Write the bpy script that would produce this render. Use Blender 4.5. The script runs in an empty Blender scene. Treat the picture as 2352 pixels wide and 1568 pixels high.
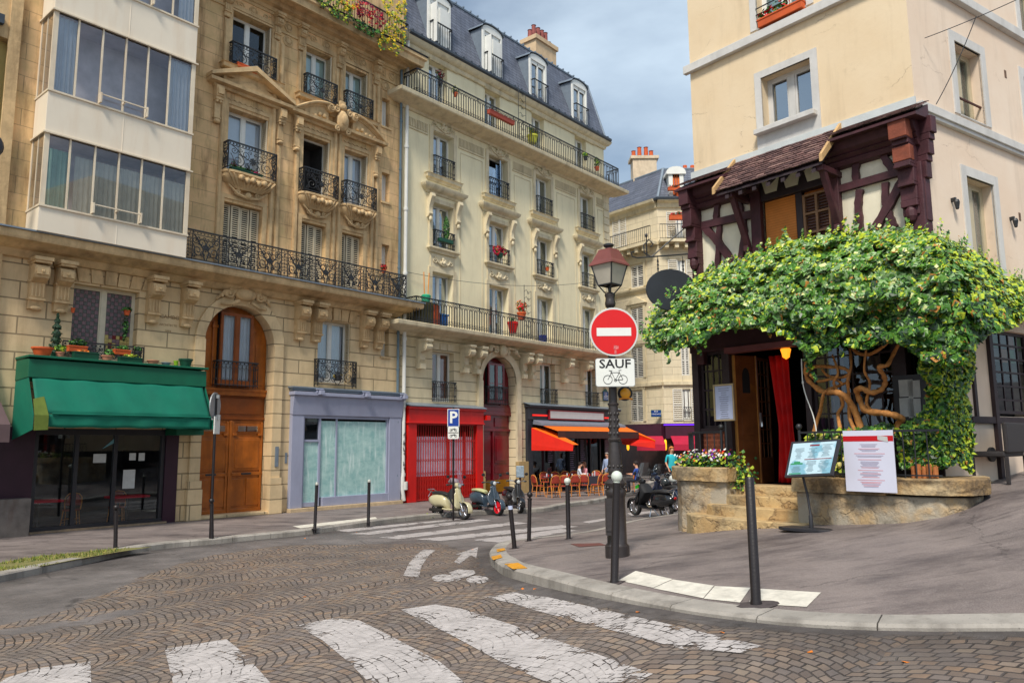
import bpy, bmesh, math, random
from mathutils import Vector, Matrix, noise
from mathutils.geometry import delaunay_2d_cdt
random.seed(7)
PI=math.pi
sc=bpy.context.scene
# ---------------------------------------------------------------- camera
FPX=1740.0; DV=FPX*FPX/237.0; CAMZ=2.15
_up=Vector((-0.0077*DV,DV,-FPX)).normalized()
_fy=Vector((0,0,-1)); _fy=(_fy-_up*_fy.dot(_up)).normalized()
_fx=_fy.cross(_up)
RC=Matrix((_fx,_fy,_up))            # camera axes -> world
cd=bpy.data.cameras.new('camera'); cam=bpy.data.objects.new('camera',cd); sc.collection.objects.link(cam)
cd.sensor_width=36; cd.lens=36*FPX/2352; cd.clip_start=.1; cd.clip_end=2000
cam.matrix_world=Matrix.Translation((0,0,CAMZ))@RC.to_4x4(); sc.camera=cam
# ---------------------------------------------------------------- world, sun, exposure
SUN_EL,SUN_AZ=math.radians(52),math.radians(196)      # azimuth of the sun, clockwise from +Y
w=bpy.data.worlds.new('World'); sc.world=w; w.use_nodes=True
nt=w.node_tree; nt.nodes.clear()
N=nt.nodes.new
out=N('ShaderNodeOutputWorld'); bg=N('ShaderNodeBackground'); sky=N('ShaderNodeTexSky')
sky.sky_type='NISHITA'; sky.sun_disc=False; sky.sun_elevation=SUN_EL; sky.sun_rotation=SUN_AZ
sky.air_density=1.3; sky.dust_density=1.5
tc=N('ShaderNodeTexCoord'); mp=N('ShaderNodeMapping'); mp.inputs['Scale'].default_value=(1.0,1.0,2.6); mp.inputs['Location'].default_value=(3.1,.4,.2)
nz=N('ShaderNodeTexNoise'); nz.inputs['Scale'].default_value=1.6; nz.inputs['Detail'].default_value=7; nz.inputs['Roughness'].default_value=.52
rp=N('ShaderNodeValToRGB'); rp.color_ramp.elements[0].position=.42; rp.color_ramp.elements[0].color=(.22,.22,.22,1); rp.color_ramp.elements[1].position=.62; rp.color_ramp.elements[1].color=(.93,.93,.93,1)
mx=N('ShaderNodeMix'); mx.data_type='RGBA'; mx.inputs[7].default_value=(6.2,7.5,8.8,1)
L=nt.links.new
L(tc.outputs['Generated'],mp.inputs['Vector']); L(mp.outputs[0],nz.inputs['Vector']); L(nz.outputs['Fac'],rp.inputs[0])
L(rp.outputs[0],mx.inputs[0]); L(sky.outputs[0],mx.inputs[6]); L(mx.outputs[2],bg.inputs['Color']); bg.inputs['Strength'].default_value=.092; L(bg.outputs[0],out.inputs[0])
sd=bpy.data.lights.new('sun','SUN'); sd.energy=3.1; sd.angle=math.radians(12); sd.color=(1,.93,.82)
so=bpy.data.objects.new('sun',sd); sc.collection.objects.link(so)
_sv=Vector((math.sin(SUN_AZ)*math.cos(SUN_EL),math.cos(SUN_AZ)*math.cos(SUN_EL),math.sin(SUN_EL)))
so.rotation_euler=_sv.to_track_quat('Z','Y').to_euler()
vs=sc.view_settings; vs.view_transform='Standard'; vs.look='None'; vs.exposure=0.31; vs.gamma=1; vs.use_curve_mapping=False
sc.cycles.max_bounces=5; sc.cycles.diffuse_bounces=3; sc.cycles.glossy_bounces=3; sc.cycles.transparent_max_bounces=10; sc.cycles.transmission_bounces=2
sc.cycles.caustics_reflective=False; sc.cycles.caustics_refractive=False; sc.cycles.use_denoising=True
# ---------------------------------------------------------------- pixel <-> place helpers (2352x1568 photo frame)
def ray(px,py): return RC@Vector((px-1176,784-py,-FPX))
def sp(s,w=1.5): return w*math.log(1+math.exp(min(s/w,40)))
def sst(a,b,x): t=max(0,min(1,(x-a)/(b-a))); return t*t*(3-2*t)
def g(X,Y):
    X=min(X,26); c=3.7-.75*max(0,Y-12-.35*max(0,X-3)); return .11*sp(X+c)+.035*max(0,X-3.2)+.2*sst(5.0,6.6,X)*sst(7,10,Y)
def drop(X,Y):
    a=max(0,min(1,(X-.2)/1.2)); b=max(0,min(1,(10.5-Y)/1.5)); return .13-.085*a*b
def road(X,Y): return g(X,Y)-drop(X,Y)
def G(px,py,fn=g,dz=0):
    d=ray(px,py); z=0
    for i in range(70):
        t=(z-CAMZ)/d.z; X,Y=d.x*t,d.y*t
        if t<0: return Vector((d.x,d.y,0))*50
        z=.5*z+.5*(fn(X,Y)+dz)
    return Vector((X,Y,z))
def pt(px,py,Y):
    d=ray(px,py); k=Y/d.y; return Vector((d.x*k,Y,CAMZ+d.z*k))
class Fr:
    def __init__(s,ox,oy,ang):
        a=math.radians(ang); s.o=Vector((ox,oy,0)); s.x=Vector((math.sin(a),math.cos(a),0)); s.y=Vector((-s.x.y,s.x.x,0))
        s.M=Matrix(((s.x.x,s.y.x,0,ox),(s.x.y,s.y.y,0,oy),(0,0,1,0),(0,0,0,1)))
    def at(s,px,py,n=0):
        d=ray(px,py); C=Vector((0,0,CAMZ)); k=((s.o-C).dot(s.y)+n)/d.dot(s.y); P=C+d*k
        return (P-s.o).dot(s.x),P.z
    def loc(s,P): P=Vector(P)-s.o; return Vector((P.dot(s.x),P.dot(s.y),P.z))
    def W(s,x,y,z): return s.M@Vector((x,y,z))
# ---------------------------------------------------------------- object helpers
COL=sc.collection
def lin(c):
    c=c/255.0; return c/12.92 if c<=.04045 else ((c+.055)/1.055)**2.4
def S(r,g_,b,k=1.0): return (min(lin(r)*k,.9),min(lin(g_)*k,.9),min(lin(b)*k,.9))
def thing(name,label,cat,M=None,group=None,loc=None,rz=0):
    o=bpy.data.objects.new(name,None); COL.objects.link(o); o.empty_display_size=.2
    if M is not None: o.matrix_world=M
    elif loc is not None: o.location=loc; o.rotation_euler=(0,0,rz)
    return tag(o,label,cat,group)
def tag(o,label,cat,group=None):
    o['label']=label; o['category']=cat
    if group: o['group']=group
    return o
def struct(o,kind='structure'): o['kind']=kind; return o
def copy_tree(o,parent=None):
    c=o.copy(); COL.objects.link(c); c.parent=parent
    for ch in list(o.children): copy_tree(ch,c)
    return c
def rotz(a): return Matrix.Rotation(a,4,'Z')
class MB:
    def __init__(s,T=None): s.v=[];s.f=[];s.m=[];s.T=T;s.mi=0
    def add(s,vs,fs):
        b=len(s.v)
        if s.T is not None: vs=[s.T@Vector(v) for v in vs]
        s.v+= [tuple(v) for v in vs]; s.f+=[tuple(b+i for i in f) for f in fs]; s.m+=[s.mi]*len(fs); return s
    def box(s,x0,x1,y0,y1,z0,z1):
        if x0>x1:x0,x1=x1,x0
        if y0>y1:y0,y1=y1,y0
        if z0>z1:z0,z1=z1,z0
        return s.add([(x0,y0,z0),(x1,y0,z0),(x1,y1,z0),(x0,y1,z0),(x0,y0,z1),(x1,y0,z1),(x1,y1,z1),(x0,y1,z1)],
            [(0,3,2,1),(4,5,6,7),(0,1,5,4),(1,2,6,5),(2,3,7,6),(3,0,4,7)])
    def prism(s,poly,a0,a1,ax='x'):
        n=len(poly)
        f={'x':lambda a,p:(a,p[0],p[1]),'y':lambda a,p:(p[0],a,p[1]),'z':lambda a,p:(p[0],p[1],a)}[ax]
        return s.add([f(a0,p) for p in poly]+[f(a1,p) for p in poly],[tuple(range(n)),tuple(range(2*n-1,n-1,-1))]+[((i+1)%n,i,n+i,n+(i+1)%n) for i in range(n)])
    def quad(s,a,b,c,d): return s.add([a,b,c,d],[(0,1,2,3)])
    def tube(s,pts,r,n=6,cap=True):
        P=[Vector(p) for p in pts]; m=len(P); vs=[];fs=[]
        rs=r if isinstance(r,(list,tuple)) else [r]*m
        prev=None
        for i in range(m):
            t=(P[min(i+1,m-1)]-P[max(i-1,0)])
            if t.length<1e-9: t=Vector((0,0,1))
            t.normalize()
            if prev is None: prev=t.orthogonal().normalized()
            u=prev-t*prev.dot(t)
            if u.length<1e-6: u=t.orthogonal()
            u.normalize(); prev=u; w_=t.cross(u)
            for k in range(n):
                a=2*PI*k/n; vs.append(P[i]+(u*math.cos(a)+w_*math.sin(a))*rs[i])
        for i in range(m-1):
            for k in range(n): k2=(k+1)%n; fs.append((i*n+k,i*n+k2,(i+1)*n+k2,(i+1)*n+k))
        if cap and n>2: fs.append(tuple(range(n-1,-1,-1))); fs.append(tuple((m-1)*n+k for k in range(n)))
        return s.add(vs,fs)
    def lathe(s,prof,c=(0,0,0),n=16,ax='z',ang=0,sc_=(1,1)):
        vs=[];fs=[];m=len(prof)
        for (r,h) in prof:
            for k in range(n):
                a=2*PI*k/n+ang; x,y=r*math.cos(a)*sc_[0],r*math.sin(a)*sc_[1]
                p={'z':(x,y,h),'y':(x,h,y),'x':(h,x,y)}[ax]; vs.append((c[0]+p[0],c[1]+p[1],c[2]+p[2]))
        for i in range(m-1):
            for k in range(n): k2=(k+1)%n; fs.append((i*n+k,i*n+k2,(i+1)*n+k2,(i+1)*n+k))
        fs.append(tuple(range(n-1,-1,-1))); fs.append(tuple((m-1)*n+k for k in range(n)))
        return s.add(vs,fs)
    def sph(s,c,r,n=10,m=7,sc_=(1,1,1)):
        pr=[(math.sin(PI*i/m)*r,-math.cos(PI*i/m)*r) for i in range(m+1)]
        vs=[];fs=[]
        for (a,h) in pr:
            for k in range(n):
                t=2*PI*k/n; vs.append((c[0]+a*math.cos(t)*sc_[0],c[1]+a*math.sin(t)*sc_[1],c[2]+h*sc_[2]))
        for i in range(m):
            for k in range(n): k2=(k+1)%n; fs.append((i*n+k,i*n+k2,(i+1)*n+k2,(i+1)*n+k))
        return s.add(vs,fs)
    def loft(s,secs,n=12,p=2.4):
        """sections (centre, halfU, halfV, Uvec, Vvec)"""
        vs=[];fs=[]
        for (c,a,b,U,V) in secs:
            c=Vector(c);U=Vector(U);V=Vector(V)
            for k in range(n):
                t=2*PI*k/n; ct,st=math.cos(t),math.sin(t)
                vs.append(c+U*(a*math.copysign(abs(ct)**(2/p),ct))+V*(b*math.copysign(abs(st)**(2/p),st)))
        m=len(secs)
        for i in range(m-1):
            for k in range(n): k2=(k+1)%n; fs.append((i*n+k,i*n+k2,(i+1)*n+k2,(i+1)*n+k))
        fs.append(tuple(range(n-1,-1,-1))); fs.append(tuple((m-1)*n+k for k in range(n)))
        return s.add(vs,fs)
    def grid(s,fn,nu,nv):
        vs=[fn(i/nu,j/nv) for i in range(nu+1) for j in range(nv+1)]
        return s.add(vs,[(i*(nv+1)+j,(i+1)*(nv+1)+j,(i+1)*(nv+1)+j+1,i*(nv+1)+j+1) for i in range(nu) for j in range(nv)])
    def build(s,name,mats,parent=None,smooth=False,label=None,weld=False,recalc=True,bev=0,thick=0):
        me=bpy.data.meshes.new(name); me.from_pydata(s.v,[],s.f)
        if not isinstance(mats,(list,tuple)): mats=[mats]
        for m in mats: me.materials.append(m)
        if any(s.m): me.polygons.foreach_set('material_index',s.m)
        if recalc or weld:
            b=bmesh.new(); b.from_mesh(me)
            if weld: bmesh.ops.remove_doubles(b,verts=b.verts,dist=1e-4)
            if recalc: bmesh.ops.recalc_face_normals(b,faces=b.faces)
            b.to_mesh(me); b.free()
        if smooth:
            me.polygons.foreach_set('use_smooth',[True]*len(me.polygons))
            me.set_sharp_from_angle(angle=math.radians(smooth if smooth>1 else 45))
        me.update()
        o=bpy.data.objects.new(name,me); COL.objects.link(o)
        if parent is not None: o.parent=parent
        if label: o['label']=label
        if bev:
            md=o.modifiers.new('bevel','BEVEL'); md.width=bev; md.segments=2; md.limit_method='ANGLE'
        if thick:
            md=o.modifiers.new('solid','SOLIDIFY'); md.thickness=thick; md.offset=0
        return o
# ---------------------------------------------------------------- materials
MATS={}
def M(name,col,rough=.6,var=.12,scale=4.0,bump=.15,bscale=40,metal=0,spec=.4,joint=None,stain=0,stainc=None,emit=None,blotch=None,coat=0,shift=0):
    if name in MATS: return MATS[name]
    m=bpy.data.materials.new(name); m.use_nodes=True; t=m.node_tree; n=t.nodes; n.clear(); L=t.links.new
    o=n.new('ShaderNodeOutputMaterial'); b=n.new('ShaderNodeBsdfPrincipled'); L(b.outputs[0],o.inputs[0])
    tc=n.new('ShaderNodeTexCoord'); v=tc.outputs['Object']
    def mix(f,a,c,bt='MIX'):
        x=n.new('ShaderNodeMix'); x.data_type='RGBA'; x.blend_type=bt
        for i,val in ((0,f),(6,a),(7,c)):
            if hasattr(val,'is_output'): L(val,x.inputs[i])
            else: x.inputs[i].default_value=val if i==0 else (*val[:3],1)
        return x.outputs[2]
    def noi(sc,det=4,vec=None,ro=.6):
        q=n.new('ShaderNodeTexNoise'); q.inputs['Scale'].default_value=sc; q.inputs['Detail'].default_value=det; q.inputs['Roughness'].default_value=ro
        L(vec or v,q.inputs['Vector']); return q.outputs['Fac']
    def ramp(f,a,c):
        r=n.new('ShaderNodeMapRange'); r.inputs[1].default_value=a; r.inputs[2].default_value=c; L(f,r.inputs[0]); return r.outputs[0]
    lo=[c*(1-var) for c in col]; hi=[min(c*(1+var),.95) for c in col]
    if shift: hi[0]=min(hi[0]*(1+shift),.95); lo[2]*=(1-shift); 
    c=mix(ramp(noi(scale),.3,.7),lo,hi)
    hgt=None
    if joint:
        bw,bh,mo,dk=joint[:4]
        s_=n.new('ShaderNodeSeparateXYZ'); L(v,s_.inputs[0]); a=n.new('ShaderNodeMath'); a.operation='ADD'; L(s_.outputs[0],a.inputs[0]); L(s_.outputs[1],a.inputs[1])
        cb=n.new('ShaderNodeCombineXYZ'); L(a.outputs[0],cb.inputs[0]); L(s_.outputs[2],cb.inputs[1])
        br=n.new('ShaderNodeTexBrick'); br.inputs['Scale'].default_value=1; br.inputs['Brick Width'].default_value=bw; br.inputs['Row Height'].default_value=bh
        br.inputs['Mortar Size'].default_value=mo; br.inputs['Mortar Smooth'].default_value=.3; br.inputs['Color1'].default_value=(.82,.82,.82,1); br.inputs['Color2'].default_value=(1.12,1.1,1.05,1); br.inputs['Mortar'].default_value=(1,1,1,1)
        L(cb.outputs[0],br.inputs['Vector'])
        tint=joint[4] if len(joint)>4 else .6
        c=mix(tint,c,br.outputs['Color'],'MULTIPLY')
        c=mix(br.outputs['Fac'],c,[x*dk for x in col]); hgt=br.outputs['Fac']
    if stain:
        mp=n.new('ShaderNodeMapping'); mp.inputs['Scale'].default_value=(2.2,2.2,.35); L(v,mp.inputs[0])
        f=ramp(noi(1.3,6,mp.outputs[0],.65),.48,.72); q=n.new('ShaderNodeMath'); q.operation='MULTIPLY'; q.inputs[1].default_value=stain; L(f,q.inputs[0])
        c=mix(q.outputs[0],c,stainc or [x*.45 for x in col])
    if blotch:
        f=ramp(noi(blotch[0],5),blotch[1],blotch[1]+.06); c=mix(f,c,blotch[2])
    L(c,b.inputs['Base Color']); b.inputs['Roughness'].default_value=rough; b.inputs['Metallic'].default_value=metal; b.inputs['Specular IOR Level'].default_value=spec
    if coat: b.inputs['Coat Weight'].default_value=coat; b.inputs['Coat Roughness'].default_value=.12
    if emit: b.inputs['Emission Color'].default_value=(*emit[0],1); b.inputs['Emission Strength'].default_value=emit[1]
    last=None
    if bump:
        bp=n.new('ShaderNodeBump'); bp.inputs['Strength'].default_value=bump; bp.inputs['Distance'].default_value=.01; L(noi(bscale,5),bp.inputs['Height']); last=bp.outputs[0]
    if hgt is not None:
        bp=n.new('ShaderNodeBump'); bp.inputs['Strength'].default_value=.8; bp.inputs['Distance'].default_value=.02; bp.invert=True; L(hgt,bp.inputs['Height'])
        if last is not None: L(last,bp.inputs['Normal'])
        last=bp.outputs[0]
    if last is not None: L(last,b.inputs['Normal'])
    MATS[name]=m; return m
def glass(name,col=(.8,.9,.95),refl=.16,tint=(1,1,1),rough=.02):
    if name in MATS: return MATS[name]
    m=bpy.data.materials.new(name); m.use_nodes=True; t=m.node_tree; n=t.nodes; n.clear(); L=t.links.new
    o=n.new('ShaderNodeOutputMaterial'); tr=n.new('ShaderNodeBsdfTransparent'); gl=n.new('ShaderNodeBsdfGlossy'); mx=n.new('ShaderNodeMixShader'); lw=n.new('ShaderNodeLayerWeight')
    tr.inputs[0].default_value=(*tint,1); gl.inputs[0].default_value=(*col,1); gl.inputs['Roughness'].default_value=rough
    r=n.new('ShaderNodeMapRange'); r.inputs[3].default_value=refl; r.inputs[4].default_value=.85; lw.inputs[0].default_value=.25
    L(lw.outputs['Fresnel'],r.inputs[0]); L(r.outputs[0],mx.inputs[0]); L(tr.outputs[0],mx.inputs[1]); L(gl.outputs[0],mx.inputs[2]); L(mx.outputs[0],o.inputs[0])
    MATS[name]=m; return m
# stone, render, wood, metal
stoneA=M('sandstone',S(214,184,138),.85,.16,1.2,.5,26,stain=.9,stainc=S(124,92,60),joint=(1.9,.46,.008,.62,.4),shift=.1)
stoneAs=M('sandstone_carved',S(206,176,132),.85,.2,3,.9,18,stain=.5,stainc=S(110,82,54))
stoneG=M('sandstone_rusticated',S(222,196,154),.85,.14,1.2,.4,26,stain=.35,stainc=S(140,110,76),joint=(1.3,.46,.020,.42,.4))
creamB=M('cream_render',S(238,226,190),.85,.06,.8,.2,20,stain=.28,stainc=S(176,160,124))
creamS=M('cream_stone_trim',S(218,204,172),.85,.1,3,.4,24,stain=.5,stainc=S(140,126,98))
creamR=M('cream_stone_grooved',S(224,208,172),.85,.08,1,.2,20,joint=(30,.40,.018,.4,.1),stain=.3,stainc=S(150,136,104))
creamC=M('far_cream_stone',S(222,208,178),.85,.08,1,.2,20,joint=(1.2,.45,.02,.82,.15),stain=.25,stainc=S(165,150,120))
bayW=M('bay_enamel_panel',S(232,220,200),.45,.04,.7,.05,10,stain=.22,stainc=S(200,165,125))
bayF=M('bay_frame_paint',S(222,208,184),.5,.06,3,.05,20,stain=.3,stainc=S(170,130,90))
iron=M('black_iron',(.018,.02,.024),.45,.2,20,.2,60,spec=.5)
ironB=M('bollard_paint',(.014,.010,.011),.4,.2,12,.25,50,spec=.5)
slate=M('slate_roof',S(98,104,120),.55,.18,2,.25,20,joint=(.30,.20,.012,.35,.9),stain=.3,stainc=S(70,72,80))
zinc=M('zinc',S(128,140,152),.4,.12,4,.15,20,metal=.3)
whiteP=M('white_paint',S(230,230,224),.45,.05,3,.08,30,stain=.1)
greyP=M('lavender_grey_paint',S(156,160,182),.45,.05,1.5,.06,20,stain=.2,stainc=S(110,112,130))
darkP=M('dark_shopfront_paint',(.028,.028,.034),.4,.15,4,.08,30)
plum=M('plum_shop_paint',S(52,26,42),.4,.15,3,.1,20,blotch=(9,.74,S(160,150,160)))
oak=M('varnished_oak',S(168,92,26),.35,.22,3,.2,30,stain=.5,stainc=S(96,46,12),coat=.3)
oakD=M('varnished_oak_dark',S(132,66,18),.35,.2,3,.2,30,coat=.3)
redP=M('bright_red_paint',S(206,22,14),.4,.1,2,.06,30,stain=.2,stainc=S(140,10,8))
maroon=M('maroon_door_paint',S(118,8,26),.3,.12,2,.06,30,coat=.4)
teal=M('green_awning_cloth',S(0,106,84),.75,.14,1.3,.25,60,stain=.3,stainc=S(0,90,80))
tealD=M('green_awning_box',S(4,92,66),.55,.1,2,.15,40,stain=.2)
olive=M('faded_green_patch',S(96,112,42),.8,.2,3,.2,50)
orangeC=M('orange_awning_cloth',S(240,112,14),.7,.08,2,.2,60)
redC=M('red_awning_cloth',S(222,34,14),.7,.1,2,.2,60)
brownC=M('brown_awning_cloth',S(66,42,40),.8,.1,2,.2,60)
tile=M('plain_tile_roof',S(112,84,82),.8,.22,5,.5,30,joint=(.16,.11,.008,.4,1.0),blotch=(22,.70,S(190,175,165)))
timber=M('dark_plum_timber',S(74,40,46),.6,.3,5,.5,30,stain=.3,stainc=S(44,18,22))
timberO=M('weathered_corbel',S(128,66,46),.65,.35,5,.5,30)
timberDk=M('dark_frame_timber',S(52,40,44),.55,.25,4,.3,30)
plaster=M('infill_plaster',S(232,224,200),.85,.08,2,.4,14,stain=.3,stainc=S(168,158,126))
pubW=M('pub_render',S(230,208,172),.88,.07,.9,.3,9,stain=.3,stainc=S(190,166,118))
pubP=M('pub_render_side',S(234,212,188),.88,.06,.9,.25,9,stain=.2,stainc=S(205,176,140))
pubT=M('pub_trim_white',S(206,204,200),.8,.08,3,.35,18,stain=.35,stainc=S(150,148,144))
rubble=M('planter_rubble_stone',S(186,160,122),.9,.3,2.2,1.0,9,stain=.6,stainc=S(104,90,72),blotch=(1.7,.60,S(140,138,132)))
stepM=M('worn_step_stone',S(180,148,100),.9,.32,5,1.0,14,stain=.4,stainc=S(96,78,54))
brickM=M('old_brick',S(168,96,70),.9,.25,8,.6,40,joint=(.24,.085,.02,1.5,1.0))
terra=M('terracotta',S(206,92,44),.7,.15,5,.15,30)
terraP=M('pale_terracotta',S(196,130,104),.75,.15,5,.15,30)
greenPl=M('green_plastic',S(18,74,54),.5,.1,5,.05,30)
curtW=M('white_net_curtain',S(222,226,226),.9,.06,3,.1,60)
curtB=M('pale_blue_curtain',S(206,218,232),.9,.06,3,.1,60)
curtG=M('pale_green_blind',S(176,206,200),.9,.06,2,.1,40)
curtR=M('red_brown_curtain',S(150,54,34),.9,.1,3,.1,60)
redCur=M('red_velvet_curtain',S(196,16,16),.7,.2,4,.2,50)
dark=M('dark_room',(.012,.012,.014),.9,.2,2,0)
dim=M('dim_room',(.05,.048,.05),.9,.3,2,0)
shutM=M('cream_shutter',S(206,192,164),.6,.08,4,.1,30)
shutW=M('white_shutter',S(218,214,204),.6,.06,4,.1,30)
GL=glass('window_glass'); GLd=glass('dark_glass',(.6,.68,.75),.10,(.75,.8,.82)); GLs=glass('sky_glass',(.8,.9,1),.38,(.8,.85,.9)); GLc=glass('clear_glass',(.9,.95,1),.05,(.95,.97,.97))
chrome=M('chrome',(.6,.6,.62),.12,.05,5,0,metal=1)
rubber=M('tyre_rubber',(.02,.02,.021),.7,.2,20,.2,60)

def nodemat(name):
    m=bpy.data.materials.new(name); m.use_nodes=True; t=m.node_tree; t.nodes.clear(); return m,t,t.nodes.new,t.links.new
class NB:
    """tiny node builder"""
    def __init__(s,name): s.m,s.t,s.n,s.L=nodemat(name)
    def set(s,sock,val):
        if hasattr(val,'is_output'): s.L(val,sock)
        elif isinstance(val,(tuple,list)) and len(val)==3 and sock.type=='RGBA': sock.default_value=(*val,1)
        else: sock.default_value=val
    def math(s,op,a,b=0,c=None):
        x=s.n('ShaderNodeMath'); x.operation=op; s.set(x.inputs[0],a); s.set(x.inputs[1],b)
        if c is not None: s.set(x.inputs[2],c)
        return x.outputs[0]
    def mix(s,f,a,b,bt='MIX'):
        x=s.n('ShaderNodeMix'); x.data_type='RGBA'; x.blend_type=bt; s.set(x.inputs[0],f); s.set(x.inputs[6],a); s.set(x.inputs[7],b); return x.outputs[2]
    def rng(s,f,a,b,c=0,d=1):
        x=s.n('ShaderNodeMapRange'); s.set(x.inputs[0],f)
        for i,q in zip((1,2,3,4),(a,b,c,d)): x.inputs[i].default_value=q
        return x.outputs[0]
    def noise(s,v,sc,det=4,ro=.6,out='Fac'):
        x=s.n('ShaderNodeTexNoise'); x.inputs['Scale'].default_value=sc; x.inputs['Detail'].default_value=det; x.inputs['Roughness'].default_value=ro; s.L(v,x.inputs['Vector']); return x.outputs[out]
    def map(s,v,loc=(0,0,0),rot=(0,0,0),sc=(1,1,1)):
        x=s.n('ShaderNodeMapping'); x.inputs['Location'].default_value=loc; x.inputs['Rotation'].default_value=rot; x.inputs['Scale'].default_value=sc; s.L(v,x.inputs[0]); return x.outputs[0]
    def bump(s,h,st,di,nrm=None):
        x=s.n('ShaderNodeBump'); s.set(x.inputs['Strength'],st); x.inputs['Distance'].default_value=di; s.L(h,x.inputs['Height'])
        if nrm is not None: s.L(nrm,x.inputs['Normal'])
        return x.outputs[0]
    def bsdf(s,col,rough,nrm=None,spec=.4):
        b=s.n('ShaderNodeBsdfPrincipled'); s.set(b.inputs['Base Color'],col); s.set(b.inputs['Roughness'],rough); b.inputs['Specular IOR Level'].default_value=spec
        if nrm is not None: s.L(nrm,b.inputs['Normal'])
        return b.outputs[0]
    def out(s,sh):
        o=s.n('ShaderNodeOutputMaterial'); s.L(sh,o.inputs[0]); return s.m
def plaster_mat(name,base,pale,seed):
    b=NB(name); tc=b.n('ShaderNodeTexCoord'); v=b.map(tc.outputs['Object'],loc=(seed,seed*1.7,seed))
    c=b.mix(b.rng(b.noise(v,.7,5),.3,.7),base,pale)
    c=b.mix(b.math('MULTIPLY',b.rng(b.noise(b.map(v,sc=(2.5,2.5,.3)),1.1,6,.7),.52,.75),.4),c,[x*.62 for x in base])
    c=b.mix(b.math('MULTIPLY',b.rng(b.noise(v,2.3,7,.75),.60,.70),.35),c,[x*.72 for x in base])
    vo=b.n('ShaderNodeTexVoronoi'); vo.feature='DISTANCE_TO_EDGE'; vo.inputs['Scale'].default_value=.62
    wv=b.n('ShaderNodeVectorMath'); wv.operation='MULTIPLY_ADD'; b.L(b.noise(v,2.2,5,.7,'Color'),wv.inputs[0]); wv.inputs[1].default_value=(.5,.5,.5); b.L(b.map(v,sc=(.7,.7,1.5)),wv.inputs[2]); b.L(wv.outputs[0],vo.inputs['Vector'])
    ck=b.math('MULTIPLY',b.rng(vo.outputs[0],.0,.004,1,0),b.rng(b.noise(v,.9,3),.54,.60))
    c=b.mix(b.math('MULTIPLY',ck,.5),c,[x*.3 for x in base])
    n=b.bump(b.noise(v,9,5),.3,.01); n=b.bump(b.math('SUBTRACT',1,ck),.5,.01,n)
    m=b.out(b.bsdf(c,.88,n)); MATS[name]=m; return m
def rubble_mat(name,c1,c2,patch,sc_=2.3,joint=S(96,84,66),pf=.56):
    b=NB(name); tc=b.n('ShaderNodeTexCoord'); v=tc.outputs['Object']
    wv=b.n('ShaderNodeVectorMath'); wv.operation='MULTIPLY_ADD'; b.L(b.noise(v,3,4,.6,'Color'),wv.inputs[0]); wv.inputs[1].default_value=(.5,.5,.5); b.L(b.map(v,sc=(.75,.75,1.4)),wv.inputs[2])
    e=b.n('ShaderNodeTexVoronoi'); e.feature='DISTANCE_TO_EDGE'; e.inputs['Scale'].default_value=sc_; b.L(wv.outputs[0],e.inputs['Vector'])
    q=b.n('ShaderNodeTexVoronoi'); q.inputs['Scale'].default_value=sc_; b.L(wv.outputs[0],q.inputs['Vector'])
    c=b.mix(b.rng(q.outputs['Color'],.2,.8),c1,c2); c=b.mix(b.rng(b.noise(v,6,6,.7),.35,.7),c,b.mix(.45,c,joint))
    jf=b.rng(e.outputs[0],.004,.05,.7,0); c=b.mix(jf,c,joint)
    pm=b.rng(b.noise(v,1.5,6,.62),pf-.05,pf+.10); c=b.mix(pm,c,b.mix(b.noise(v,4,4),patch,[x*.7 for x in patch]))
    c=b.mix(b.math('MULTIPLY',b.rng(b.noise(b.map(v,loc=(4,1,2)),1.5,6,.72),.49,.62),.7),c,S(70,62,56))
    h=b.math('MULTIPLY',b.math('SUBTRACT',1,jf),b.math('SUBTRACT',1,pm)); n=b.bump(b.noise(v,16,6,.7),.8,.02); n=b.bump(h,.6,.03,n)
    m=b.out(b.bsdf(c,.9,n)); MATS[name]=m; return m

pubW=plaster_mat('pub_plaster',S(222,198,162),S(232,212,180),3); pubP=plaster_mat('pub_plaster_side',S(226,202,178),S(234,216,196),11)
rubble=rubble_mat('rubble_render',S(206,178,136),S(184,154,112),S(184,174,156),1.9,S(140,122,96),.47); stepM=rubble_mat('old_step_stone',S(206,176,126),S(184,150,102),S(200,176,134),2.2,S(134,108,78),.5)
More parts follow.
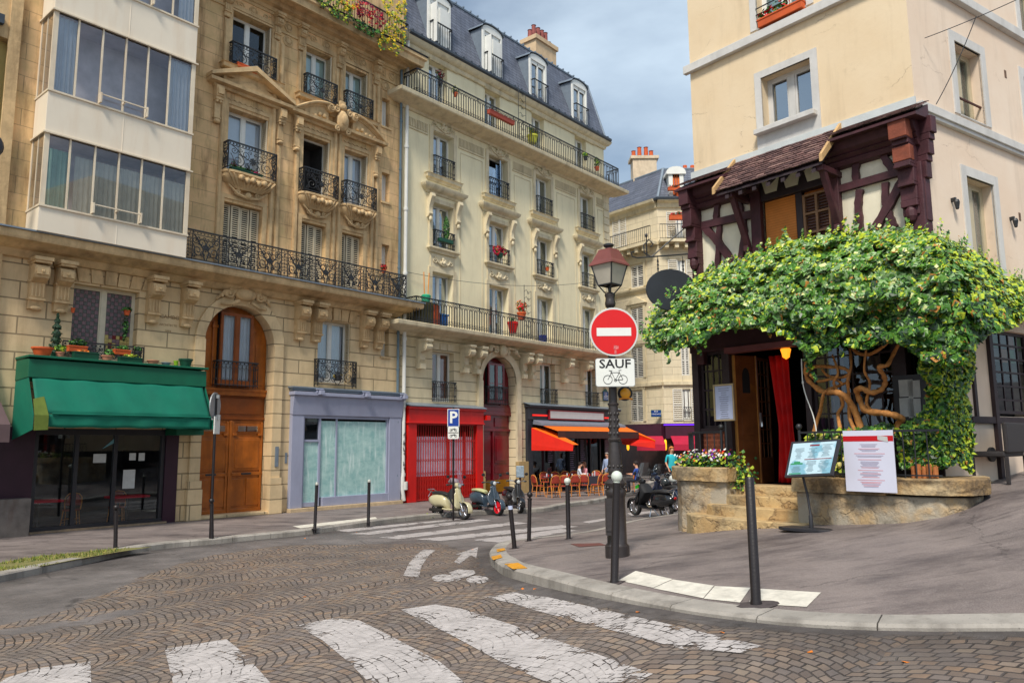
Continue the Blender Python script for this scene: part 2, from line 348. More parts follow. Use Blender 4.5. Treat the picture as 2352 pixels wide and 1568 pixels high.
# ---------------------------------------------------------------- ground
def cobble_field(b,v):
    """segmental-arc paving: returns joint factor, per-stone colour, height"""
    vr=b.map(v,rot=(0,0,math.radians(-38)))
    wob=b.noise(v,.9,2,.5,'Color'); 
    va=b.n('ShaderNodeVectorMath'); va.operation='MULTIPLY_ADD'; b.L(wob,va.inputs[0]); va.inputs[1].default_value=(.34,.34,0); b.L(vr,va.inputs[2])
    sx=b.n('ShaderNodeSeparateXYZ'); b.L(va.outputs[0],sx.inputs[0]); u,w_=sx.outputs[1],sx.outputs[0]
    Wd=1.5
    k=b.math('FLOOR',b.math('DIVIDE',u,Wd)); uu=b.math('SUBTRACT',u,b.math('MULTIPLY',b.math('ADD',k,.5),Wd))
    arc=b.math('SQRT',b.math('SUBTRACT',2.1,b.math('MULTIPLY',uu,uu)))
    vv=b.math('SUBTRACT',w_,arc)
    ang=b.math('MULTIPLY',b.math('ARCSINE',b.math('DIVIDE',uu,1.45)),1.46)
    cb=b.n('ShaderNodeCombineXYZ'); b.L(b.math('ADD',ang,b.math('MULTIPLY',k,3.7)),cb.inputs[0]); b.L(vv,cb.inputs[1])
    fine=b.noise(v,7,2,.5,'Color')
    vb=b.n('ShaderNodeVectorMath'); vb.operation='MULTIPLY_ADD'; b.L(fine,vb.inputs[0]); vb.inputs[1].default_value=(.036,.036,0); b.L(cb.outputs[0],vb.inputs[2])
    br=b.n('ShaderNodeTexBrick'); br.offset=.5
    for q,x in (('Scale',1),('Brick Width',.124),('Row Height',.100),('Mortar Size',.0105),('Mortar Smooth',.6),('Bias',0)): br.inputs[q].default_value=x
    br.inputs['Color1'].default_value=(0,0,0,1); br.inputs['Color2'].default_value=(1,1,1,1); br.inputs['Mortar'].default_value=(.5,.5,.5,1)
    b.L(vb.outputs[0],br.inputs['Vector'])
    return br.outputs['Fac'],br.outputs['Color']
def make_road():
    b=NB('cobbled_road'); tc=b.n('ShaderNodeTexCoord'); v=tc.outputs['Object']
    fac,col=cobble_field(b,v)
    cr=b.n('ShaderNodeValToRGB'); b.L(col,cr.inputs[0]); e=cr.color_ramp.elements
    e[0].position=0; e[0].color=(*S(104,88,78),1); e[1].position=1; e[1].color=(*S(152,136,122),1)
    for p_,c_ in ((.25,S(134,118,106)),(.5,S(120,110,106)),(.7,S(146,130,114)),(.85,S(146,120,98))):
        q=e.new(p_); q.color=(*c_,1)
    st=b.mix(b.rng(b.noise(v,1.1,4),.35,.7),cr.outputs[0],b.mix(.5,cr.outputs[0],S(128,120,116)))
    st=b.mix(b.math('MULTIPLY',fac,b.rng(b.noise(v,2.1,3),.3,.62,.5,.95)),st,S(50,44,41))
    # asphalt where the attribute says so, edge broken up by noise
    at=b.n('ShaderNodeAttribute'); at.attribute_name='asphalt'
    am=b.math('ADD',at.outputs['Fac'],b.math('MULTIPLY',b.math('SUBTRACT',b.noise(v,1.6,6,.65),.5),.8))
    am=b.rng(am,.46,.56)
    av=b.rng(b.noise(v,1.2,6,.65),.3,.72); asp=b.mix(av,S(84,80,80),S(128,120,118))
    asp=b.mix(b.rng(b.noise(v,120,2),.45,.75),asp,b.mix(.5,asp,S(150,145,140)))
    vo=b.n('ShaderNodeTexVoronoi'); vo.feature='DISTANCE_TO_EDGE'; vo.inputs['Scale'].default_value=.45; b.L(b.map(v,sc=(1,1.3,1)),vo.inputs['Vector'])
    ck=b.rng(b.math('ADD',vo.outputs[0],b.math('MULTIPLY',b.noise(v,5,4),.05)),.022,.03,1,0)
    asp=b.mix(b.math('MULTIPLY',ck,.6),asp,S(34,32,32))
    st=b.mix(b.math('MULTIPLY',b.rng(b.noise(b.map(v,loc=(9,3,0)),.8,6,.7),.55,.68),.5),st,S(112,106,102))
    c=b.mix(am,st,asp)
    ag=b.n('ShaderNodeAttribute'); ag.attribute_name='grime_shade'
    c=b.mix(b.math('MULTIPLY',ag.outputs['Fac'],b.rng(b.noise(v,4,5,.7),.3,.7,.35,.85)),c,S(44,40,38))
    c=b.mix(b.math('MULTIPLY',b.rng(b.noise(v,.55,6,.7),.46,.72),.6),c,S(66,60,58))
    rz=b.rng(b.noise(v,3,4),.3,.7,.45,.72)
    h=b.math('MULTIPLY',b.math('SUBTRACT',1,fac),b.math('SUBTRACT',1,am))
    h=b.math('ADD',h,b.math('MULTIPLY',col,.25))
    n1=b.bump(b.noise(v,55,4),.35,.01); n2=b.bump(h,.75,.02,n1)
    return b.out(b.bsdf(c,rz,n2))
def make_paint(name,col,cut,k=.35,cobbly=.6,sc_=3.0,under=None):
    b=NB(name); tc=b.n('ShaderNodeTexCoord'); v=tc.outputs['Object']
    fac,cc=cobble_field(b,v)
    at=b.n('ShaderNodeAttribute'); at.attribute_name='edge'
    nz_=b.math('ADD',b.math('MULTIPLY',b.noise(v,sc_,7,.72),.75),b.math('MULTIPLY',b.noise(v,26,3,.6),.25))
    wear=b.math('ADD',nz_,b.math('MULTIPLY',b.math('SUBTRACT',1,at.outputs['Fac']),k))
    wear=b.math('ADD',wear,b.math('MULTIPLY',fac,.15*cobbly))
    al=b.rng(wear,cut,cut+.03,1,0)
    c=b.mix(b.rng(b.noise(v,5,6,.7),.35,.72),col,[x*.62 for x in col]); c=b.mix(b.math('MULTIPLY',fac,.35*cobbly),c,S(80,74,70))
    n1=b.bump(b.noise(v,40,4),.3,.01); n2=b.bump(b.math('SUBTRACT',1,fac),.35*cobbly,.015,n1)
    tr=b.n('ShaderNodeBsdfTransparent'); mx=b.n('ShaderNodeMixShader'); b.L(al,mx.inputs[0]); b.L(tr.outputs[0],mx.inputs[1]); b.L(b.bsdf(c,.65,n2),mx.inputs[2])
    return b.out(mx.outputs[0])
def make_pave():
    b=NB('pavement_asphalt'); tc=b.n('ShaderNodeTexCoord'); v=tc.outputs['Object']
    c=b.mix(b.rng(b.noise(v,.8,6,.65),.3,.72),S(98,88,87),S(140,127,123))
    c=b.mix(b.rng(b.noise(v,95,3),.42,.72),c,b.mix(.5,c,S(176,168,160)))
    f=b.rng(b.noise(b.map(v,sc=(1,2.2,1),rot=(0,0,.4)),.55,7,.72),.47,.66); c=b.mix(b.math('MULTIPLY',f,.7),c,S(62,55,58))
    f=b.rng(b.noise(b.map(v,sc=(.6,5,1),rot=(0,0,.25)),1.1,6,.7),.58,.66); c=b.mix(b.math('MULTIPLY',f,.5),c,S(56,50,52))
    vo=b.n('ShaderNodeTexVoronoi'); vo.feature='DISTANCE_TO_EDGE'; vo.inputs['Scale'].default_value=.33; wv=b.n('ShaderNodeVectorMath'); wv.operation='MULTIPLY_ADD'; b.L(b.noise(v,1.7,6,.7,'Color'),wv.inputs[0]); wv.inputs[1].default_value=(.8,.8,.8); b.L(v,wv.inputs[2]); b.L(wv.outputs[0],vo.inputs['Vector'])
    ck=b.math('MULTIPLY',b.rng(vo.outputs[0],.0,.006,1,0),b.rng(b.noise(v,.7,3),.45,.52)); c=b.mix(b.math('MULTIPLY',ck,.7),c,S(46,42,42))
    gum=b.n('ShaderNodeTexVoronoi'); gum.inputs['Scale'].default_value=2.6; b.L(v,gum.inputs['Vector']); c=b.mix(b.math('MULTIPLY',b.rng(gum.outputs['Distance'],.045,.055,1,0),.5),c,S(92,86,84))
    n=b.bump(b.noise(v,70,4),.45,.008); n=b.bump(b.noise(v,2.5,4),.5,.03,n)
    return b.out(b.bsdf(c,b.rng(b.noise(v,1.4,5),.3,.7,.5,.78),n))
roadM=make_road(); paveM=make_pave()
kerbM=M('granite_kerb',S(160,154,146),.8,.25,1.3,.5,50,stain=.8,stainc=S(104,98,92),blotch=(70,.63,S(110,106,104)))
# road sheet
road_cob=[(-60,1500),(-60,1446),(60,1425),(170,1392),(330,1322),(470,1278),(640,1252),(1000,1246),(1090,1268),(1112,1322),(1230,1368),(1380,1398),(1560,1430),(1760,1452),(2420,1462)]
poly_c=[G(x,y,road) for x,y in road_cob]; poly_c=[(p.x,p.y) for p in poly_c]
def inside(p,poly):
    x,y=p; r=False; n=len(poly)
    for i in range(n):
        x1,y1=poly[i];x2,y2=poly[(i+1)%n]
        if (y1>y)!=(y2>y) and x<(x2-x1)*(y-y1)/(y2-y1)+x1: r=not r
    return r
def dseg(p,a,b_):
    ax,ay=a;bx,by=b_;dx,dy=bx-ax,by-ay;t=max(0,min(1,((p[0]-ax)*dx+(p[1]-ay)*dy)/(dx*dx+dy*dy+1e-9)))
    return math.hypot(p[0]-ax-dx*t,p[1]-ay-dy*t)
poly_c2=poly_c+[(6,-2),(-20,-2)]
def axis(lo,hi,fl,fh,st,far):
    a=[lo+i*far for i in range(int((fl-lo)/far))]+[fl+i*st for i in range(int((fh-fl)/st)+1)]; x=a[-1]
    while x<hi: x+=far; a.append(x)
    return a
xs=axis(-324,324,-24,14,.34,15); ys=axis(-40,400,-4,34,.34,12)
mb=MB(); vs_=[(x,y,road(x,y)) for x in xs for y in ys]; ny=len(ys)
mb.add(vs_,[(i*ny+j,(i+1)*ny+j,(i+1)*ny+j+1,i*ny+j+1) for i in range(len(xs)-1) for j in range(ny-1)])
ro=struct(mb.build('road',roadM,recalc=False,smooth=80))
at=ro.data.attributes.new('asphalt','FLOAT','POINT')
val=[]
patch=[G(x,y,road) for x,y in((0,1440),(150,1425),(330,1395),(400,1378),(340,1405),(160,1440),(0,1462))]; patch=[(p.x,p.y) for p in patch]
for (x,y,z) in vs_:
    if not(-26<x<16 and -5<y<40): val.append(1.0); continue
    d=min(dseg((x,y),poly_c2[i],poly_c2[(i+1)%len(poly_c2)]) for i in range(len(poly_c2)))
    s_=-d if inside((x,y),poly_c2) else d
    a=.5+s_*1.3
    dp=min(dseg((x,y),patch[i],patch[(i+1)%len(patch)]) for i in range(len(patch)))
    dp=dp if inside((x,y),patch) else -dp
    a=max(a,.5+dp*.8)
    val.append(max(0,min(1,a)))
at.data.foreach_set('value',val)
def sheet(name,poly,hf,off,mat,step=.3,kind='structure',edge=True,parent=None):
    P=[Vector((p[0],p[1])) for p in poly]; n=len(P)
    # densify the border
    B=[]
    for i in range(n):
        a,b_=P[i],P[(i+1)%n]; k=max(1,int((b_-a).length/step))
        B+=[a.lerp(b_,j/k) for j in range(k)]
    lo=(min(p.x for p in B),min(p.y for p in B)); hi=(max(p.x for p in B),max(p.y for p in B))
    Bt=[tuple(p) for p in B]; I=[]
    i=lo[0]
    while i<hi[0]:
        j=lo[1]
        while j<hi[1]:
            q=(i+.01,j+.013)
            if inside(q,Bt) and min((Vector(q)-p).length for p in B)>step*.45: I.append(Vector(q))
            j+=step
        i+=step
    V,E_,F_,*_=delaunay_2d_cdt(B+I,[],[list(range(len(B)))],1,1e-5)
    m=MB(); m.add([(p.x,p.y,hf(p.x,p.y)+off) for p in V],[tuple(f) for f in F_])
    for k,f in enumerate(m.f):
        a,b_,c=[m.v[q] for q in f[:3]]
        if (b_[0]-a[0])*(c[1]-a[1])-(b_[1]-a[1])*(c[0]-a[0])<0: m.f[k]=tuple(reversed(f))
    o=m.build(name,mat,parent,recalc=False,smooth=80)
    if kind: struct(o,kind)
    if edge:
        a=o.data.attributes.new('edge','FLOAT','POINT'); nb=len(Bt)
        vals=[]
        for p in V:
            d=min(dseg((p.x,p.y),Bt[i],Bt[(i+1)%nb]) for i in range(nb)); vals.append(min(1,d/.18))
        a.data.foreach_set('value',vals)
    return o
def gpx(pts,fn=road): 
    r=[G(x,y,fn) for x,y in pts]; return [(p.x,p.y) for p in r]
def resample(P,step):
    P=[Vector(p) for p in P]; out_=[P[0]]; acc=0
    for a,b_ in zip(P,P[1:]):
        L_=(b_-a).length; t=step-acc
        while t<=L_: out_.append(a.lerp(b_,t/L_)); t+=step
        acc=(acc+L_)%step if L_>=0 else acc
        acc=L_-(t-step)
    out_.append(P[-1]); return out_
def smooth_path(P,it=2):
    P=[Vector(p) for p in P]
    for _ in range(it):
        Q=[P[0]]
        for a,b_ in zip(P,P[1:]): Q+=[a.lerp(b_,.25),a.lerp(b_,.75)]
        P=Q+[P[-1]]
    return P
def kerb(name,path,side,wid,label=None):
    """path = road-side edge; side=+1 stones lie to the left of the travel direction"""
    R=resample(path,.25); m=MB(); n=len(R)
    def nrm(i): t=(R[min(i+1,n-1)]-R[max(i-1,0)]).normalized(); return Vector((-t.y,t.x))*side
    i=0
    while i<n-1:
        j=min(i+4,n-1); idx=list(range(i,j+1)); vs=[]
        for q,k in enumerate(idx):
            p=R[k].copy(); t=(R[min(k+1,n-1)]-R[max(k-1,0)]).normalized()
            if q==0: p+=t*.006
            if q==len(idx)-1: p-=t*.006
            nn=nrm(k); a=p; b1=p+nn*.025; c=p+nn*wid; z=g(a.x,a.y)
            dz=.004*math.sin(i*1.7)
            vs+=[(a.x,a.y,road(a.x,a.y)-.05),(a.x,a.y,z-.02+dz),(b1.x,b1.y,z+.006+dz),(c.x,c.y,g(c.x,c.y)+.006+dz),(c.x,c.y,g(c.x,c.y)-.1)]
        fs=[]
        for q in range(len(idx)-1):
            for r in range(4): fs.append((q*5+r,(q+1)*5+r,(q+1)*5+r+1,q*5+r+1))
        fs+=[(4,3,2,1,0),tuple((len(idx)-1)*5+r for r in range(5))]
        m.add(vs,fs); i=j
    struct(m.build(name,kerbM,smooth=35)); return [R[k]+nrm(k)*wid for k in range(n)]
# right-hand pavement with its rounded corner
kr=gpx([(1640,1176),(1556,1190),(1446,1205),(1356,1233),(1274,1243),(1205,1250),(1150,1256),(1126,1272),(1123,1294),(1145,1318),(1190,1332),(1246,1346),(1370,1373),(1557,1407),(1788,1436),(1976,1447),(2180,1449),(2352,1449)])
d_=(Vector(kr[-1])-Vector(kr[-3])).normalized(); kr.append(tuple(Vector(kr[-1])+d_*6)); kr.append(tuple(Vector(kr[-1])+d_*18))
krS=smooth_path(kr,2); inR=kerb('kerb',krS,1,.30)
A_=G(915,1155); FA=Fr(A_.x,A_.y,40.16)
_d=ray(1760,1107); _T=Vector((0,0,CAMZ))+_d*(13.2/_d.y); LF=Fr(_T.x,_T.y,180-39.3)      # street front of the pub
_c=LF.W(2.89,0,0); RF=Fr(_c.x,_c.y,56.97)                                                     # its side wall, up the hill
pin=[(LF.W(-1.6,6,0)),(LF.W(-1.6,.3,0)),LF.W(2.6,.3,0),RF.W(.2,.4,0),RF.W(40,.4,0)]
pin=[(p.x,p.y) for p in pin]
inner=[tuple(p) for p in inR]
struct(sheet('pavement',inner+pin[::-1],g,.0,paveM,.45,edge=False))
KPATHS=[krS]
# left-hand pavement along the shops
kl=gpx([(-260,1395),(0,1337),(98,1316),(195,1296),(293,1272),(391,1257),(488,1250),(576,1240),(708,1228),(806,1213),(928,1196),(1080,1182),(1234,1176),(1265,1172),(1300,1163),(1395,1151)])
kl.insert(0,tuple(Vector(kl[0])+(Vector(kl[0])-Vector(kl[1])).normalized()*14))
e1=FA.W(17.3,-2.2,0); e2=FA.W(18.0,3,0); e3=FA.W(18,40,0)
kl+= [(e1.x,e1.y),(e2.x,e2.y),(e3.x,e3.y)]
klS=smooth_path(kl,2); KPATHS.append(klS); inL=kerb('kerb',klS,1,.28)
bl=[FA.W(15.2,40,0),FA.W(15.2,.3,0),FA.W(-45,.3,0)]
struct(sheet('pavement',[tuple(p) for p in inL]+[(p.x,p.y) for p in bl],g,0,paveM,.6,edge=False))
ga=ro.data.attributes.new('grime_shade','FLOAT','POINT'); gv=[]  # gutter dirt, doubling as contact shade painted along the kerb foot
for (x,y,z) in vs_:
    if not(-16<x<12 and 0<y<34): gv.append(0.0); continue
    d=min(min(dseg((x,y),K[i],K[i+1]) for i in range(len(K)-1)) for K in KPATHS); gv.append(math.exp(-(d/.42)**2))
ga.data.foreach_set('value',gv)
# grass strip between the two kerbs on the left
gp=gpx([(-40,1342),(0,1312),(98,1300),(180,1284),(270,1268),(350,1256),(300,1258),(244,1262),(98,1276),(0,1292),(-40,1300)],g)
grassM=M('verge_soil',S(120,116,70),.95,.3,9,.6,30)
gs=sheet('grass_verge',gp,g,.007,grassM,.2,edge=False)
def leafset(name,pts,cols,parent,size,flat=.3,asp=1.25,wt=None):
    """pts: (pos, normal, scale); one bent leaf per point"""
    m=MB(); nc=len(cols)
    for (p,nn,s_) in pts:
        nn=Vector(nn)+Vector((random.uniform(-1,1),random.uniform(-1,1),random.uniform(-1,1)))*flat
        if nn.length<1e-3: nn=Vector((0,0,1))
        nn.normalize(); u=nn.orthogonal().normalized(); a=random.uniform(0,2*PI); u=(Matrix.Rotation(a,3,nn)@u); v=nn.cross(u)
        r=size*s_*.5; p=Vector(p); m.mi=random.randrange(nc) if wt is None else random.choices(range(nc),wt(p))[0]
        m.add([p-v*r*asp,p+u*r-nn*r*.25,p+v*r*.35+u*r*.75-nn*r*.2,p+v*r*asp-nn*r*.1,p+v*r*.35-u*r*.75-nn*r*.2,p-u*r-nn*r*.25],[(0,1,2,3),(0,3,4,5)])
    return m.build(name,cols,parent,recalc=False)
gr1=M('grass_green',S(120,140,40),.8,.25,20,0); gr2=M('grass_dry',S(160,150,80),.8,.25,20,0); gr3=M('grass_dark',S(70,96,34),.8,.2,20,0)
m=MB(); gl=[tuple(q) for q in gp]
for _ in range(5200):
    x=random.uniform(min(q[0] for q in gl),max(q[0] for q in gl)); y=random.uniform(min(q[1] for q in gl),max(q[1] for q in gl))
    if not inside((x,y),gl) or noise.noise(Vector((x*1.2,y*1.2,0)))<-.12: continue
    h=random.uniform(.02,.07); a=random.uniform(0,2*PI); m.mi=random.randrange(3); z=g(x,y)+.005
    m.add([(x-.008*math.cos(a),y-.008*math.sin(a),z),(x+.008*math.cos(a),y+.008*math.sin(a),z),(x+random.uniform(-.03,.03),y+random.uniform(-.03,.03),z+h)],[(0,1,2)])
tag(m.build('grass',[gr1,gr2,gr3],recalc=False),'patchy yellow green grass in the strip between kerbstones by the green awning','grass')['kind']='stuff'
# painted markings
pw=make_paint('crossing_paint',S(196,189,186),.615,.085); pf=make_paint('far_crossing_paint',S(186,179,177),.62,.09,0,2.2); py_=make_paint('yellow_kerb_paint',S(226,158,40),.66,.12,0)
pt_=make_paint('tactile_strip_paint',S(232,226,212),.70,.08,0,6)
near=[[(-40,1590),(20,1555),(90,1534),(208,1519),(214,1700),(-60,1700)],
 [(378,1490),(520,1468),(560,1500),(650,1600),(760,1700),(430,1700)],
 [(680,1436),(765,1420),(826,1425),(900,1462),(1010,1520),(1130,1620),(1220,1720),(1010,1720),(880,1600),(800,1520),(740,1470)],
 [(920,1400),(1000,1388),(1060,1398),(1180,1436),(1330,1488),(1500,1548),(1460,1568),(1400,1600),(1290,1580),(1150,1520),(1030,1455)],
 [(1112,1372),(1180,1360),(1260,1372),(1420,1408),(1560,1440),(1750,1484),(1700,1500),(1570,1492),(1460,1462),(1300,1420),(1180,1386)]]
for q in near: sheet('zebra_stripe',gpx(q),road,.006,pw,.18)
far=[[(800,1226),(1100,1192),(1130,1194),(850,1228)],[(870,1234),(1180,1198),(1215,1201),(915,1238)],[(955,1238),(1290,1205),(1330,1209),(1010,1242)],[(1085,1240),(1230,1222),(1290,1214),(1325,1218),(1190,1240),(1150,1246)],
 [(760,1218),(1060,1190),(1085,1190),(800,1221)]]
for q in far: sheet('zebra_stripe',gpx(q),road,.006,pf,.4)
sheet('bend_line',gpx([(972,1262),(1001,1263),(985,1275),(968,1300),(962,1326),(926,1322),(938,1295),(955,1275)]),road,.006,pw,.12)
sheet('direction_arrow',gpx([(1042,1291),(1060,1272),(1044,1274),(1098,1256),(1094,1281),(1082,1275),(1056,1294)]),road,.006,pw,.12)
def discs(name,c,rx,ry,m_,w_=None,n=18,k=1):
    o=[(c[0]+rx*math.cos(2*PI*i/n),c[1]+ry*math.sin(2*PI*i/n)) for i in range(n)]
    return sheet(name,gpx(o),road,.006,m_,.1)
discs('bicycle_marking',(1019,1328),27,9,pw); discs('bicycle_marking',(1097,1331),26,9,pw)
sheet('bicycle_marking',gpx([(1030,1316),(1052,1308),(1088,1310),(1092,1318),(1066,1328),(1048,1336),(1040,1324)]),road,.009,pw,.1)
sheet('parking_line',gpx([(1338,1198),(1390,1190),(1400,1193),(1350,1202)]),road,.006,pf,.2)
sheet('parking_line',gpx([(1440,1178),(1500,1172),(1508,1176),(1450,1184)]),road,.006,pf,.2)
for q in ([(1128,1279),(1150,1274),(1154,1281),(1132,1287)],[(1158,1296),(1190,1293),(1212,1306),(1178,1308)],[(1140,1262),(1158,1259),(1162,1264),(1142,1268)]):
    sheet('yellow_kerb_mark',gpx(q,g),g,.012,py_,.1)
for q in ([(1420,1333),(1460,1311),(1545,1330),(1500,1350)],[(1500,1351),(1546,1331),(1640,1345),(1615,1374)],[(1616,1375),(1642,1346),(1724,1350),(1700,1384)],[(1718,1386),(1742,1352),(1886,1361),(1853,1394)]):
    sheet('tactile_strip',gpx(q,g),g,.006,pt_,.15)
sheet('tactile_strip',gpx([(672,1208),(862,1187),(868,1192),(690,1213)],g),g,.006,pt_,.25)
sheet('tactile_strip',gpx([(1560,1218),(1590,1213),(1592,1217),(1562,1221)],g),g,.006,pf,.2)
mhM=M('rusty_cover',S(110,66,60),.6,.2,12,.5,60)
mh=sheet('utility_cover',gpx([(1310,1249),(1378,1247),(1392,1252),(1330,1256)],g),g,.007,mhM,.3,kind=None,edge=False); tag(mh,'reddish rectangular metal cover set into the corner pavement','cover')
# small litter: fallen leaves on the road
lf=M('fallen_leaf',S(214,120,40),.8,.3,30,0)
rr=random.Random(3); spots=[(x,y) for x,y in [(1352,1350),(1465,1405),(1200,1352),(700,1236),(820,1222),(1860,1497),(1900,1420),(1530,1398),(1085,1262),(640,1262),(560,1300),(1660,1452),(2080,1520),(700,1370),(1228,1352),(1318,1247)]]
patchM=M('bollard_base_patch',S(78,70,70),.9,.3,14,.6,60)
for (px,py,r_) in ((1741,1388,.17),(1411,1338,.13),(1182,1259,.10),(1215,1242,.09),(1306,1237,.09),(723,1214,.1),(846,1200,.1)):
    c=G(px,py); rp_=random.Random(px); sheet('asphalt_patch',[(c.x+r_*rp_.uniform(.7,1.25)*math.cos(2*PI*i/14),c.y+r_*rp_.uniform(.7,1.25)*math.sin(2*PI*i/14)) for i in range(14)],g,.009,patchM,.12,edge=False)
for i,(x,y) in enumerate(spots):
    p=G(x,y,road); p.z+=.008
    o=leafset('fallen_leaf',[((0,0,0),(0,0,1),1)],[lf],None,.05,.25); o.location=p; o.rotation_euler=(0,0,rr.uniform(0,6)); tag(o,'small orange fallen leaf lying on the street','leaf','fallen leaves on the street')
# ---------------------------------------------------------------- facade helpers (all in the facade's own frame: x along, y into the house, z up)
def arc_pts(xa,xb,zs,zt,n=16):
    c=(xa+xb)/2; r=(xb-xa)/2
    return [(c-r*math.cos(PI*i/n),zs+(zt-zs)*math.sin(PI*i/n)) for i in range(n+1)]
def wall(root,name,mat,x0,x1,z0,z1,ops,y=0,th=.3,label=None):
    """ops: (xa,xb,za,zb[,spring height of an arch])"""
    m=MB(); X=sorted({x0,x1,*[v for o in ops for v in o[:2] if x0<v<x1]}); Z=sorted({z0,z1,*[v for o in ops for v in o[2:4] if z0<v<z1]})
    for i in range(len(X)-1):
        for j in range(len(Z)-1):
            cx,cz=(X[i]+X[i+1])/2,(Z[j]+Z[j+1])/2
            if any(o[0]<cx<o[1] and o[2]<cz<o[3] for o in ops): continue
            m.quad((X[i],y,Z[j]),(X[i+1],y,Z[j]),(X[i+1],y,Z[j+1]),(X[i],y,Z[j+1]))
    for o in ops:
        xa,xb,za,zb=o[:4]
        if len(o)==5:
            zs=o[4]; A=arc_pts(xa,xb,zs,zb); n=len(A)
            for k in range(n-1):
                a,b=A[k],A[k+1]; m.quad((a[0],y,a[1]),(b[0],y,b[1]),(b[0],y,zb+1e-3),(a[0],y,zb+1e-3)); m.quad((a[0],y,a[1]),(a[0],y+th,a[1]),(b[0],y+th,b[1]),(b[0],y,b[1]))
            zt=zs
        else:
            zt=zb; m.quad((xa,y,zb),(xa,y+th,zb),(xb,y+th,zb),(xb,y,zb))
        m.quad((xa,y,za),(xa,y+th,za),(xa,y+th,zt),(xa,y,zt)); m.quad((xb,y,za),(xb,y,zt),(xb,y+th,zt),(xb,y+th,za)); m.quad((xa,y,za),(xb,y,za),(xb,y+th,za),(xa,y+th,za))
    return m.build(name,mat,root,recalc=False,label=label)
def curtain(par,x0,x1,y,z0,z1,mat,amp=.025,name='curtain',waves=None):
    wv=waves or max(2,(x1-x0)*9); n=int(max(8,(x1-x0)*50)); ph=random.uniform(0,6)
    m=MB(); m.grid(lambda u,v:(x0+(x1-x0)*u,y+amp*math.sin(u*wv*2*PI+ph+.8*math.sin(v*2))*(1.1-.4*v),z0+(z1-z0)*v),n,4)
    return m.build(name,mat,par,smooth=True,recalc=False)
def louvre(m,x0,x1,y,z0,z1,st=.055,th=.03):
    f=.055
    m.box(x0,x0+f,y,y+th,z0,z1); m.box(x1-f,x1,y,y+th,z0,z1)
    zm=(z0+z1)/2
    for z in (z0,zm-f/2,z1-f): m.box(x0+f,x1-f,y,y+th,z,z+f)
    for a,b in ((z0+f,zm-f/2),(zm+f/2,z1-f)):
        k=max(1,int((b-a)/st))
        for i in range(k):
            z=a+(b-a)*(i+.5)/k
            m.add([(x0+f,y+.004,z-.018),(x1-f,y+.004,z-.018),(x1-f,y+th-.004,z+.02),(x0+f,y+th-.004,z+.02)],[(0,1,2,3)])
def window(root,x0,x1,z0,z1,y=.28,frame=None,gl=None,cur=None,transom=None,shut=None,label=None,bars=0,open_=False,back=None,head=0,deep=.9):
    frame=frame or whiteP; gl=gl or GL
    m=MB(); f=.055; c=.035; xm=(x0+x1)/2
    if head: m.box(x0,x1,y+.01,y+.05,z1-head,z1); z1=z1-head
    m.box(x0,x0+f,y,y+.07,z0,z1); m.box(x1-f,x1,y,y+.07,z0,z1); m.box(x0+f,x1-f,y,y+.07,z1-f,z1); m.box(x0+f,x1-f,y,y+.07,z0,z0+f+.03)
    if not open_:
        m.box(xm-.06,xm+.06,y-.012,y+.06,z0+f,z1-f)
        for a,b in ((x0+f,xm-.06),(xm+.06,x1-f)):
            m.box(a,a+c,y+.005,y+.055,z0+f+.03,z1-f); m.box(b-c,b,y+.005,y+.055,z0+f+.03,z1-f); m.box(a+c,b-c,y+.005,y+.055,z1-f-c,z1-f); m.box(a+c,b-c,y+.005,y+.055,z0+f+.03,z0+f+.03+.09)
            for k in range(bars):
                zz=z0+(z1-z0)*(k+1)/(bars+1); m.box(a+c,b-c,y+.012,y+.04,zz-.015,zz+.015)
        if transom: m.box(x0+f,x1-f,y-.008,y+.064,transom-.04,transom+.04)
    w_=m.build('window',frame,root,label=label)
    if not open_:
        p=MB(); p.quad((x0+f,y+.03,z0+f),(x1-f,y+.03,z0+f),(x1-f,y+.03,z1-f),(x0+f,y+.03,z1-f)); p.build('pane',gl,w_,recalc=False)
    if cur:
        cm,mode=cur
        if mode=='full': curtain(w_,x0+f,x1-f,y+.14,z0+.03,z1-.03,cm)
        elif mode=='sides': curtain(w_,x0+f,x0+f+.3*(x1-x0),y+.14,z0+.03,z1-.03,cm); curtain(w_,x1-f-.3*(x1-x0),x1-f,y+.14,z0+.03,z1-.03,cm)
        elif mode=='left': curtain(w_,x0+f,x0+f+.5*(x1-x0),y+.14,z0+.03,z1-.03,cm)
        elif mode=='blind': m=MB(); m.quad((x0+f,y+.12,z0+.03),(x1-f,y+.12,z0+.03),(x1-f,y+.12,z1-.03),(x0+f,y+.12,z1-.03)); m.build('blind',cm,w_,recalc=False)
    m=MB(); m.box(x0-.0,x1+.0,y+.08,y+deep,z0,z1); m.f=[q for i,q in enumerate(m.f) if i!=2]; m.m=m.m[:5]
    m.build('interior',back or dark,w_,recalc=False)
    if shut:                 # folded shutters stacked in the reveal
        for sx,dx in ((x0+.004,.03),(x1-.034,.03)):
            m=MB()
            for k in range(int((z1-z0)/.06)):
                z=z0+.03+k*.06; m.box(sx+.004,sx+.026,y-.24,y-.02,z,z+.022)
            m.box(sx,sx+.03,y-.25,y-.21,z0,z1); m.box(sx,sx+.03,y-.05,y-.01,z0,z1); m.box(sx,sx+.03,y-.21,y-.05,z0,z0+.05); m.box(sx,sx+.03,y-.21,y-.05,z1-.05,z1)
            m.build('folded_shutter',shut,w_)
    return w_
def spiral(c,r,turns,d=1,a0=0,n=26,plane='xz',y=0,k=.12):
    P=[]
    for i in range(n+1):
        t=i/n; a=a0+d*turns*2*PI*t; q=r*(1-t*(1-k)); P.append((c[0]+q*math.cos(a),y,c[1]+q*math.sin(a)))
    return P
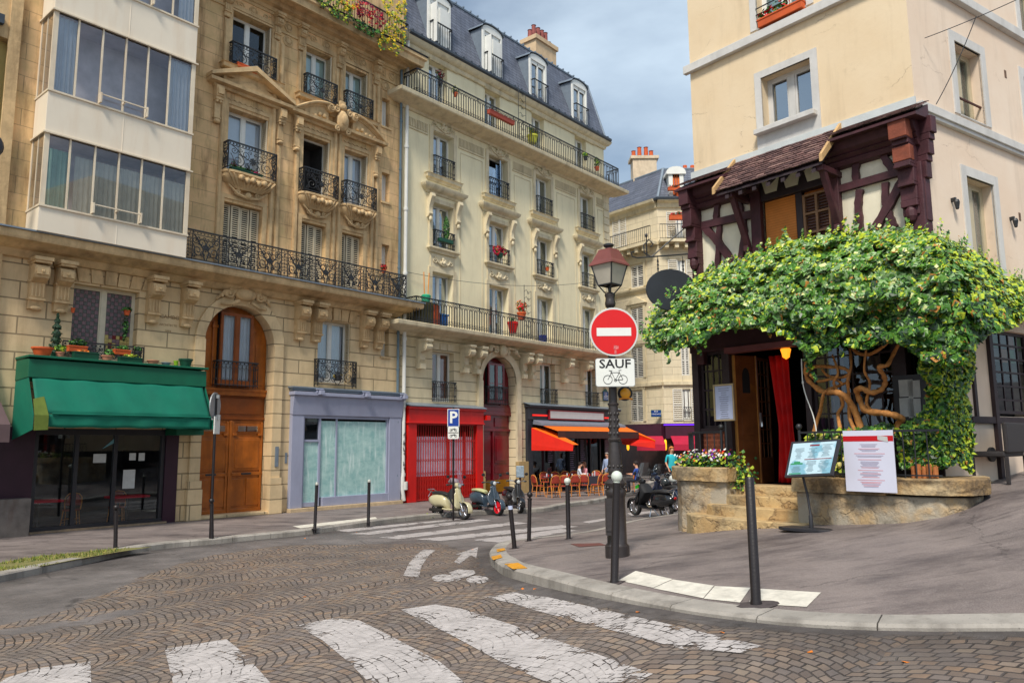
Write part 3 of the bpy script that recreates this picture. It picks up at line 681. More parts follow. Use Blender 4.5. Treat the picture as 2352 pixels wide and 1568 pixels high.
def scroll_panel(m,x0,x1,z0,z1,y,fl=False,r=.009,T=None):
    """one panel of wrought scrollwork between two posts: centre rosette with S-scrolls either side"""
    w_=x1-x0; h=z1-z0; cx=(x0+x1)/2; cz=(z0+z1)/2; R=min(h*.27,w_*.21)
    for s in (-1,1):
        c1=(cx+s*w_*.30,z0+h*.36); c2=(cx+s*w_*.16,z0+h*.70)
        m.tube(spiral(c1,R*1.15,1.7,s,PI/2,22,y=y),[r*1.25]*10+[r]*13,4); m.tube(spiral(c2,R*.8,1.4,-s,-PI/2,18,y=y),r,4)
        m.tube(spiral((cx+s*w_*.40,z0+h*.78),R*.6,1.3,s,0,14,y=y),r,4); m.tube(spiral((cx+s*w_*.10,z0+h*.22),R*.55,1.2,-s,PI/2,14,y=y),r,4)
        m.tube(spiral((cx+s*w_*.42,z0+h*.12),R*.45,1.2,-s,0,12,y=y),r,4); m.tube(spiral((cx+s*w_*.27,z0+h*.88),R*.4,1.2,s,0,12,y=y),r,4); m.tube(spiral((cx+s*w_*.06,z0+h*.86),R*.35,1.1,s,PI,12,y=y),r,4)
        m.tube([(cx+s*.03*w_,y,z0),(cx+s*w_*.12,y,z0+h*.3),(cx+s*w_*.05,y,cz),(cx+s*w_*.22,y,z0+h*.62),(cx+s*w_*.36,y,z0+h*.9),(cx+s*w_*.45,y,z1)],r*1.1,4)
        m.tube([(cx+s*w_*.48,y,z0+h*.1),(cx+s*w_*.38,y,z0+h*.16),(cx+s*w_*.43,y,z0+h*.5),(cx+s*w_*.47,y,z0+h*.62)],r,4)
    m.lathe([(.0,-.02),(R*.34,-.014),(R*.4,0),(R*.3,.014),(0,.02)],(cx,y,cz),8,'y')
    for k in range(8):
        a=2*PI*k/8; m.sph((cx+R*.5*math.cos(a),y,cz+R*.5*math.sin(a)),R*.17,5,4)
def rail(root,pts,z0,z1,style,name='balcony_railing',parent=None,sp_=.125,panel=1.15,mat=None,bow=0):
    """railing along a polyline of local (x,y) points"""
    m=MB()
    for (a,b) in zip(pts,pts[1:]):
        a=Vector(a);b=Vector(b);Ls=(b-a).length; ux=(b-a)/Ls
        T=Matrix(((ux.x,-ux.y,0,a.x),(ux.y,ux.x,0,a.y),(0,0,1,0),(0,0,0,1))); m.T=T
        m.box(0,Ls,-.026,.026,z1-.04,z1); m.box(0,Ls,-.012,.012,z0+.06,z0+.085)
        if style=='scroll':
            k=max(1,round(Ls/panel)); w_=Ls/k; zt=z1-.13
            m.box(0,Ls,-.01,.01,zt-.018,zt)
            for i in range(k):
                xa=i*w_
                if k>1 and w_>.8:
                    n_=.24; scroll_panel(m,xa+n_,xa+w_-.0,z0+.085,zt-.018,0,r=.016)
                    for x in (xa,xa+n_): m.box(x-.012,x+.012,-.012,.012,z0,z1-.03)
                    c=xa+n_/2; m.box(c-.006,c+.006,-.006,.006,z0,zt)
                    for zz in (.2,.34,.5,.66,.8):
                        q=z0+.09+(zt-z0-.1)*zz; m.tube(spiral((c-.055,q),.05,1.1,1,0,10,y=0),.011,4); m.tube(spiral((c+.055,q),.05,1.1,-1,PI,10,y=0),.011,4)
                    for zz in (.1,.93): m.sph((c,0,z0+.09+(zt-z0-.1)*zz),.035,6,4)
                else: scroll_panel(m,xa+.03,xa+w_-.03,z0+.085,zt-.018,0,r=.012)
            for x in [i*w_ for i in range(k+1)]: m.box(x-.013,x+.013,-.013,.013,z0,z1-.03)
            j=0
            while j*.11<Ls-.05:
                x=.055+j*.11; m.lathe([(.03,-.004),(.03,.004)],(x,0,zt+.045),8,'y') if Ls<2.2 else m.sph((x,0,zt+.045),.022,5,4); j+=1
        elif style=='ring':
            k=max(1,round(Ls/sp_)); w_=Ls/k; zt=z1-.16
            m.box(0,Ls,-.008,.008,zt-.012,zt); m.box(0,Ls,-.008,.008,z0+.2,z0+.212)
            for i in range(k+1): m.box(i*w_-.013,i*w_+.013,-.013,.013,z0,zt if i%8 else z1)
            for i in range(k):
                c=(i+.5)*w_; m.tube([(c+.05*math.cos(2*PI*q/8),0,zt+.065+.055*math.sin(2*PI*q/8)) for q in range(9)],.011,4)
                m.tube([(c-w_/2,0,z0+.2),(c,0,z0+.11),(c+w_/2,0,z0+.2)],.010,4)
                if i%2==0: m.tube([(c-w_/2,0,zt-.1),(c,0,zt-.02),(c+w_/2,0,zt-.1)],.010,4)
        elif style=='bars':
            k=max(1,round(Ls/sp_)); w_=Ls/k
            for i in range(k+1): m.box(i*w_-.008,i*w_+.008,-.008,.008,z0,z1-.03)
        elif style=='baluster':
            k=max(2,round(Ls/sp_)); w_=Ls/k; zt=z1-.12; m.box(0,Ls,-.008,.008,zt,zt+.012)
            for i in range(k+1):
                m.box(i*w_-.008,i*w_+.008,-.008,.008,z0,zt)
                if i<k: m.tube([(i*w_,0,zt-.05),((i+.5)*w_,0,zt-.14),((i+1)*w_,0,zt-.05)],.007,4); m.tube([(i*w_,0,z0+.18),((i+.5)*w_,0,z0+.28),((i+1)*w_,0,z0+.18)],.007,4); m.lathe([(.028,-.005),(.028,.005)],((i+.5)*w_,0,zt+.05),6,'y')
    m.T=None
    return m.build(name,mat or iron,root)
def moulding(m,x0,x1,prof,ret=True):
    """prof: list of (outwards, z) from the wall; swept along x with mitred returns"""
    n=len(prof); vs=[]
    for (o,z) in prof: vs.append((x0-(o if ret else 0),-o,z))
    for (o,z) in prof: vs.append((x1+(o if ret else 0),-o,z))
    fs=[(i,n+i,n+i+1,i+1) for i in range(n-1)]
    if ret:
        b=len(vs)
        for (o,z) in prof: vs.append((x0-o,0,z))
        for (o,z) in prof: vs.append((x1+o,0,z))
        fs+=[(b+i,i,i+1,b+i+1) for i in range(n-1)]+[(n+i,b+n+i,b+n+i+1,n+i+1) for i in range(n-1)]
    else: fs+=[tuple(range(n)),tuple(range(2*n-1,n-1,-1))]
    return m.add(vs,fs)
def console(m,xc,z1,h,w_,d,style=0):
    """scroll bracket under a slab: top z1, height h"""
    z0=z1-h; x0,x1=xc-w_/2,xc+w_/2
    m.box(x0-.05,x1+.05,-d-.06,0,z1-.09,z1); m.box(x0-.02,x1+.02,-d-.02,0,z1-.15,z1-.09)
    pr=[(0,z1-.15)]+[(-d*(.62+.38*math.cos(a)),z1-.15-h*.17+h*.17*math.sin(a)) for a in [PI/2,PI/4,0,-PI/4,-PI/2]]+[(-d*.42,z0+h*.52),(-d*.42,z0+h*.2),(-d*.3,z0+h*.12),(-d*.26,z0),(0,z0)]
    m.prism(pr,x0,x1,'x')
    if style==0:
        for s in (x0-.012,x1-.0): m.lathe([(0,-.0),(h*.15,.0),(h*.15,.014),(0,.016)],(s,-d*.6,z1-.15-h*.17),12,'x')
        m.box(x0+.03,x1-.03,-d-.02,-d*.6,z1-.15-h*.23,z1-.15-h*.1)
        m.sph(((x0+x1)/2,-d-.01,z1-.15-h*.17),w_*.16,6,4)
        for i in range(4): x=x0+w_*(i+.5)/4; m.box(x-.018,x+.018,-d*.42-.022,-d*.3,z0+h*.24,z0+h*.5)
        m.sph((xc,-d*.32,z0+.02),w_*.3,8,5,(1.25,.5,.6))
        m.box(x0-.02,x1+.02,-d*.42-.03,0,z0+h*.53,z0+h*.57); m.box(x0-.02,x1+.02,-d*.42-.03,0,z0+h*.17,z0+h*.21)
def medal(m,xc,zc,r,y=0):
    m.lathe([(r,0),(r,-.03),(r*.8,-.045),(r*.72,-.02),(r*.5,-.02),(r*.42,-.05),(0,-.06)],(xc,y,zc),14,'y')
    for k in range(8): a=2*PI*k/8; m.sph((xc+r*.62*math.cos(a),y-.03,zc+r*.62*math.sin(a)),r*.11,5,3)
def frieze(m,x0,x1,z0,z1,y=0):
    h=z1-z0; n=max(1,int((x1-x0)/(h*1.15)))
    st=(x1-x0)/n
    for i in range(n):
        c=x0+st*(i+.5)
        if i==n//2: medal(m,c,(z0+z1)/2,h*.38,y)
        else:
            d=1 if i<n//2 else -1
            m.tube(spiral((c,(z0+z1)/2),h*.34,1.4,d,0,14,y=y-.02),.022,5)
            m.sph((c+st*.3*d,y-.015,z0+h*.3),h*.12,6,4,(1.4,.6,.8)); m.sph((c-st*.3*d,y-.015,z0+h*.7),h*.1,6,4,(1.3,.6,.8))
def swag(m,xc,z,w_,h):
    for s in (-1,1):
        m.tube(spiral((xc+s*w_*.34,z-h*.35),h*.35,1.3,s,PI/2,14,y=-.05),.03,5)
        m.tube([(xc+s*w_*.34,-.04,z-.02),(xc+s*w_*.2,-.08,z-h*.55),(xc,-.09,z-h*.8)],[.025,.04,.03],5)
    for k in range(7): a=k*2.4; m.sph((xc+.11*w_*math.cos(a)*(k/7+.3),-.08,z-h*.45+.3*h*math.sin(a)*(k/7+.3)),h*.17,6,4)
    m.sph((xc,-.1,z-h*.5),h*.22,8,5)
# ---------------------------------------------------------------- the sandstone house (arched oak door, iron balcony)
hs=thing('apartment_house','ornate golden sandstone apartment house with arched oak door, glazed bay column and green shop awning','house',FA.M)
r2=[(-7.52,-6.16,7.62,9.96),(-4.62,-3.6,7.62,9.95),(-2.9,-1.93,7.62,9.92)]
r3=[(-7.5,-6.04,10.92,13.13),(-4.65,-3.5,10.92,13.12),(-2.87,-1.74,10.92,13.11)]
r4=[(-7.5,-6.04,14.5,16.5),(-4.65,-3.5,14.5,16.45),(-2.9,-1.82,14.5,16.4)]
slit=[(-.97,-.58,5.5,6.88),(-1.0,-.62,8.7,9.85),(-1.05,-.66,11.55,12.72),(-1.1,-.7,14.6,15.76)]
gw=(-3.8,-2.4,4.36,6.56); lw=(-11.72,-9.98,4.5,6.6); arch=(-7.95,-5.55,.0,6.64,5.44)
wall(hs,'upper_wall',stoneA,-13.5,-.03,7.3,21.5,r2+r3+r4+slit[1:],0,.34)
wall(hs,'ground_wall',stoneG,-13.5,-.03,-.4,7.3,[arch,gw,lw,slit[0],(-4.75,-.05,-.2,3.95),(-12.5,-8.62,-.2,2.66)],0,.4)
m=MB(); m.box(-13.5,-.03,.3,9,17,21.6); m.f=m.f[1:5]+[m.f[5]]; m.m=m.m[:5]; m.quad((-13.5,9,17),(-13.5,9,-1),(-.03,9,-1),(-.03,9,17)); m.quad((-.03,.9,-1),(-.03,9,-1),(-.03,9,18),(-.03,.9,18)); m.build('rear_wall',stoneA,hs)
# pilaster strips and window surrounds
m=MB()
for x in (-7.72,-5.86,-5.62,-4.9,-3.3,-3.08,-1.55,-1.32): q=MB(); q.box(x-.07,x+.07,-.05,0,7.35,16.1); q.box(x-.045,x+.045,-.075,-.05,7.35,16.05); q.build('pilaster',stoneAs,hs)
for (a,b,c,d) in r2+r3+r4:
    m=MB(); m.box(a-.16,a-.005,-.035,0,c,d+.1); m.box(b+.005,b+.16,-.035,0,c,d+.1); m.box(a-.16,b+.16,-.035,0,d+.1,d+.24); m.build('window_surround',stoneAs,hs)
for (a,b,c,d) in slit: m=MB(); m.box(a-.04,b+.06,-.05,.05,c-.08,c); m.build('window_sill',stoneAs,hs)
m=MB(); m.box(-13.5,-.03,-.04,0,17.0,17.3); m.box(-13.5,-.03,-.05,0,16.5,16.56); m.build('string_course',stoneAs,hs)
# big balcony with its cornice and brackets
m=MB(); moulding(m,-13.45,-.35,[(0,7.05),(.12,7.05),(.2,7.12),(.28,7.22),(.5,7.26),(.62,7.34),(.78,7.38),(.82,7.46),(.82,7.6),(0,7.62)]); m.build('balcony_slab',stoneAs,hs,smooth=30)
m=MB(); moulding(m,-13.45,-.35,[(.0,7.625),(.84,7.625),(.85,7.60),(.87,7.60),(.87,7.64),(0,7.645)]); m.build('zinc_edge',zinc,hs)
for x in (-12.66,-12.06,-9.62,-8.6,-4.62,-3.95,-1.83,-1.16): m=MB(); console(m,x,7.06,1.32,.34,.52); m.build('console',stoneAs,hs,smooth=35)
rail(hs,[(-9.1,-.76),(-.42,-.76),(-.42,-.0)],7.62,8.58,'scroll')
# top cornice and balcony with plants
m=MB(); moulding(m,-13.5,-.42,[(0,17.1),(.08,17.1),(.14,17.2),(.3,17.25),(.34,17.4),(.62,17.45),(.74,17.3),(.8,17.32),(.82,17.55),(.9,17.6),(.9,17.72),(0,17.75)]); m.build('cornice',stoneAs,hs,smooth=30)
m=MB(); moulding(m,-13.5,-.42,[(0,17.755),(.88,17.755),(.92,17.72),(.93,17.76),(.93,17.78),(0,17.79)]); m.build('cornice_edge',rubber,hs)
rail(hs,[(-13,-.8),(-.5,-.8),(-.5,0)],17.78,18.8,'bars',name='top_railing',sp_=.12)
for (a,b,c,d) in r4+[(-5.7,-5.1,0,0),(-1.5,-.35,0,0),(-9.6,-8,0,0)]: m=MB(); frieze(m,a-.0,b+.0,16.58,17.0); m.build('frieze',stoneAs,hs,smooth=35)
for x in (-7.72,-5.86,-4.9,-3.2,-1.45): m=MB(); console(m,x,17.05,.9,.22,.28); m.build('console',stoneAs,hs,smooth=35)
for x in (-5.4,-.95): m=MB(); medal(m,x,16.28,.2); m.build('medallion',stoneAs,hs,smooth=35)
# pediments over the third storey windows
m=MB()
def pedi(x0,x1,z,kind):
    moulding(m,x0,x1,[(0,z),(.12,z),(.16,z+.07),(.34,z+.1),(.36,z+.2),(0,z+.22)])
    if kind=='tri':
        c=(x0+x1)/2; zt=z+.95
        for s,a in ((1,x0-.36),(-1,x1+.36)):
            m.prism([(a,z+.22),(a,z+.34),(c,zt+.12),(c,zt-.06)],-.40,0,'y')
        m.prism([(x0-.1,z+.22),(c,zt-.2),(x1+.1,z+.22)],-.08,0,'y'); m.prism([(x0+.35,z+.24),(c,zt-.42),(x1-.35,z+.24)],-.14,-.08,'y')
    for x in (x0+.02,x1-.02):
        m.box(x-.13,x+.13,-.26,0,z-.36,z); m.box(x-.1,x+.1,-.31,-.26,z-.3,z-.08); m.box(x-.12,x+.12,-.22,0,z-.46,z-.36); m.sph((x-.06,-.16,z-.5),.055,6,4); m.sph((x+.06,-.16,z-.5),.055,6,4)
        m.box(x-.1,x+.1,-.1,0,z-1.2,z-.46); m.sph((x,-.1,z-1.15),.11,8,5,(1,.8,.7)); m.box(x-.12,x+.12,-.13,0,z-1.06,z-1.02)
pedi(-7.95,-5.6,13.62,'tri'); m.build('pediment',stoneAs,hs,smooth=40); m=MB(); pedi(-4.98,-1.4,13.58,'seg')
for (a,b,c,d) in r3:
    for k in range(int((b-a+.1)/.2)): x=a+.05+k*.2; m.tube([(x-.09,-.03,13.42),(x,-.04,13.36),(x+.09,-.03,13.42)],.022,4)
# broken curved pediment with a cartouche
for s in (-1,1):
    c=-3.2; P=[]
    for i in range(9):
        a=i/8; P.append((c+s*(2.05-a*1.5),13.8+.62*math.sin(a*PI*.52)))
    for (dy,th) in ((-.34,.05),(-.3,.045),(-.2,.06)): m.tube([(x,dy,z+(.34+dy)*-.5) for x,z in P],th,6)
    m.prism([(x,z-.02) for x,z in P]+[(P[-1][0],13.8)],-.2,0,'y')
    m.lathe([(0,-.38),(.1,-.37),(.17,-.33),(.17,0)],(P[-1][0]+s*-.02,0,P[-1][1]-.1),12,'y'); m.tube(spiral((P[-1][0],P[-1][1]-.1),.13,1.5,s,0,14,y=-.39),.022,5)
    for k in range(5): m.sph((c+s*(.75+.2*k),-.22,13.95-.03*k+.05*math.sin(k*2)),.09-.008*k,6,4)
m.sph((-3.2,-.3,13.98),.3,10,7,(.85,.6,1.35)); m.sph((-3.2,-.42,13.98),.2,10,6,(.8,.5,1.2)); m.sph((-3.2,-.32,14.5),.14,8,6); m.box(-3.32,-3.08,-.3,0,14.5,14.75)
for s in (-1,1): m.tube(spiral((-3.2+s*.3,14.35),.14,1.4,s,PI/2,14,y=-.34),.04,5); m.tube(spiral((-3.2+s*.22,13.62),.12,1.3,-s,PI/2,12,y=-.34),.035,5)
m.build('pediment',stoneAs,hs,smooth=40)
# carved baskets under the third storey windows
for i,(a,b,c,d) in enumerate(r3):
    m=MB(); x0,x1=a-.2,b+.2; xc=(x0+x1)/2; hw=(x1-x0)/2
    secs=[(hw*1.0,.42,c),(hw*1.0,.42,c-.07),(hw*.96,.38,c-.09),(hw*.97,.36,c-.2),(hw*.82,.27,c-.36),(hw*.6,.16,c-.5)]
    vs=[];n=14
    for (q,dd,z) in secs:
        for k in range(n+1): t=PI*k/n; vs.append((xc-q*math.copysign(abs(math.cos(t))**.45,math.cos(t)),-dd*math.sin(t)**.5 if 0<k<n else 0,z))
    fs=[(r*(n+1)+k,r*(n+1)+k+1,(r+1)*(n+1)+k+1,(r+1)*(n+1)+k) for r in range(len(secs)-1) for k in range(n)]+[tuple(range(n+1)),tuple((len(secs)-1)*(n+1)+k for k in range(n,-1,-1))]
    m.add(vs,fs)
    for k in range(11):
        x=xc+hw*(k-5)/5.6; m.tube([(x,-.385,c-.1),(x*.85+xc*.15,-.36,c-.24),(x*.6+xc*.4,-.2,c-.44)],[.035,.045,.02],5)
    for k in range(5): m.sph((xc+(k-2)*hw*.22,-.42,c-.2-.05*(k%2)),.1,7,5)
    for s in (-1,1): m.tube(spiral((xc+s*hw*.42,c-.6),.12,1.4,s,PI/2,14,y=-.12),.035,5); m.tube([(xc+s*hw*.75,-.14,c-.42),(xc+s*hw*.4,-.15,c-.68),(xc,-.14,c-.74)],[.03,.045,.05],5)
    m.sph((xc,-.14,c-.66),.12,8,5)
    bk=m.build('carved_sill',stoneAs,hs,smooth=40)
    rail(hs,[(x0+.06,0),(x0+.06,-.36),(x1-.06,-.36),(x1-.06,0)],c+.0,c+.95 if i==0 else c+.88,'scroll',name='window_railing',panel=3)
for i,(a,b,c,d) in enumerate(r4):
    m=MB(); moulding(m,a-.12,b+.12,[(0,c-.38),(.08,c-.36),(.1,c-.2),(.24,c-.14),(.26,c-.02),(.3,c),(0,c+.005)]); m.build('window_sill',stoneAs,hs)
    rail(hs,[(a-.08,0),(a-.08,-.24),(b+.08,-.24),(b+.08,0)],c,c+.82,'scroll',name='window_railing',panel=3)
# windows
for i,(a,b,c,d) in enumerate(r3):
    if i==1: window(hs,a,b,c,d,.34,gl=GLd,open_=True,back=dim)
    else: window(hs,a,b,c,d,.34,cur=(curtB,'blind' if i==0 else 'full'))
for i,(a,b,c,d) in enumerate(r4): window(hs,a,b,c,d,.34,gl=GLd if i==0 else GL,cur=None if i==0 else (curtG,'blind'))
for (a,b,c,d) in r3+r4:       # open shutters standing against the right-hand reveal
    m=MB()
    for k in range(int((d-c)/.07)):
        z=c+.03+k*.07; m.box(b-.05,b-.02,.04,.31,z,z+.035)
    m.box(b-.06,b-.012,.02,.05,c,d); m.box(b-.06,b-.012,.3,.33,c,d); m.build('shutter',shutM,hs); m=MB(); m.box(a+.01,a+.04,.04,.31,c,d); m.build('shutter',shutM,hs)
for (a,b,c,d) in r2:
    n=4 if b-a>1.2 else 3; w_=(b-a)/n
    for k in range(n): m=MB(); louvre(m,a+k*w_+.012,a+(k+1)*w_-.012,.16 if k%2 else .19,c+.03,d-.03,.07); m.build('shutter',shutM,hs)
    q=MB(); q.quad((a,.3,c),(b,.3,c),(b,.3,d),(a,.3,d)); q.build('window',dark,hs,recalc=False)
for (a,b,c,d) in slit: window(hs,a,b,c,d,.25,gl=GLd)
window(hs,*gw[:2],gw[2],gw[3],.3,cur=(curtB,'full'),shut=shutM)
rail(hs,[(gw[0]-.12,0),(gw[0]-.12,-.22),(gw[1]+.12,-.22),(gw[1]+.12,0)],gw[2]-.15,gw[2]+.8,'scroll',name='window_railing',panel=3)
# stained glass window on the left
ww=window(hs,lw[0],lw[1],lw[2],lw[3],.26,frame=M('cream_window_paint',S(214,204,180),.5,.08,5,.05),gl=GLc)
stg=[M('leaded_glass_a',S(128,104,112),.3,.3,14,.1),M('leaded_glass_b',S(92,96,96),.3,.3,14,.1),M('leaded_glass_c',S(196,176,110),.3,.2,14,.1),M('leaded_glass_d',S(120,40,44),.3,.3,14,.1)]
m=MB()
for i in range(16):
    for j in range(19):
        x=lw[0]+.06+i*.102; z=lw[2]+.06+j*.108
        m.mi=(i+j)%2 if j>6 or i<8 else random.choice([2,2,0,3,2]); m.quad((x,.285,z),(x+.095,.285,z),(x+.095,.285,z+.1),(x,.285,z+.1))
m.build('leaded_pane',stg,ww,recalc=False)
m=MB(); n=7
for k in range(n):   # splayed voussoirs over that window
    x=-12.0+k*.34; e=(k-3)*.035
    m.prism([(x+.02,6.66),(x+.32,6.66),(x+.32+e,7.04),(x+.02+e,7.04)],-.06 if k!=3 else -.1,0,'y'); m.build('voussoir',stoneAs,hs); m=MB()
for k in range(5):
    x=-3.95+k*.35; e=(k-2)*.04; m.prism([(x+.02,6.6),(x+.33,6.6),(x+.33+e,7.03),(x+.02+e,7.03)],-.06 if k!=2 else -.1,0,'y'); m.build('voussoir',stoneAs,hs); m=MB()
# arch surround, keystone scrolls
m=MB()
A=arc_pts(-7.95,-5.55,5.44,6.64,20); B=arc_pts(-8.28,-5.22,5.44,6.98,20); C_=arc_pts(-8.36,-5.14,5.44,7.02,20)
for k in range(20):
    a,b,c,d=A[k],A[k+1],B[k+1],B[k]; m.add([(a[0],-.05,a[1]),(b[0],-.05,b[1]),(c[0],-.12,c[1]),(d[0],-.12,d[1]),(c[0],0,c[1]),(d[0],0,d[1]),(a[0],0,a[1]),(b[0],0,b[1])],[(0,1,2,3),(3,2,4,5),(0,6,7,1)])
for (xa,xb) in ((-8.28,-7.95),(-5.55,-5.22)): m.box(xa,xb,-.1,0,0,5.44); m.box(xa-.04,xb+.04,-.16,0,0,1.15); m.box(xa-.06,xb+.06,-.19,0,-.2,.9)
m.build('arch_surround',stoneG,hs)
m=MB()
m.sph((-6.75,-.2,6.98),.26,10,6,(1.5,.7,.8))
for s in (-1,1):
    m.tube(spiral((-6.75+s*.55,6.95),.16,1.5,s,PI/2,14,y=-.2),.05,6); m.tube([(-6.75+s*.3,-.2,7.08),(-6.75+s*.7,-.2,6.98),(-6.75+s*.95,-.15,6.72)],[.05,.07,.03],6)
    m.tube([(-6.75+s*.2,-.2,6.75),(-6.75+s*.5,-.2,6.62),(-6.75+s*.8,-.16,6.6)],[.05,.06,.03],6)
    for k in range(4): m.sph((-6.75+s*(.42+.13*k),-.22,7.0-.05*k),.07,6,4)
m.build('carved_keystone',stoneAs,hs,smooth=40)
# oak infill: tympanum window, frieze, double door
m=MB(); y=.42
P=arc_pts(-7.95,-5.55,5.44,6.64,16)
m.prism([(-7.95,3.95)]+P+[(-5.55,3.95)],y,y+.05,'y')
for x in (-7.62,-6.98,-5.98): pass
for x in (-7.42,-6.1): m.box(x-.07,x+.07,y-.07,y,4.1,6.1); m.box(x-.1,x+.1,y-.09,y,5.9,6.0)
m.box(-7.95,-5.55,y-.1,y,3.78,3.95); m.box(-7.95,-5.55,y-.14,y,3.92,4.0)
for x0,x1 in ((-7.85,-7.55),(-5.95,-5.65)): m.box(x0,x1,y-.02,y,4.15,5.5); 
tr=m.build('door_transom',oak,hs,bev=.012)
m=MB(); m.box(-7.95,-5.55,y,y+.06,3.0,3.78); m.box(-7.95,-5.55,y-.05,y,3.02,3.1); m.box(-7.8,-5.7,y-.02,y,3.2,3.7)
for k in range(44): m.box(-7.92+k*.054,-7.9+k*.054,y-.1,y-.02,3.72,3.78)
m.build('door_lintel',oakD,hs)
m=MB(); m.box(-7.33,-6.2,y-.055,y-.05,4.08,6.35); m.build('window_recess',dark,hs)
archwin=window(hs,-7.33,-6.2,4.08,6.4,y-.25,frame=oakD,gl=GLc,deep=.22,cur=(curtB,'full'),label='arched entresol window in the oak door frame')
rail(hs,[(-7.45,y-.1),(-7.45,y-.36),(-6.05,y-.36),(-6.05,y-.1)],4.02,4.85,'baluster',name='window_railing',sp_=.14)
dr=MB(); dr.box(-7.95,-5.55,y+.02,y+.07,.1,3.02)
for s in (0,1):
    x0=-7.93+s*1.2; x1=x0+1.16
    dr.box(x0,x1,y-.0,y+.02,.12,3.0)
    for za,zb,q in ((.25,.62,.03),(.68,1.22,.03),(1.4,2.45,.05),(2.58,2.88,.03)):
        if za==.25: 
            dr.box(x0+.1,x0+.52,y-.03,y,.3,1.15); dr.box(x0+.62,x1-.1,y-.03,y,.3,1.15); continue
        if za==.68: continue
        dr.box(x0+.1,x1-.1,y-.035,y,za,zb); dr.box(x0+.17,x1-.17,y-.055,y-.035,za+.07,zb-.07)
    dr.box(x0,x1,y-.05,y,1.24,1.34); dr.box(x0,x1,y-.04,y,.1,.22)
    for x in (x0+.02,x1-.1): dr.box(x,x+.08,y-.05,y,.1,2.95)
    dr.box(x0+.06,x0+.2,y-.08,y,2.5,2.58); dr.box(x1-.2,x1-.06,y-.08,y,2.5,2.58)
dr.box(-6.78,-6.7,y-.07,y,.1,2.98)
dd=dr.build('double_door',oak,hs,bev=.01)
m=MB()
for x in (-7.35,-6.15): m.box(x-.17,x+.17,y-.065,y-.03,1.27,1.33)
m.build('letter_slot',iron,dd)
m=MB(); m.quad((-7.7,y-.062,2.64),(-6.95,y-.062,2.64),(-6.95,y-.062,2.82),(-7.7,y-.062,2.82)); m.quad((-6.5,y-.062,2.64),(-5.8,y-.062,2.64),(-5.8,y-.062,2.82),(-6.5,y-.062,2.82)); m.build('door_light',GLs,dd,recalc=False)
m=MB(); m.box(-8.0,-5.5,-.12,y+.05,-.1,.1); m.build('door_step',stoneG,hs,bev=.02)
m=MB(); m.box(-5.42,-5.3,-.13,-.1,1.5,2.15); m.box(-4.98,-4.9,-.02,0,1.6,1.95); m.build('intercom',zinc,hs)
# engraved name
def text(body,size,M_,mat,parent=None,name='lettering',ext=.002,align='CENTER',font_scale=(1,1),bold=0):
    c=bpy.data.curves.new(name,'FONT'); c.body=body; c.size=size; c.align_x=align; c.align_y='CENTER'; c.extrude=ext; c.offset=bold; c.resolution_u=2
    o=bpy.data.objects.new('tmp',c); COL.objects.link(o); dg=bpy.context.evaluated_depsgraph_get(); me=bpy.data.meshes.new_from_object(o.evaluated_get(dg)); bpy.data.objects.remove(o)
    me.transform(M_@Matrix.Diagonal((*font_scale,1,1))); me.materials.clear(); me.materials.append(mat)
    r=bpy.data.objects.new(name,me); COL.objects.link(r)
    if parent: r.parent=parent
    return r
RX=Matrix.Rotation(PI/2,4,'X')
eng=M('engraved_letter',S(150,118,80),.9,.1,20,.1)
for s_,t_,z_ in (('H. CAMBON',.17,5.98),('ARCHITECTE',.09,5.74),('1894',.1,5.56)): text(s_,t_,Matrix.Translation((-9.1,-.004,z_))@RX,eng,hs,'inscription')
# green awning: housing, cloth, valance
m=MB(); a0,a1=-12.95,-8.32
m.prism([(0,4.44),(-.92,4.36),(-.95,3.9),(0,3.86)],a0,a1,'x'); m.box(a0-.03,a1+.03,-.99,.0,4.40,4.46)
aw=m.build('awning_housing',tealD,hs,bev=.01)
m=MB(); m.grid(lambda u,v:(a0+.1+(a1-a0-.2)*u,-.90-.55*(1-v)**1.0-.02*math.sin(u*9)*(1-v)+.012*math.sin(u*31+v*3),2.98+.95*v+.012*math.sin(u*23)*(1-v)),60,8)
m.grid(lambda u,v:(a0+.1+(a1-a0-.2)*u,-1.46-.0+.018*math.sin(u*40)*(1-v)+.02*math.sin(u*17+1)*(1-v),2.66+.32*v+.01*math.sin(u*30)*(1-v)),60,4)
aw=m.build('awning_cloth',teal,hs,smooth=True,recalc=False,thick=.006)
m=MB()
m.add([(a0+.02,0,3.95),(a0+.02,-.9,3.95),(a0+.02,-1.48,2.95),(a0+.02,-1.48,2.6),(a0+.02,-.0,2.35)],[(0,1,2,3,4)])
m.build('awning_side',teal,hs,recalc=False,thick=.008); m=MB(); m.add([(a1-.02,0,3.95),(a1-.02,-.9,3.95),(a1-.02,-1.48,2.95),(a1-.02,-1.48,2.66),(a1-.02,-.0,2.62)],[(0,1,2,3,4)])
m.build('awning_side',teal,hs,recalc=False,thick=.008)
m=MB(); m.add([(a0+.05,-1.26,3.35),(a0+.30,-1.22,3.42),(a0+.34,-1.5,2.95),(a0+.34,-1.52,2.60),(a0+.03,-1.52,2.58),(a0+.03,-1.5,2.95)],[(0,1,2,5),(5,2,3,4)]); m.build('awning_patch',olive,hs,recalc=False,thick=.006)
m=MB(); m.tube([(a0+.42,-1.49,2.99),(a1-.1,-1.49,2.99)],.022,6); m.build('awning_bar',teal,hs)
m=MB(); m.box(a1-.7,a1+.12,-.7,-.02,2.5,2.68); m.build('awning_flap',tealD,hs)
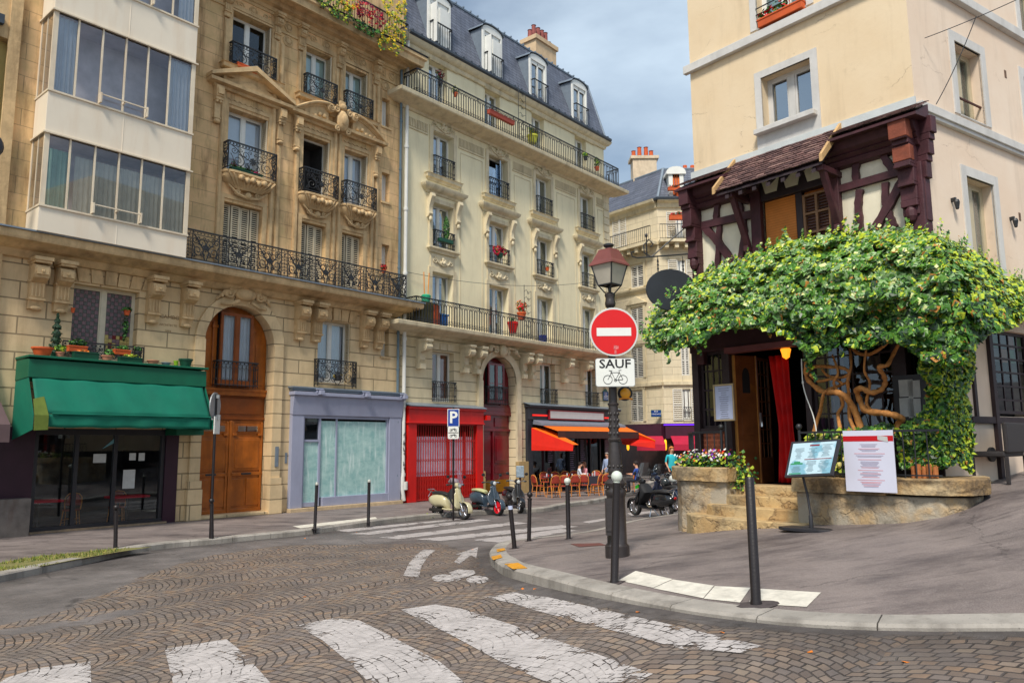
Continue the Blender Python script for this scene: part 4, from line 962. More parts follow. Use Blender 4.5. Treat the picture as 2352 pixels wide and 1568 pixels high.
# dark bistro front with reflecting glass
sf=MB(); y0=-.02
sf.box(-13.5,-12.4,y0-.06,.0,-.2,2.7); sf.build('shop_pier',plum,hs,bev=.01); sf=MB(); sf.box(-9.0,-8.62,y0-.06,0,-.1,2.7)
sfo=sf.build('shop_pier',plum,hs,bev=.01)
m=MB(); xs_=[-12.4,-11.45,-10.5,-9.35,-9.0]
m.box(-12.4,-9.0,y0,.08,2.5,2.66); m.box(-12.4,-9.0,y0-.03,.1,-.1,.14)
for x in (-12.4,-11.42,-10.42,-9.1): m.box(x,x+.1,y0,.08,.14,2.5)
m.build('shop_frame',darkP,sfo,bev=.006)
m=MB(); m.quad((-12.3,.05,.14),(-9.0,.05,.14),(-9.0,.05,2.5),(-12.3,.05,2.5)); m.build('shop_glass',GLd,sfo,recalc=False)
m=MB(); m.box(-12.6,-8.7,.4,3.5,0,2.75); m.f=[q for i,q in enumerate(m.f) if i!=2]; m.m=m.m[:5]; m.build('shop_interior',dim,sfo,recalc=False)
m=MB(); m.box(-12.4,-8.9,-.14,.0,-.06,.05); m.build('threshold',M('worn_sill',S(150,128,104),.8,.3,6,.4),sfo)
paper=M('paper_notice',S(190,192,190),.8,.1,8,0)
for (x,z,w_,h) in ((-10.93,1.75,.33,.24),(-9.98,1.8,.18,.2),(-9.72,1.78,.17,.22),(-10.12,1.02,.33,.52)):
    m=MB(); m.box(x,x+w_,.03,.034,z,z+h); m.build('paper_notice',paper,sfo)
m=MB(); m.add([(-10.72,.03,2.12),(-10.42,.03,2.28),(-10.3,.03,2.46),(-10.42,.03,2.4)],[(0,1,2,3)]); m.build('paper_notice',M('blue_paper',S(110,160,170),.8,.1,8,0),sfo,recalc=False)
# zinc planter box at the foot of the plum pier
pb=MB(); pb.box(-14.6,-12.52,-.5,-.08,-.15,.92); tag(pb.build('planter_box',M('stained_zinc_box',S(112,104,98),.7,.3,3,.3,20,stain=.8,stainc=S(84,52,38)),None,bev=.015),'tall rust stained zinc planter box on the pavement before the plum coloured pier','planter box').matrix_world=FA.M
# lavender-grey shop
gs_=MB()
gs_.box(-4.84,-4.38,-.16,.02,.12,3.3); gs_.box(-.62,-.04,-.16,.02,.12,3.3); gs_.prism([(-.02,3.24),(-.18,3.2),(-.26,3.86),(-.02,3.92)],-4.86,-.02,'x'); gs_.box(-4.38,-.62,-.12,.02,3.1,3.3); gs_.box(-3.55,-.62,-.14,.02,.12,.42)
g0=gs_.build('grey_shop_front',greyP,hs,bev=.01)
m=MB(); m.box(-4.9,0.02,-.34,-.0,3.86,3.98); 
for x in (-3.9,-1.9,-.1): m.box(x-.09,x+.09,-.5,-.1,3.9,4.04); m.box(x-.2,x+.1,-.42,-.36,4.06,4.10)
m.build('shop_cornice',greyP,g0,bev=.01)
m=MB(); m.box(-4.9,0.0,-.2,.0,4.02,4.1); m.box(-4.95,.0,-.28,0,4.1,4.15); m.build('shop_ledge',zinc,g0)
m=MB(); 
for x in (-4.38,-3.72,-.7): m.box(x,x+.07,-.1,.0,.14,3.1)
m.box(-4.31,-3.72,-.09,-.01,2.3,2.38); m.box(-4.31,-3.72,-.09,-.01,.14,.28); m.box(-3.0,-2.95,-.09,-.02,.42,3.1); m.build('shop_frame',greyP,g0)
b=NB('whitewashed_glass'); tc=b.n('ShaderNodeTexCoord'); v=tc.outputs['Object']
n1=b.noise(b.map(v,sc=(1.4,1,2.2),rot=(0,.5,0)),1.6,6,.7); n2=b.noise(b.map(v,sc=(6,1,.8)),1.2,5,.6)
c_=b.mix(b.rng(n1,.3,.7),S(128,178,176),S(190,220,214)); c_=b.mix(b.rng(n2,.52,.7),c_,S(212,232,228))
wm=b.out(b.bsdf(c_,.35,None,.6))
m=MB(); m.quad((-4.31,-.045,.28),(-3.72,-.045,.28),(-3.72,-.045,2.3),(-4.31,-.045,2.3)); m.build('door_glass',wm,g0,recalc=False)
m=MB(); m.quad((-3.65,-.045,.42),(-.7,-.045,.42),(-.7,-.045,3.02),(-3.65,-.045,3.02)); m.build('shop_glass',wm,g0,recalc=False)
m=MB(); m.quad((-4.38,-.03,2.3),(-3.65,-.03,2.3),(-3.65,-.03,3.1),(-4.38,-.03,3.1)); m.build('transom_glass',GLd,g0,recalc=False)
m=MB(); m.box(-4.38,-.6,.02,.6,.1,3.12); m.build('shop_interior',dark,g0)
m=MB(); m.box(-4.88,.0,-.26,.0,-.15,.12); m.build('plinth',M('pale_stone_plinth',S(196,172,138),.8,.2,4,.3),g0,bev=.012)
# glazed enamel bay column
by=MB(); X0,X1=-13.0,-9.12
by.box(X0+.05,X1-.05,-.03,0,7.5,21.4); bo=by.build('bay_window',bayW,hs)
for za,zb in ((7.63,8.32),(10.22,11.42),(13.6,14.86),(17.1,18.3),(20.5,21.4)):
    by=MB(); by.box(X0,X1,-.93,-.03,za,zb); by.box(X0+1.9,X0+1.93,-.936,-.9,za,zb); by.build('bay_panel',bayW,bo,bev=.006)
m=MB()
for za,zb in ((8.32,10.22),(11.42,13.6),(14.86,17.1),(18.3,20.5)):
    m=MB(); m.box(X0-.02,X1+.02,-.97,0,za-.05,za); m.box(X0-.05,X1+.05,-1.0,0,zb,zb+.04)
    for k,x in enumerate([X0,-12.38,-11.76,-11.14,-10.52,-9.9,X1]):
        q=.06 if k in(0,6) else .022; m.box(x-q+(.06 if k==0 else -.06 if k==6 else 0),x+q+(.06 if k==0 else -.06 if k==6 else 0),-.94,-.88,za,zb)
    m.box(X0,X0+.06,-.1,-.0,za,zb); m.box(X0,X0+.03,-.5,-.46,za,zb)
    m.box(X1-.06,X1,-.1,-.0,za,zb)
    m.box(-11.76,-10.52,-1.08,-1.05,za+.24,za+.27)
    for x in (-11.76,-11.14,-10.52): m.box(x-.02,x+.02,-1.09,-.9,za+.02,za+.3) if x!=-11.14 else m.box(x-.02,x+.02,-1.05,-.9,za+.2,za+.28)
    m.build('bay_frame',bayF,bo)
m=MB()
for za,zb in ((8.32,10.22),(11.42,13.6),(14.86,17.1),(18.3,20.5)):
    m.quad((X0+.06,-.91,za),(X1-.06,-.91,za),(X1-.06,-.91,zb),(X0+.06,-.91,zb)); m.quad((X0+.01,-.88,za),(X0+.01,-.06,za),(X0+.01,-.06,zb),(X0+.01,-.88,zb))
m.build('bay_glass',glass('bay_glass',(.78,.78,.80),.12,(.93,.94,.94)),bo,recalc=False)
m=MB()
for za,zb in ((8.32,10.22),(11.42,13.6),(14.86,17.1),(18.3,20.5)):
    m.box(X0+.1,X1-.02,-.06,-.04,za,zb); m.box(X0+.1,X1-.02,-.86,-.05,zb-.02,zb-.01); m.box(X0+.1,X1-.02,-.86,-.05,za,za+.01); m.box(X1-.03,X1-.02,-.86,-.05,za,zb)
m.build('bay_interior',M('bay_room',S(200,196,204),.9,.2,2,0),bo)
curtain(bo,X0+.15,X0+.68,-.82,11.44,13.55,curtB,.03); curtain(bo,-9.84,-9.2,-.82,11.44,13.55,curtB,.03); curtain(bo,-9.7,-9.2,-.82,14.9,17,curtB,.03)
curtain(bo,X0+.15,-12.3,-.78,8.34,9.9,M('green_net',S(150,190,176),.9,.1,4,0),.03); curtain(bo,-12.2,-9.2,-.8,8.34,9.85,M('grey_net',S(196,200,192),.9,.1,4,0),.02,waves=24)
# rain pipes between the two cream and golden houses
m=MB(); m.tube([(-.2,-.1,17.3),(-.2,-.1,.0)],.05,8)
for z in range(1,17,2): m.lathe([(.065,0),(.065,.08)],(-.2,-.1,z),8)
m.build('drainpipe',M('blue_grey_pipe',S(96,116,128),.5,.2,4,.1),hs,smooth=40)
# ---------------------------------------------------------------- the cream plaster house with slate mansard
wh=thing('apartment_house','tall cream apartment house with slate mansard, long iron balconies and maroon arched door','house',FA.M)
XE=15.1
C4=[(1.66,2.86),(5.15,6.46),(8.58,9.8),(12.34,13.52)]
q5=[(a,b,13.38,15.28) for a,b in C4]; q4=[(a,b,10.25,12.15) for a,b in C4]; q3=[(a,b,6.9,9.21) for a,b in C4]
q6=[(1.42,2.5,16.2,18.36),(4.95,6.0,16.2,18.36),(8.38,9.38,16.2,18.36),(12.03,13.07,16.2,18.36)]
q2=[(1.72,2.97,3.9,5.95),(8.78,9.96,3.95,6.02),(12.52,13.56,3.98,6.05)]
ar2=(4.66,6.93,.0,6.05,4.92)
wall(wh,'upper_wall',creamB,.0,XE,6.7,16.05,q5+q4+q3,0,.3)
wall(wh,'top_wall',creamB,.0,XE-.3,16.05,18.75,q6,.02,.3)
wall(wh,'ground_wall',creamR,.0,XE,-.4,6.7,[ar2]+q2+[(.5,4.3,-.3,3.2),(7.8,XE-.4,-.3,3.3)],0,.4)
m=MB(); m.quad((XE,0,-.4),(XE,11,-.4),(XE,11,16.05),(XE,0,16.05)); m.quad((XE-.3,0.02,16.05),(XE-.3,11,16.05),(XE-.3,11,18.75),(XE-.3,.02,18.75)); m.quad((0,0,-.4),(0,11,-.4),(0,11,18.7),(0,0,18.7)); m.quad((0,11,-.4),(XE,11,-.4),(XE,11,18.7),(0,11,18.7)); m.quad((0,0.02,16.0),(XE,0.02,16.0),(XE,11,16.0),(0,11,16)); m.build('side_wall',creamB,wh,recalc=False)
# mansard
m=MB(); zg,zr,yr=19.0,22.75,1.35
m.add([(-.02,-.1,zg),(XE-.25,-.1,zg),(XE+.25,yr,zr),(-.02,yr,zr),(-.02,9,zr+.9),(XE+.25,9,zr+.9),(XE-.25,11,zg),(-.02,11,zg)],[(0,1,2,3),(3,2,5,4),(4,5,6,7),(1,6,5,2),(0,3,4,7)])
rf=m.build('mansard_roof',slate,wh)
m=MB(); m.tube([(0,yr,zr+.03),(XE+.25,yr,zr+.03)],.07,6); 
for k in range(30): m.box(.3+k*.5,.36+k*.5,yr-.12,yr+.05,zr+.05,zr+.12)
m.tube([(XE-.22,-.12,zg),(XE+.27,yr,zr)],.05,6); m.build('ridge_flashing',zinc,rf)
m=MB(); m.prism([(-.42,18.98),(-.42,18.88),(-.34,18.82),(-.2,18.84),(0,18.98)],-.02,XE-.1,'x')
for k in range(30): m.box(k*.5+.1,k*.5+.14,-.44,-.2,18.97,19.03)
m.build('gutter',M('dark_gutter',S(62,70,80),.5,.2,5,.1),wh)
m=MB(); moulding(m,.0,XE-.3,[(.0,18.4),(.06,18.42),(.1,18.5),(.1,18.58),(.2,18.62),(.3,18.74),(.34,18.86),(0,18.88)]); m.build('cornice',creamS,wh,smooth=30)
# dormers
for i,(xa,xb) in enumerate([(1.34,2.68),(4.80,6.14),(8.26,9.6),(11.86,13.2)]):
    m=MB(); xm=(xa+xb)/2; P=arc_pts(xa,xb,21.35,21.58,10); y0=-.02
    m.box(xa,xa+.1,y0,y0+.1,19.0,21.4); m.box(xb-.1,xb,y0,y0+.1,19.0,21.4); m.box(xa+.1,xb-.1,y0,.14,21.22,21.35)
    m.prism([(xa,21.35)]+P[1:-1]+[(xb,21.35)],y0-.0,y0+.12,'y')
    d=m.build('dormer',whiteP,rf)
    m=MB(); A=arc_pts(xa-.1,xb+.1,21.36,21.62,10); B=arc_pts(xa-.1,xb+.1,21.37,21.66,10)
    for k in range(10):
        a,b,c,e=A[k],A[k+1],B[k+1],B[k]; m.add([(a[0],y0-.06,a[1]),(b[0],y0-.06,b[1]),(c[0],y0-.07,c[1]),(e[0],y0-.07,e[1]),(a[0],1.4,a[1]+.1),(b[0],1.4,b[1]+.1),(c[0],1.4,c[1]+.1),(e[0],1.4,e[1]+.1)],[(0,1,2,3),(3,2,6,7),(4,5,1,0)])
    m.box(xa+.01,xa+.07,y0+.1,1.25,19.0,21.38); m.box(xb-.07,xb-.01,y0+.1,1.25,19.0,21.38); m.build('dormer_hood',zinc,d)
    m=MB(); q=xa+.1; r=xb-.1
    m.quad((q,.1,19.05),(r,.1,19.05),(r,.1,21.22),(q,.1,21.22)); m.build('dormer_glass',GLs if i>1 else dim,d,recalc=False)
    m=MB()
    for x in (q,xm-.05,r-.09): m.box(x,x+.09,.03,.09,19.05,21.22)
    m.box(q,r,.03,.085,21.03,21.22)
    if i<2: m.box(xm+.02,xm+.6,-.02,.02,19.1,21.0); m.box(q+.02,q+.06,-.4,.06,19.1,20.9)
    m.build('dormer_frame',whiteP,d)
    if i<2: curtain(d,xm+.1,r-.05,.14,19.2,21,curtR if i==0 else curtG,name='dormer_curtain')
    m=MB(); m.quad((q,.6,19.05),(r,.6,19.05),(r,.6,21.22),(q,.6,21.22)); m.build('dormer_room',dark,d,recalc=False)
    rail(d,[(xa+.1,-.02),(xa+.1,-.2),(xb-.1,-.2),(xb-.1,-.02)],19.02,20.12,'bars',name='dormer_railing',sp_=.14)
# chimney
m=MB(); m.box(12.1,14.0,2.6,3.6,22.5,25.1); m.box(12.0,14.1,2.5,3.7,24.85,25.1); ch=m.build('chimney',M('chimney_render',S(206,178,142),.85,.12,3,.3),rf)
for x in (12.2,12.55,12.95,13.3,13.65,13.95): m=MB(); m.lathe([(.14,25.1),(.12,25.55 if x in(12.2,13.95) else 26.0),(.15,25.57 if x in(12.2,13.95) else 26.02)],(x,3.1,0),8); m.build('chimney_pot',M('pot_clay',S(150,84,78),.8,.2,5,.2),ch)
# balconies
for z,nm in ((16.13,'top'),(6.86,'low')):
    m=MB(); moulding(m,.0,15.1 if nm=='top' else 14.95,[(0,z-.42),(.08,z-.41),(.14,z-.34),(.3,z-.3),(.5,z-.29),(.62,z-.22),(.8,z-.19),(.84,z-.15),(.86,z-.02),(.84,z),(0,z+.003)]); m.build('balcony_slab',creamS,wh,smooth=30)
rail(wh,[(.02,0),(.02,-.78),(15.0,-.78),(15.0,0)],16.14,17.18,'ring',sp_=.15)
rail(wh,[(.1,0),(.1,-.78),(14.9,-.78),(14.9,0)],6.87,7.88,'ring',sp_=.15)
# frieze of little flutes, string lines, quoins, panels
for a,b in ((.1,1.35),(3.2,4.85),(6.85,8.3),(10.2,12.0),(13.9,15.0)):
    m=MB(); m.box(a,b,-.05,0,14.98,15.04); k=0
    while a+.06+k*.09<b: m.box(a+.03+k*.09,a+.075+k*.09,-.045,0,15.08,15.44); k+=1
    m.build('fluted_frieze',creamS,wh)
    if b-a<1.6 and a<1: continue
    m=MB()
    for x in (a+.12,b-.12): m.box(x-.012,x+.012,-.02,0,7.3,14.8)
    m.box(a+.13,b-.13,-.02,0,14.78,14.81); m.build('panel_moulding',creamS,wh)
for k in range(21):
    if 6.95+k*.42<15.4: m=MB(); m.box(14.55,XE+.03,-.05,0,6.95+k*.42,7.33+k*.42); m.build('quoin',creamS,wh,bev=.015)
for (a,b) in C4:
    for c,d,kind in ((13.38,15.28,'t'),(10.25,12.15,'h'),(6.9,9.21,'s')):
        m=MB(); m.box(a-.2,a-.005,-.05,0,c,d+.02); m.box(b+.005,b+.2,-.05,0,c,d+.02); m.box(a-.2,b+.2,-.05,0,d+.02,d+.2); m.build('window_surround',creamS,wh)
    m=MB(); moulding(m,a-.35,b+.35,[(0,12.5),(.05,12.52),(.09,12.6),(.22,12.66),(.29,12.74),(.31,12.84),(0,12.9)]); moulding(m,a-.25,b+.25,[(0,13.06),(.05,13.07),(.08,13.14),(.16,13.18),(.18,13.3),(.22,13.33),(0,13.36)]); m.build('window_hood',creamS,wh,smooth=30)
    for s,x in ((-1,a-.22),(1,b+.22)):
        m=MB(); m.prism([(0,12.44),(-.3,12.44),(-.34,12.3),(-.26,12.16),(-.16,11.9),(-.14,11.7),(-.18,11.6),(-.1,11.5),(0,11.45)],x-.1,x+.1,'x'); m.sph((x,-.14,11.38),.09,6,5,(1,.8,1.3)); m.build('console',creamS,wh,smooth=40)
    m=MB(); moulding(m,a-.1,b+.1,[(0,10.02),(.08,10.03),(.12,10.12),(.2,10.18),(.2,10.25),(0,10.26)]); m.build('window_sill',creamS,wh)
    m=MB(); swag(m,(a+b)/2,9.86,b-a+.2,.42); m.box(a-.1,b+.1,-.03,0,9.42,9.98); m.build('carved_panel',creamS,wh,smooth=40)
    m=MB(); swag(m,(a+b)/2,15.75,b-a+.5,.5); m.build('carved_ornament',creamS,wh,smooth=40)
    m=MB(); moulding(m,a-.5+.3,b+.2,[(0,18.36+.0),(.06,18.37),(.1,18.44),(0,18.46)]); m.build('lintel_moulding',creamS,wh)
k=0
for rw,L_ in (('5',q5),('4',q4),('3',q3),('6',q6),('2',q2)):
    for i,(a,b,c,d) in enumerate(L_):
        cur={0:(curtB,'left'),1:None,2:(curtG,'left'),3:(curtW,'sides')}[(i+k)%4]; k+=1
        gl_=GLs if rw in '563' or (rw,i) in (('4',0),('4',1)) else GL
        if rw=='2' and i==0: cur=(curtR,'full')
        if (rw,i)==('5',1): window(wh,a,b,c,d,.28,open_=True,back=dark); q=MB(); q.box(b-.45,b-.38,.05,.30,c,d); q.box(a+.05,a+.62,.1,.14,c+.1,d-.5); q.build('window_leaf',GLs,wh); continue
        window(wh,a,b,c,d,.28,cur=cur,gl=gl_)
        if rw in '54': rail(wh,[(a-.0,-.0),(a+.0,-.13),(b-.0,-.13),(b-.0,.0)],c+.0,c+.82 if rw=='5' else c+.75,'baluster',name='window_railing',sp_=.13)
        if rw=='2': rail(wh,[(a-.0,-.0),(a+.0,-.13),(b-.0,-.13),(b-.0,.0)],c+.0,c+.82,'baluster',name='window_railing',sp_=.13)
rail(wh,[(q5[1][0],-.0),(q5[1][0],-.13),(q5[1][1],-.13),(q5[1][1],.0)],q5[1][2],q5[1][2]+.82,'baluster',name='window_railing',sp_=.13)
for x in (1.3,4.28,3.9-.45,7.4,7.95,10.6,11.0+.9): 
    pass
for x in (.95,3.45,4.2,7.35,8.0,10.55,12.15,14.3):
    m=MB(); console(m,x,6.3,1.0,.26,.62,1); m.lathe([(.17,-.16),(.17,.16)],(x,-.5,6.0),10,'x'); m.lathe([(.1,-.19),(.1,.19)],(x,-.5,6.0),10,'x'); m.box(x-.14,x+.14,-.3,0,5.15,5.35); m.build('console',creamS,wh,smooth=35)
for x0 in (1.7,8.8,12.5):
    for k in range(3): m=MB(); m.prism([(x0+.42*k+.01,6.02),(x0+.42*k+.36,6.02),(x0+.42*k+.38,6.3),(x0+.42*k-.01,6.3)],-.05,0,'y'); m.build('voussoir',creamS,wh)
# arch
m=MB(); A=arc_pts(4.66,6.93,4.92,6.05,18); B=arc_pts(4.36,7.23,4.92,6.32,18)
for k in range(18):
    a,b,c,d=A[k],A[k+1],B[k+1],B[k]; m.add([(a[0],-.08,a[1]),(b[0],-.08,b[1]),(c[0],-.14,c[1]),(d[0],-.14,d[1]),(c[0],0,c[1]),(d[0],0,d[1])],[(0,1,2,3),(3,2,4,5)])
for xa,xb in ((4.36,4.66),(6.93,7.23)): m.box(xa,xb,-.12,0,0,4.92)
m.build('arch_surround',creamS,wh)
m=MB(); m.box(4.34,4.68,-.2,-.0,-.2,1.05); m.build('arch_plinth',M('tan_plinth',S(176,150,104),.8,.15,4,.3),wh); m=MB(); m.box(6.91,7.6,-.2,0,-.2,1.4); m.build('arch_plinth',MATS['tan_plinth'],wh)
m=MB(); m.sph((5.8,-.25,6.3),.25,9,6,(.9,.8,1.2))
for s in (-1,1): m.tube(spiral((5.8+s*.4,6.3),.16,1.4,s,PI/2,12,y=-.22),.05,5); m.tube([(5.8+s*.2,-.2,6.45),(5.8+s*.8,-.25,6.42),(5.8+s*1.25,-.2,6.1)],[.04,.08,.05],6); m.sph((5.8+s*.85,-.26,6.3),.13,7,5)
m.build('carved_keystone',creamS,wh,smooth=40)
m=MB(); y=.4; m.prism([(4.66,3.6)]+arc_pts(4.66,6.93,4.92,6.05,14)+[(6.93,3.6)],y,y+.05,'y')
m.box(4.66,6.93,y-.12,y,3.62,3.82); m.box(4.66,6.93,y-.08,y,3.82,3.9)
for x in (5.12,6.3): m.box(x-.04,x+.14,y-.06,y,3.9,5.7)
for xa,xb in ((4.74,5.02),(6.5,6.84)): m.box(xa,xb,y-.03,y,4.1,5.2); 
tr=m.build('door_transom',maroon,wh,bev=.01)
window(wh,5.25,6.32,3.95,5.75,y-.28,frame=maroon,gl=GL,bars=1,deep=.25)
rail(wh,[(5.1,y-.08),(5.1,y-.34),(6.48,y-.34),(6.48,y-.08)],3.9,4.72,'baluster',name='window_railing')
dr=MB(); dr.box(4.66,6.93,y,y+.06,.05,3.62); dr.box(4.66,6.93,y-.1,y,2.75,2.85); dr.box(4.66,6.93,y-.14,y,3.45,3.62)
for s in (0,1):
    x0=4.72+s*1.1; x1=x0+1.03
    dr.box(x0+.1,x1-.1,y-.035,y,1.35,2.55); dr.box(x0+.18,x1-.18,y-.06,y-.035,1.45,2.45); dr.box(x0+.1,x1-.1,y-.03,y,.9,1.2); dr.box(x0+.1,x1-.1,y-.04,y,2.95,3.35)
dr.box(5.73,5.84,y-.08,y,.1,2.75); db=dr.build('double_door',maroon,wh,bev=.01)
m=MB(); m.box(4.75,5.7,y-.05,y,.1,.62); m.box(5.87,6.86,y-.05,y,.1,.62); m.build('kick_plate',M('brass_kick_plate',S(160,112,20),.4,.2,4,.1,metal=.5),db)
# red shuttered shop
m=MB(); m.box(.25,.72,-.22,.0,0,3.05); m.box(4.12,4.52,-.22,0,0,3.05); m.box(.25,4.52,-.26,0,3.05,3.62); m.box(.2,4.58,-.34,0,3.55,3.66); m.box(.2,4.55,-.3,0,3.0,3.06)
rs=m.build('red_shop_front',redP,wh,bev=.012)
m=MB(); m.prism([(0,3.78),(-.38,3.66),(-.38,3.69),(0,3.82)],.15,4.6,'x'); m.build('shop_roof',zinc,rs)
m=MB(); m.box(.72,4.12,-.02,.02,0,.95); m.box(.72,4.12,-.02,.02,2.95,3.05)
for x in (2.55,3.55): m.box(x,x+.1,-.03,.02,.95,2.7)
m.build('shop_panel',redP,rs)
m=MB(); m.quad((.72,.05,.9),(4.12,.05,.9),(4.12,.05,2.5),(.72,.05,2.5)); m.build('shop_window',M('net_behind_glass',S(224,220,244),.5,.15,4,.0),rs,recalc=False)
m=MB(); n=26
for k in range(n+1):
    x=.72+3.4*k/n; m.box(x-.009,x+.009,-.17,-.14,.08,3.0)
for k in range(n):
    x=.72+3.4*k/n; s=3.4/n
    for z in (.25,.5,.75,1.0,1.25,1.5,1.75,2.0,2.25,2.5,2.75) :
        if z in(.25,.5,.75,1.0,1.5,2.25): m.tube([(x,-.15,z),(x+s,-.15,z+.14)],.008,4,False); m.tube([(x,-.15,z+.14),(x+s,-.15,z)],.008,4,False)
m.box(.72,4.12,-.18,-.13,.04,.09); m.box(.72,4.12,-.18,-.13,2.95,3.0); m.build('folding_grille',M('red_grille',S(176,34,26),.45,.1,5,.05),rs)
m=MB(); m.box(4.62,4.85,-.35,-.12,3.2,3.4); m.build('alarm_box',redP,wh)
# corner café front
m=MB(); m.box(7.62,8.0,-.14,0,-.1,3.3); m.box(7.62,XE+.1,-.2,0,3.3,3.95); m.box(XE-.4,XE,-.14,0,-.1,3.3); m.box(7.55,XE+.2,-.36,0,3.86,3.95)
cf=m.build('cafe_front',M('charcoal_fascia',S(46,48,56),.45,.15,4,.1),wh,bev=.01)
m=MB(); m.prism([(0,4.05),(-.4,3.95),(-.4,3.97),(0,4.09)],7.5,XE+.2,'x'); m.build('cafe_ledge',zinc,cf)
a_,z_=FA.at(1260,962,-.24); b_,_=FA.at(1386,970,-.24)
m=MB(); m.box(a_,b_,-.3,-.2,3.32,3.78); sg=m.build('cafe_sign',M('red_sign_rim',S(150,30,40),.5,.1,5,.05),cf,bev=.01)
m=MB(); m.box(a_+.07,b_-.07,-.306,-.28,3.38,3.72); m.build('sign_face',M('pale_sign_face',S(196,196,196),.4,.05,3,.02),sg)
m=MB(); m.box(7.9,a_-.1,-.25,-.2,3.46,3.54); m.build('neon_strip',M('neon_red',S(230,30,20),.4,.05,3,0,emit=(S(255,40,30),.6)),sg); m=MB(); m.box(b_+.1,XE,-.25,-.2,3.46,3.54); m.build('neon_strip',MATS['neon_red'],sg)
m=MB(); m.prism([(-.14,3.3),(-.7,3.12),(-.72,3.0),(-.14,3.08)],8.0,XE+.05,'x'); m.build('awning_housing',M('grey_awning_box',S(120,128,142),.4,.08,3,.05),cf,bev=.01)
m=MB(); m.grid(lambda u,v:(8.1+(XE-8.1)*u,-.5-1.0*v,3.05-.30*v),20,3); m.build('awning_top',orangeC,cf,recalc=False,thick=.01)
m=MB(); m.grid(lambda u,v:(8.1+(XE-8.1)*u,-1.51+.01*math.sin(u*60),2.76-.34*v),50,2); m.build('awning_valance',brownC,cf,recalc=False,thick=.01)
for k in range(6):
    x=8.8+k*1.1; m=MB(); m.box(x,x+.04,-1.4,-.2,2.72,2.76) ; m.build('awning_arm',darkP,cf)
def cheek(nm,p0,p1,p2,p3,p4,mat):  # side panel polygon in local coordinates
    m=MB(); m.add([p0,p1,p2,p3,p4],[(0,1,2,3,4)]); return m.build(nm,mat,cf,recalc=False,thick=.015)
def L3(px,py,n): t,z=FA.at(px,py,n); return (t,n,z)
w0=L3(1221,982,-.25); w1=L3(1221,1020,-.3); w2=L3(1221,1034,-.3); o0=L3(1329,1021,-2.4); o1=L3(1316,1035,-2.4); o2=L3(1317,1021,-2.4)
cheek('awning_cheek',w0,w1,w2,o1,o2,redC)
m=MB(); m.add([w0,o2,o0,(w0[0]+1.2,w0[1],w0[2])],[(0,1,2,3)]); m.build('awning_cheek_top',orangeC,cf,recalc=False,thick=.012)
# the same awning wraps round the corner
w0=L3(1424,981,-.1); w2=L3(1424,1016,-.1); c1=L3(1505,1013,-2.6); c2=L3(1505,1029,-2.6); c3=L3(1430,1020,-1.0)
m=MB(); m.add([(w0[0],w0[1],w0[2]),(w0[0],w0[1],w0[2]-.5),(c3[0],c3[1],c3[2]),(c2[0],c2[1],c2[2]),(c1[0],c1[1],c1[2])],[(0,1,2,3,4)]); m.build('awning_cheek',redC,cf,recalc=False,thick=.015)
m=MB(); e=.35; m.add([w0,c1,(c1[0],c1[1],c1[2]+.06),(w0[0]+.1,w0[1],w0[2]+.14)],[(0,1,2,3)]); m.build('awning_cheek_top',orangeC,cf,recalc=False,thick=.05)
# café glazing and interior
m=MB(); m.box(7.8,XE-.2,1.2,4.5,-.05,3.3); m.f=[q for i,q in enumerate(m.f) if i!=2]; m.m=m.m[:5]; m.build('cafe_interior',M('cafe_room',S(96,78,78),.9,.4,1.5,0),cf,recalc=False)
m=MB()
for x in (8.0,8.9,9.7,10.8,11.6,12.7,13.6,14.6): m.box(x,x+.09,-.08,.06,0,3.3)
m.box(8.0,XE-.3,-.08,.06,2.55,2.62); m.build('cafe_mullion',darkP,cf)
m=MB(); m.quad((8.0,.0,.05),(XE-.4,.0,.05),(XE-.4,.0,3.2),(8.0,.0,3.2)); m.build('cafe_glass',GLd,cf,recalc=False)
chalk=M('chalkboard',(.03,.03,.034),.8,.2,6,.1); chalkw=M('chalk_writing',S(150,130,160),.9,.3,30,0)
for (x,z,w_,h,c) in ((9.1,1.3,.5,.8,0),(11.75,1.0,.6,1.4,0),(10.85,.7,.6,1.3,0),(14.0,1.2,.5,1.2,1)):
    m=MB(); m.box(x,x+w_,-.13,-.09,z,z+h); cb_=m.build('menu_board',chalk if c==0 else M('grey_notice',S(120,110,116),.7,.1,8,0),cf)
    m=MB(); r=random.Random(int(x*10))
    for k in range(int(h/.1)):
        zz=z+h-.08-k*.1; L_=r.uniform(.5,.9)*w_*.8; m.box(x+.05,x+.05+L_,-.134,-.13,zz,zz+.025)
    m.build('chalk_line',chalkw,cb_)
m=MB(); m.box(8.3,8.8,.5,.55,.9,1.9); m.build('lit_poster',M('glowing_menu',S(220,120,50),.5,.5,9,0,emit=(S(255,120,40),.5)),cf)
m=MB(); m.box(8.15,8.28,.45,.5,.8,2.3); m.build('lit_poster',M('glowing_blue',S(60,110,200),.5,.4,9,0,emit=(S(60,100,220),.4)),cf)
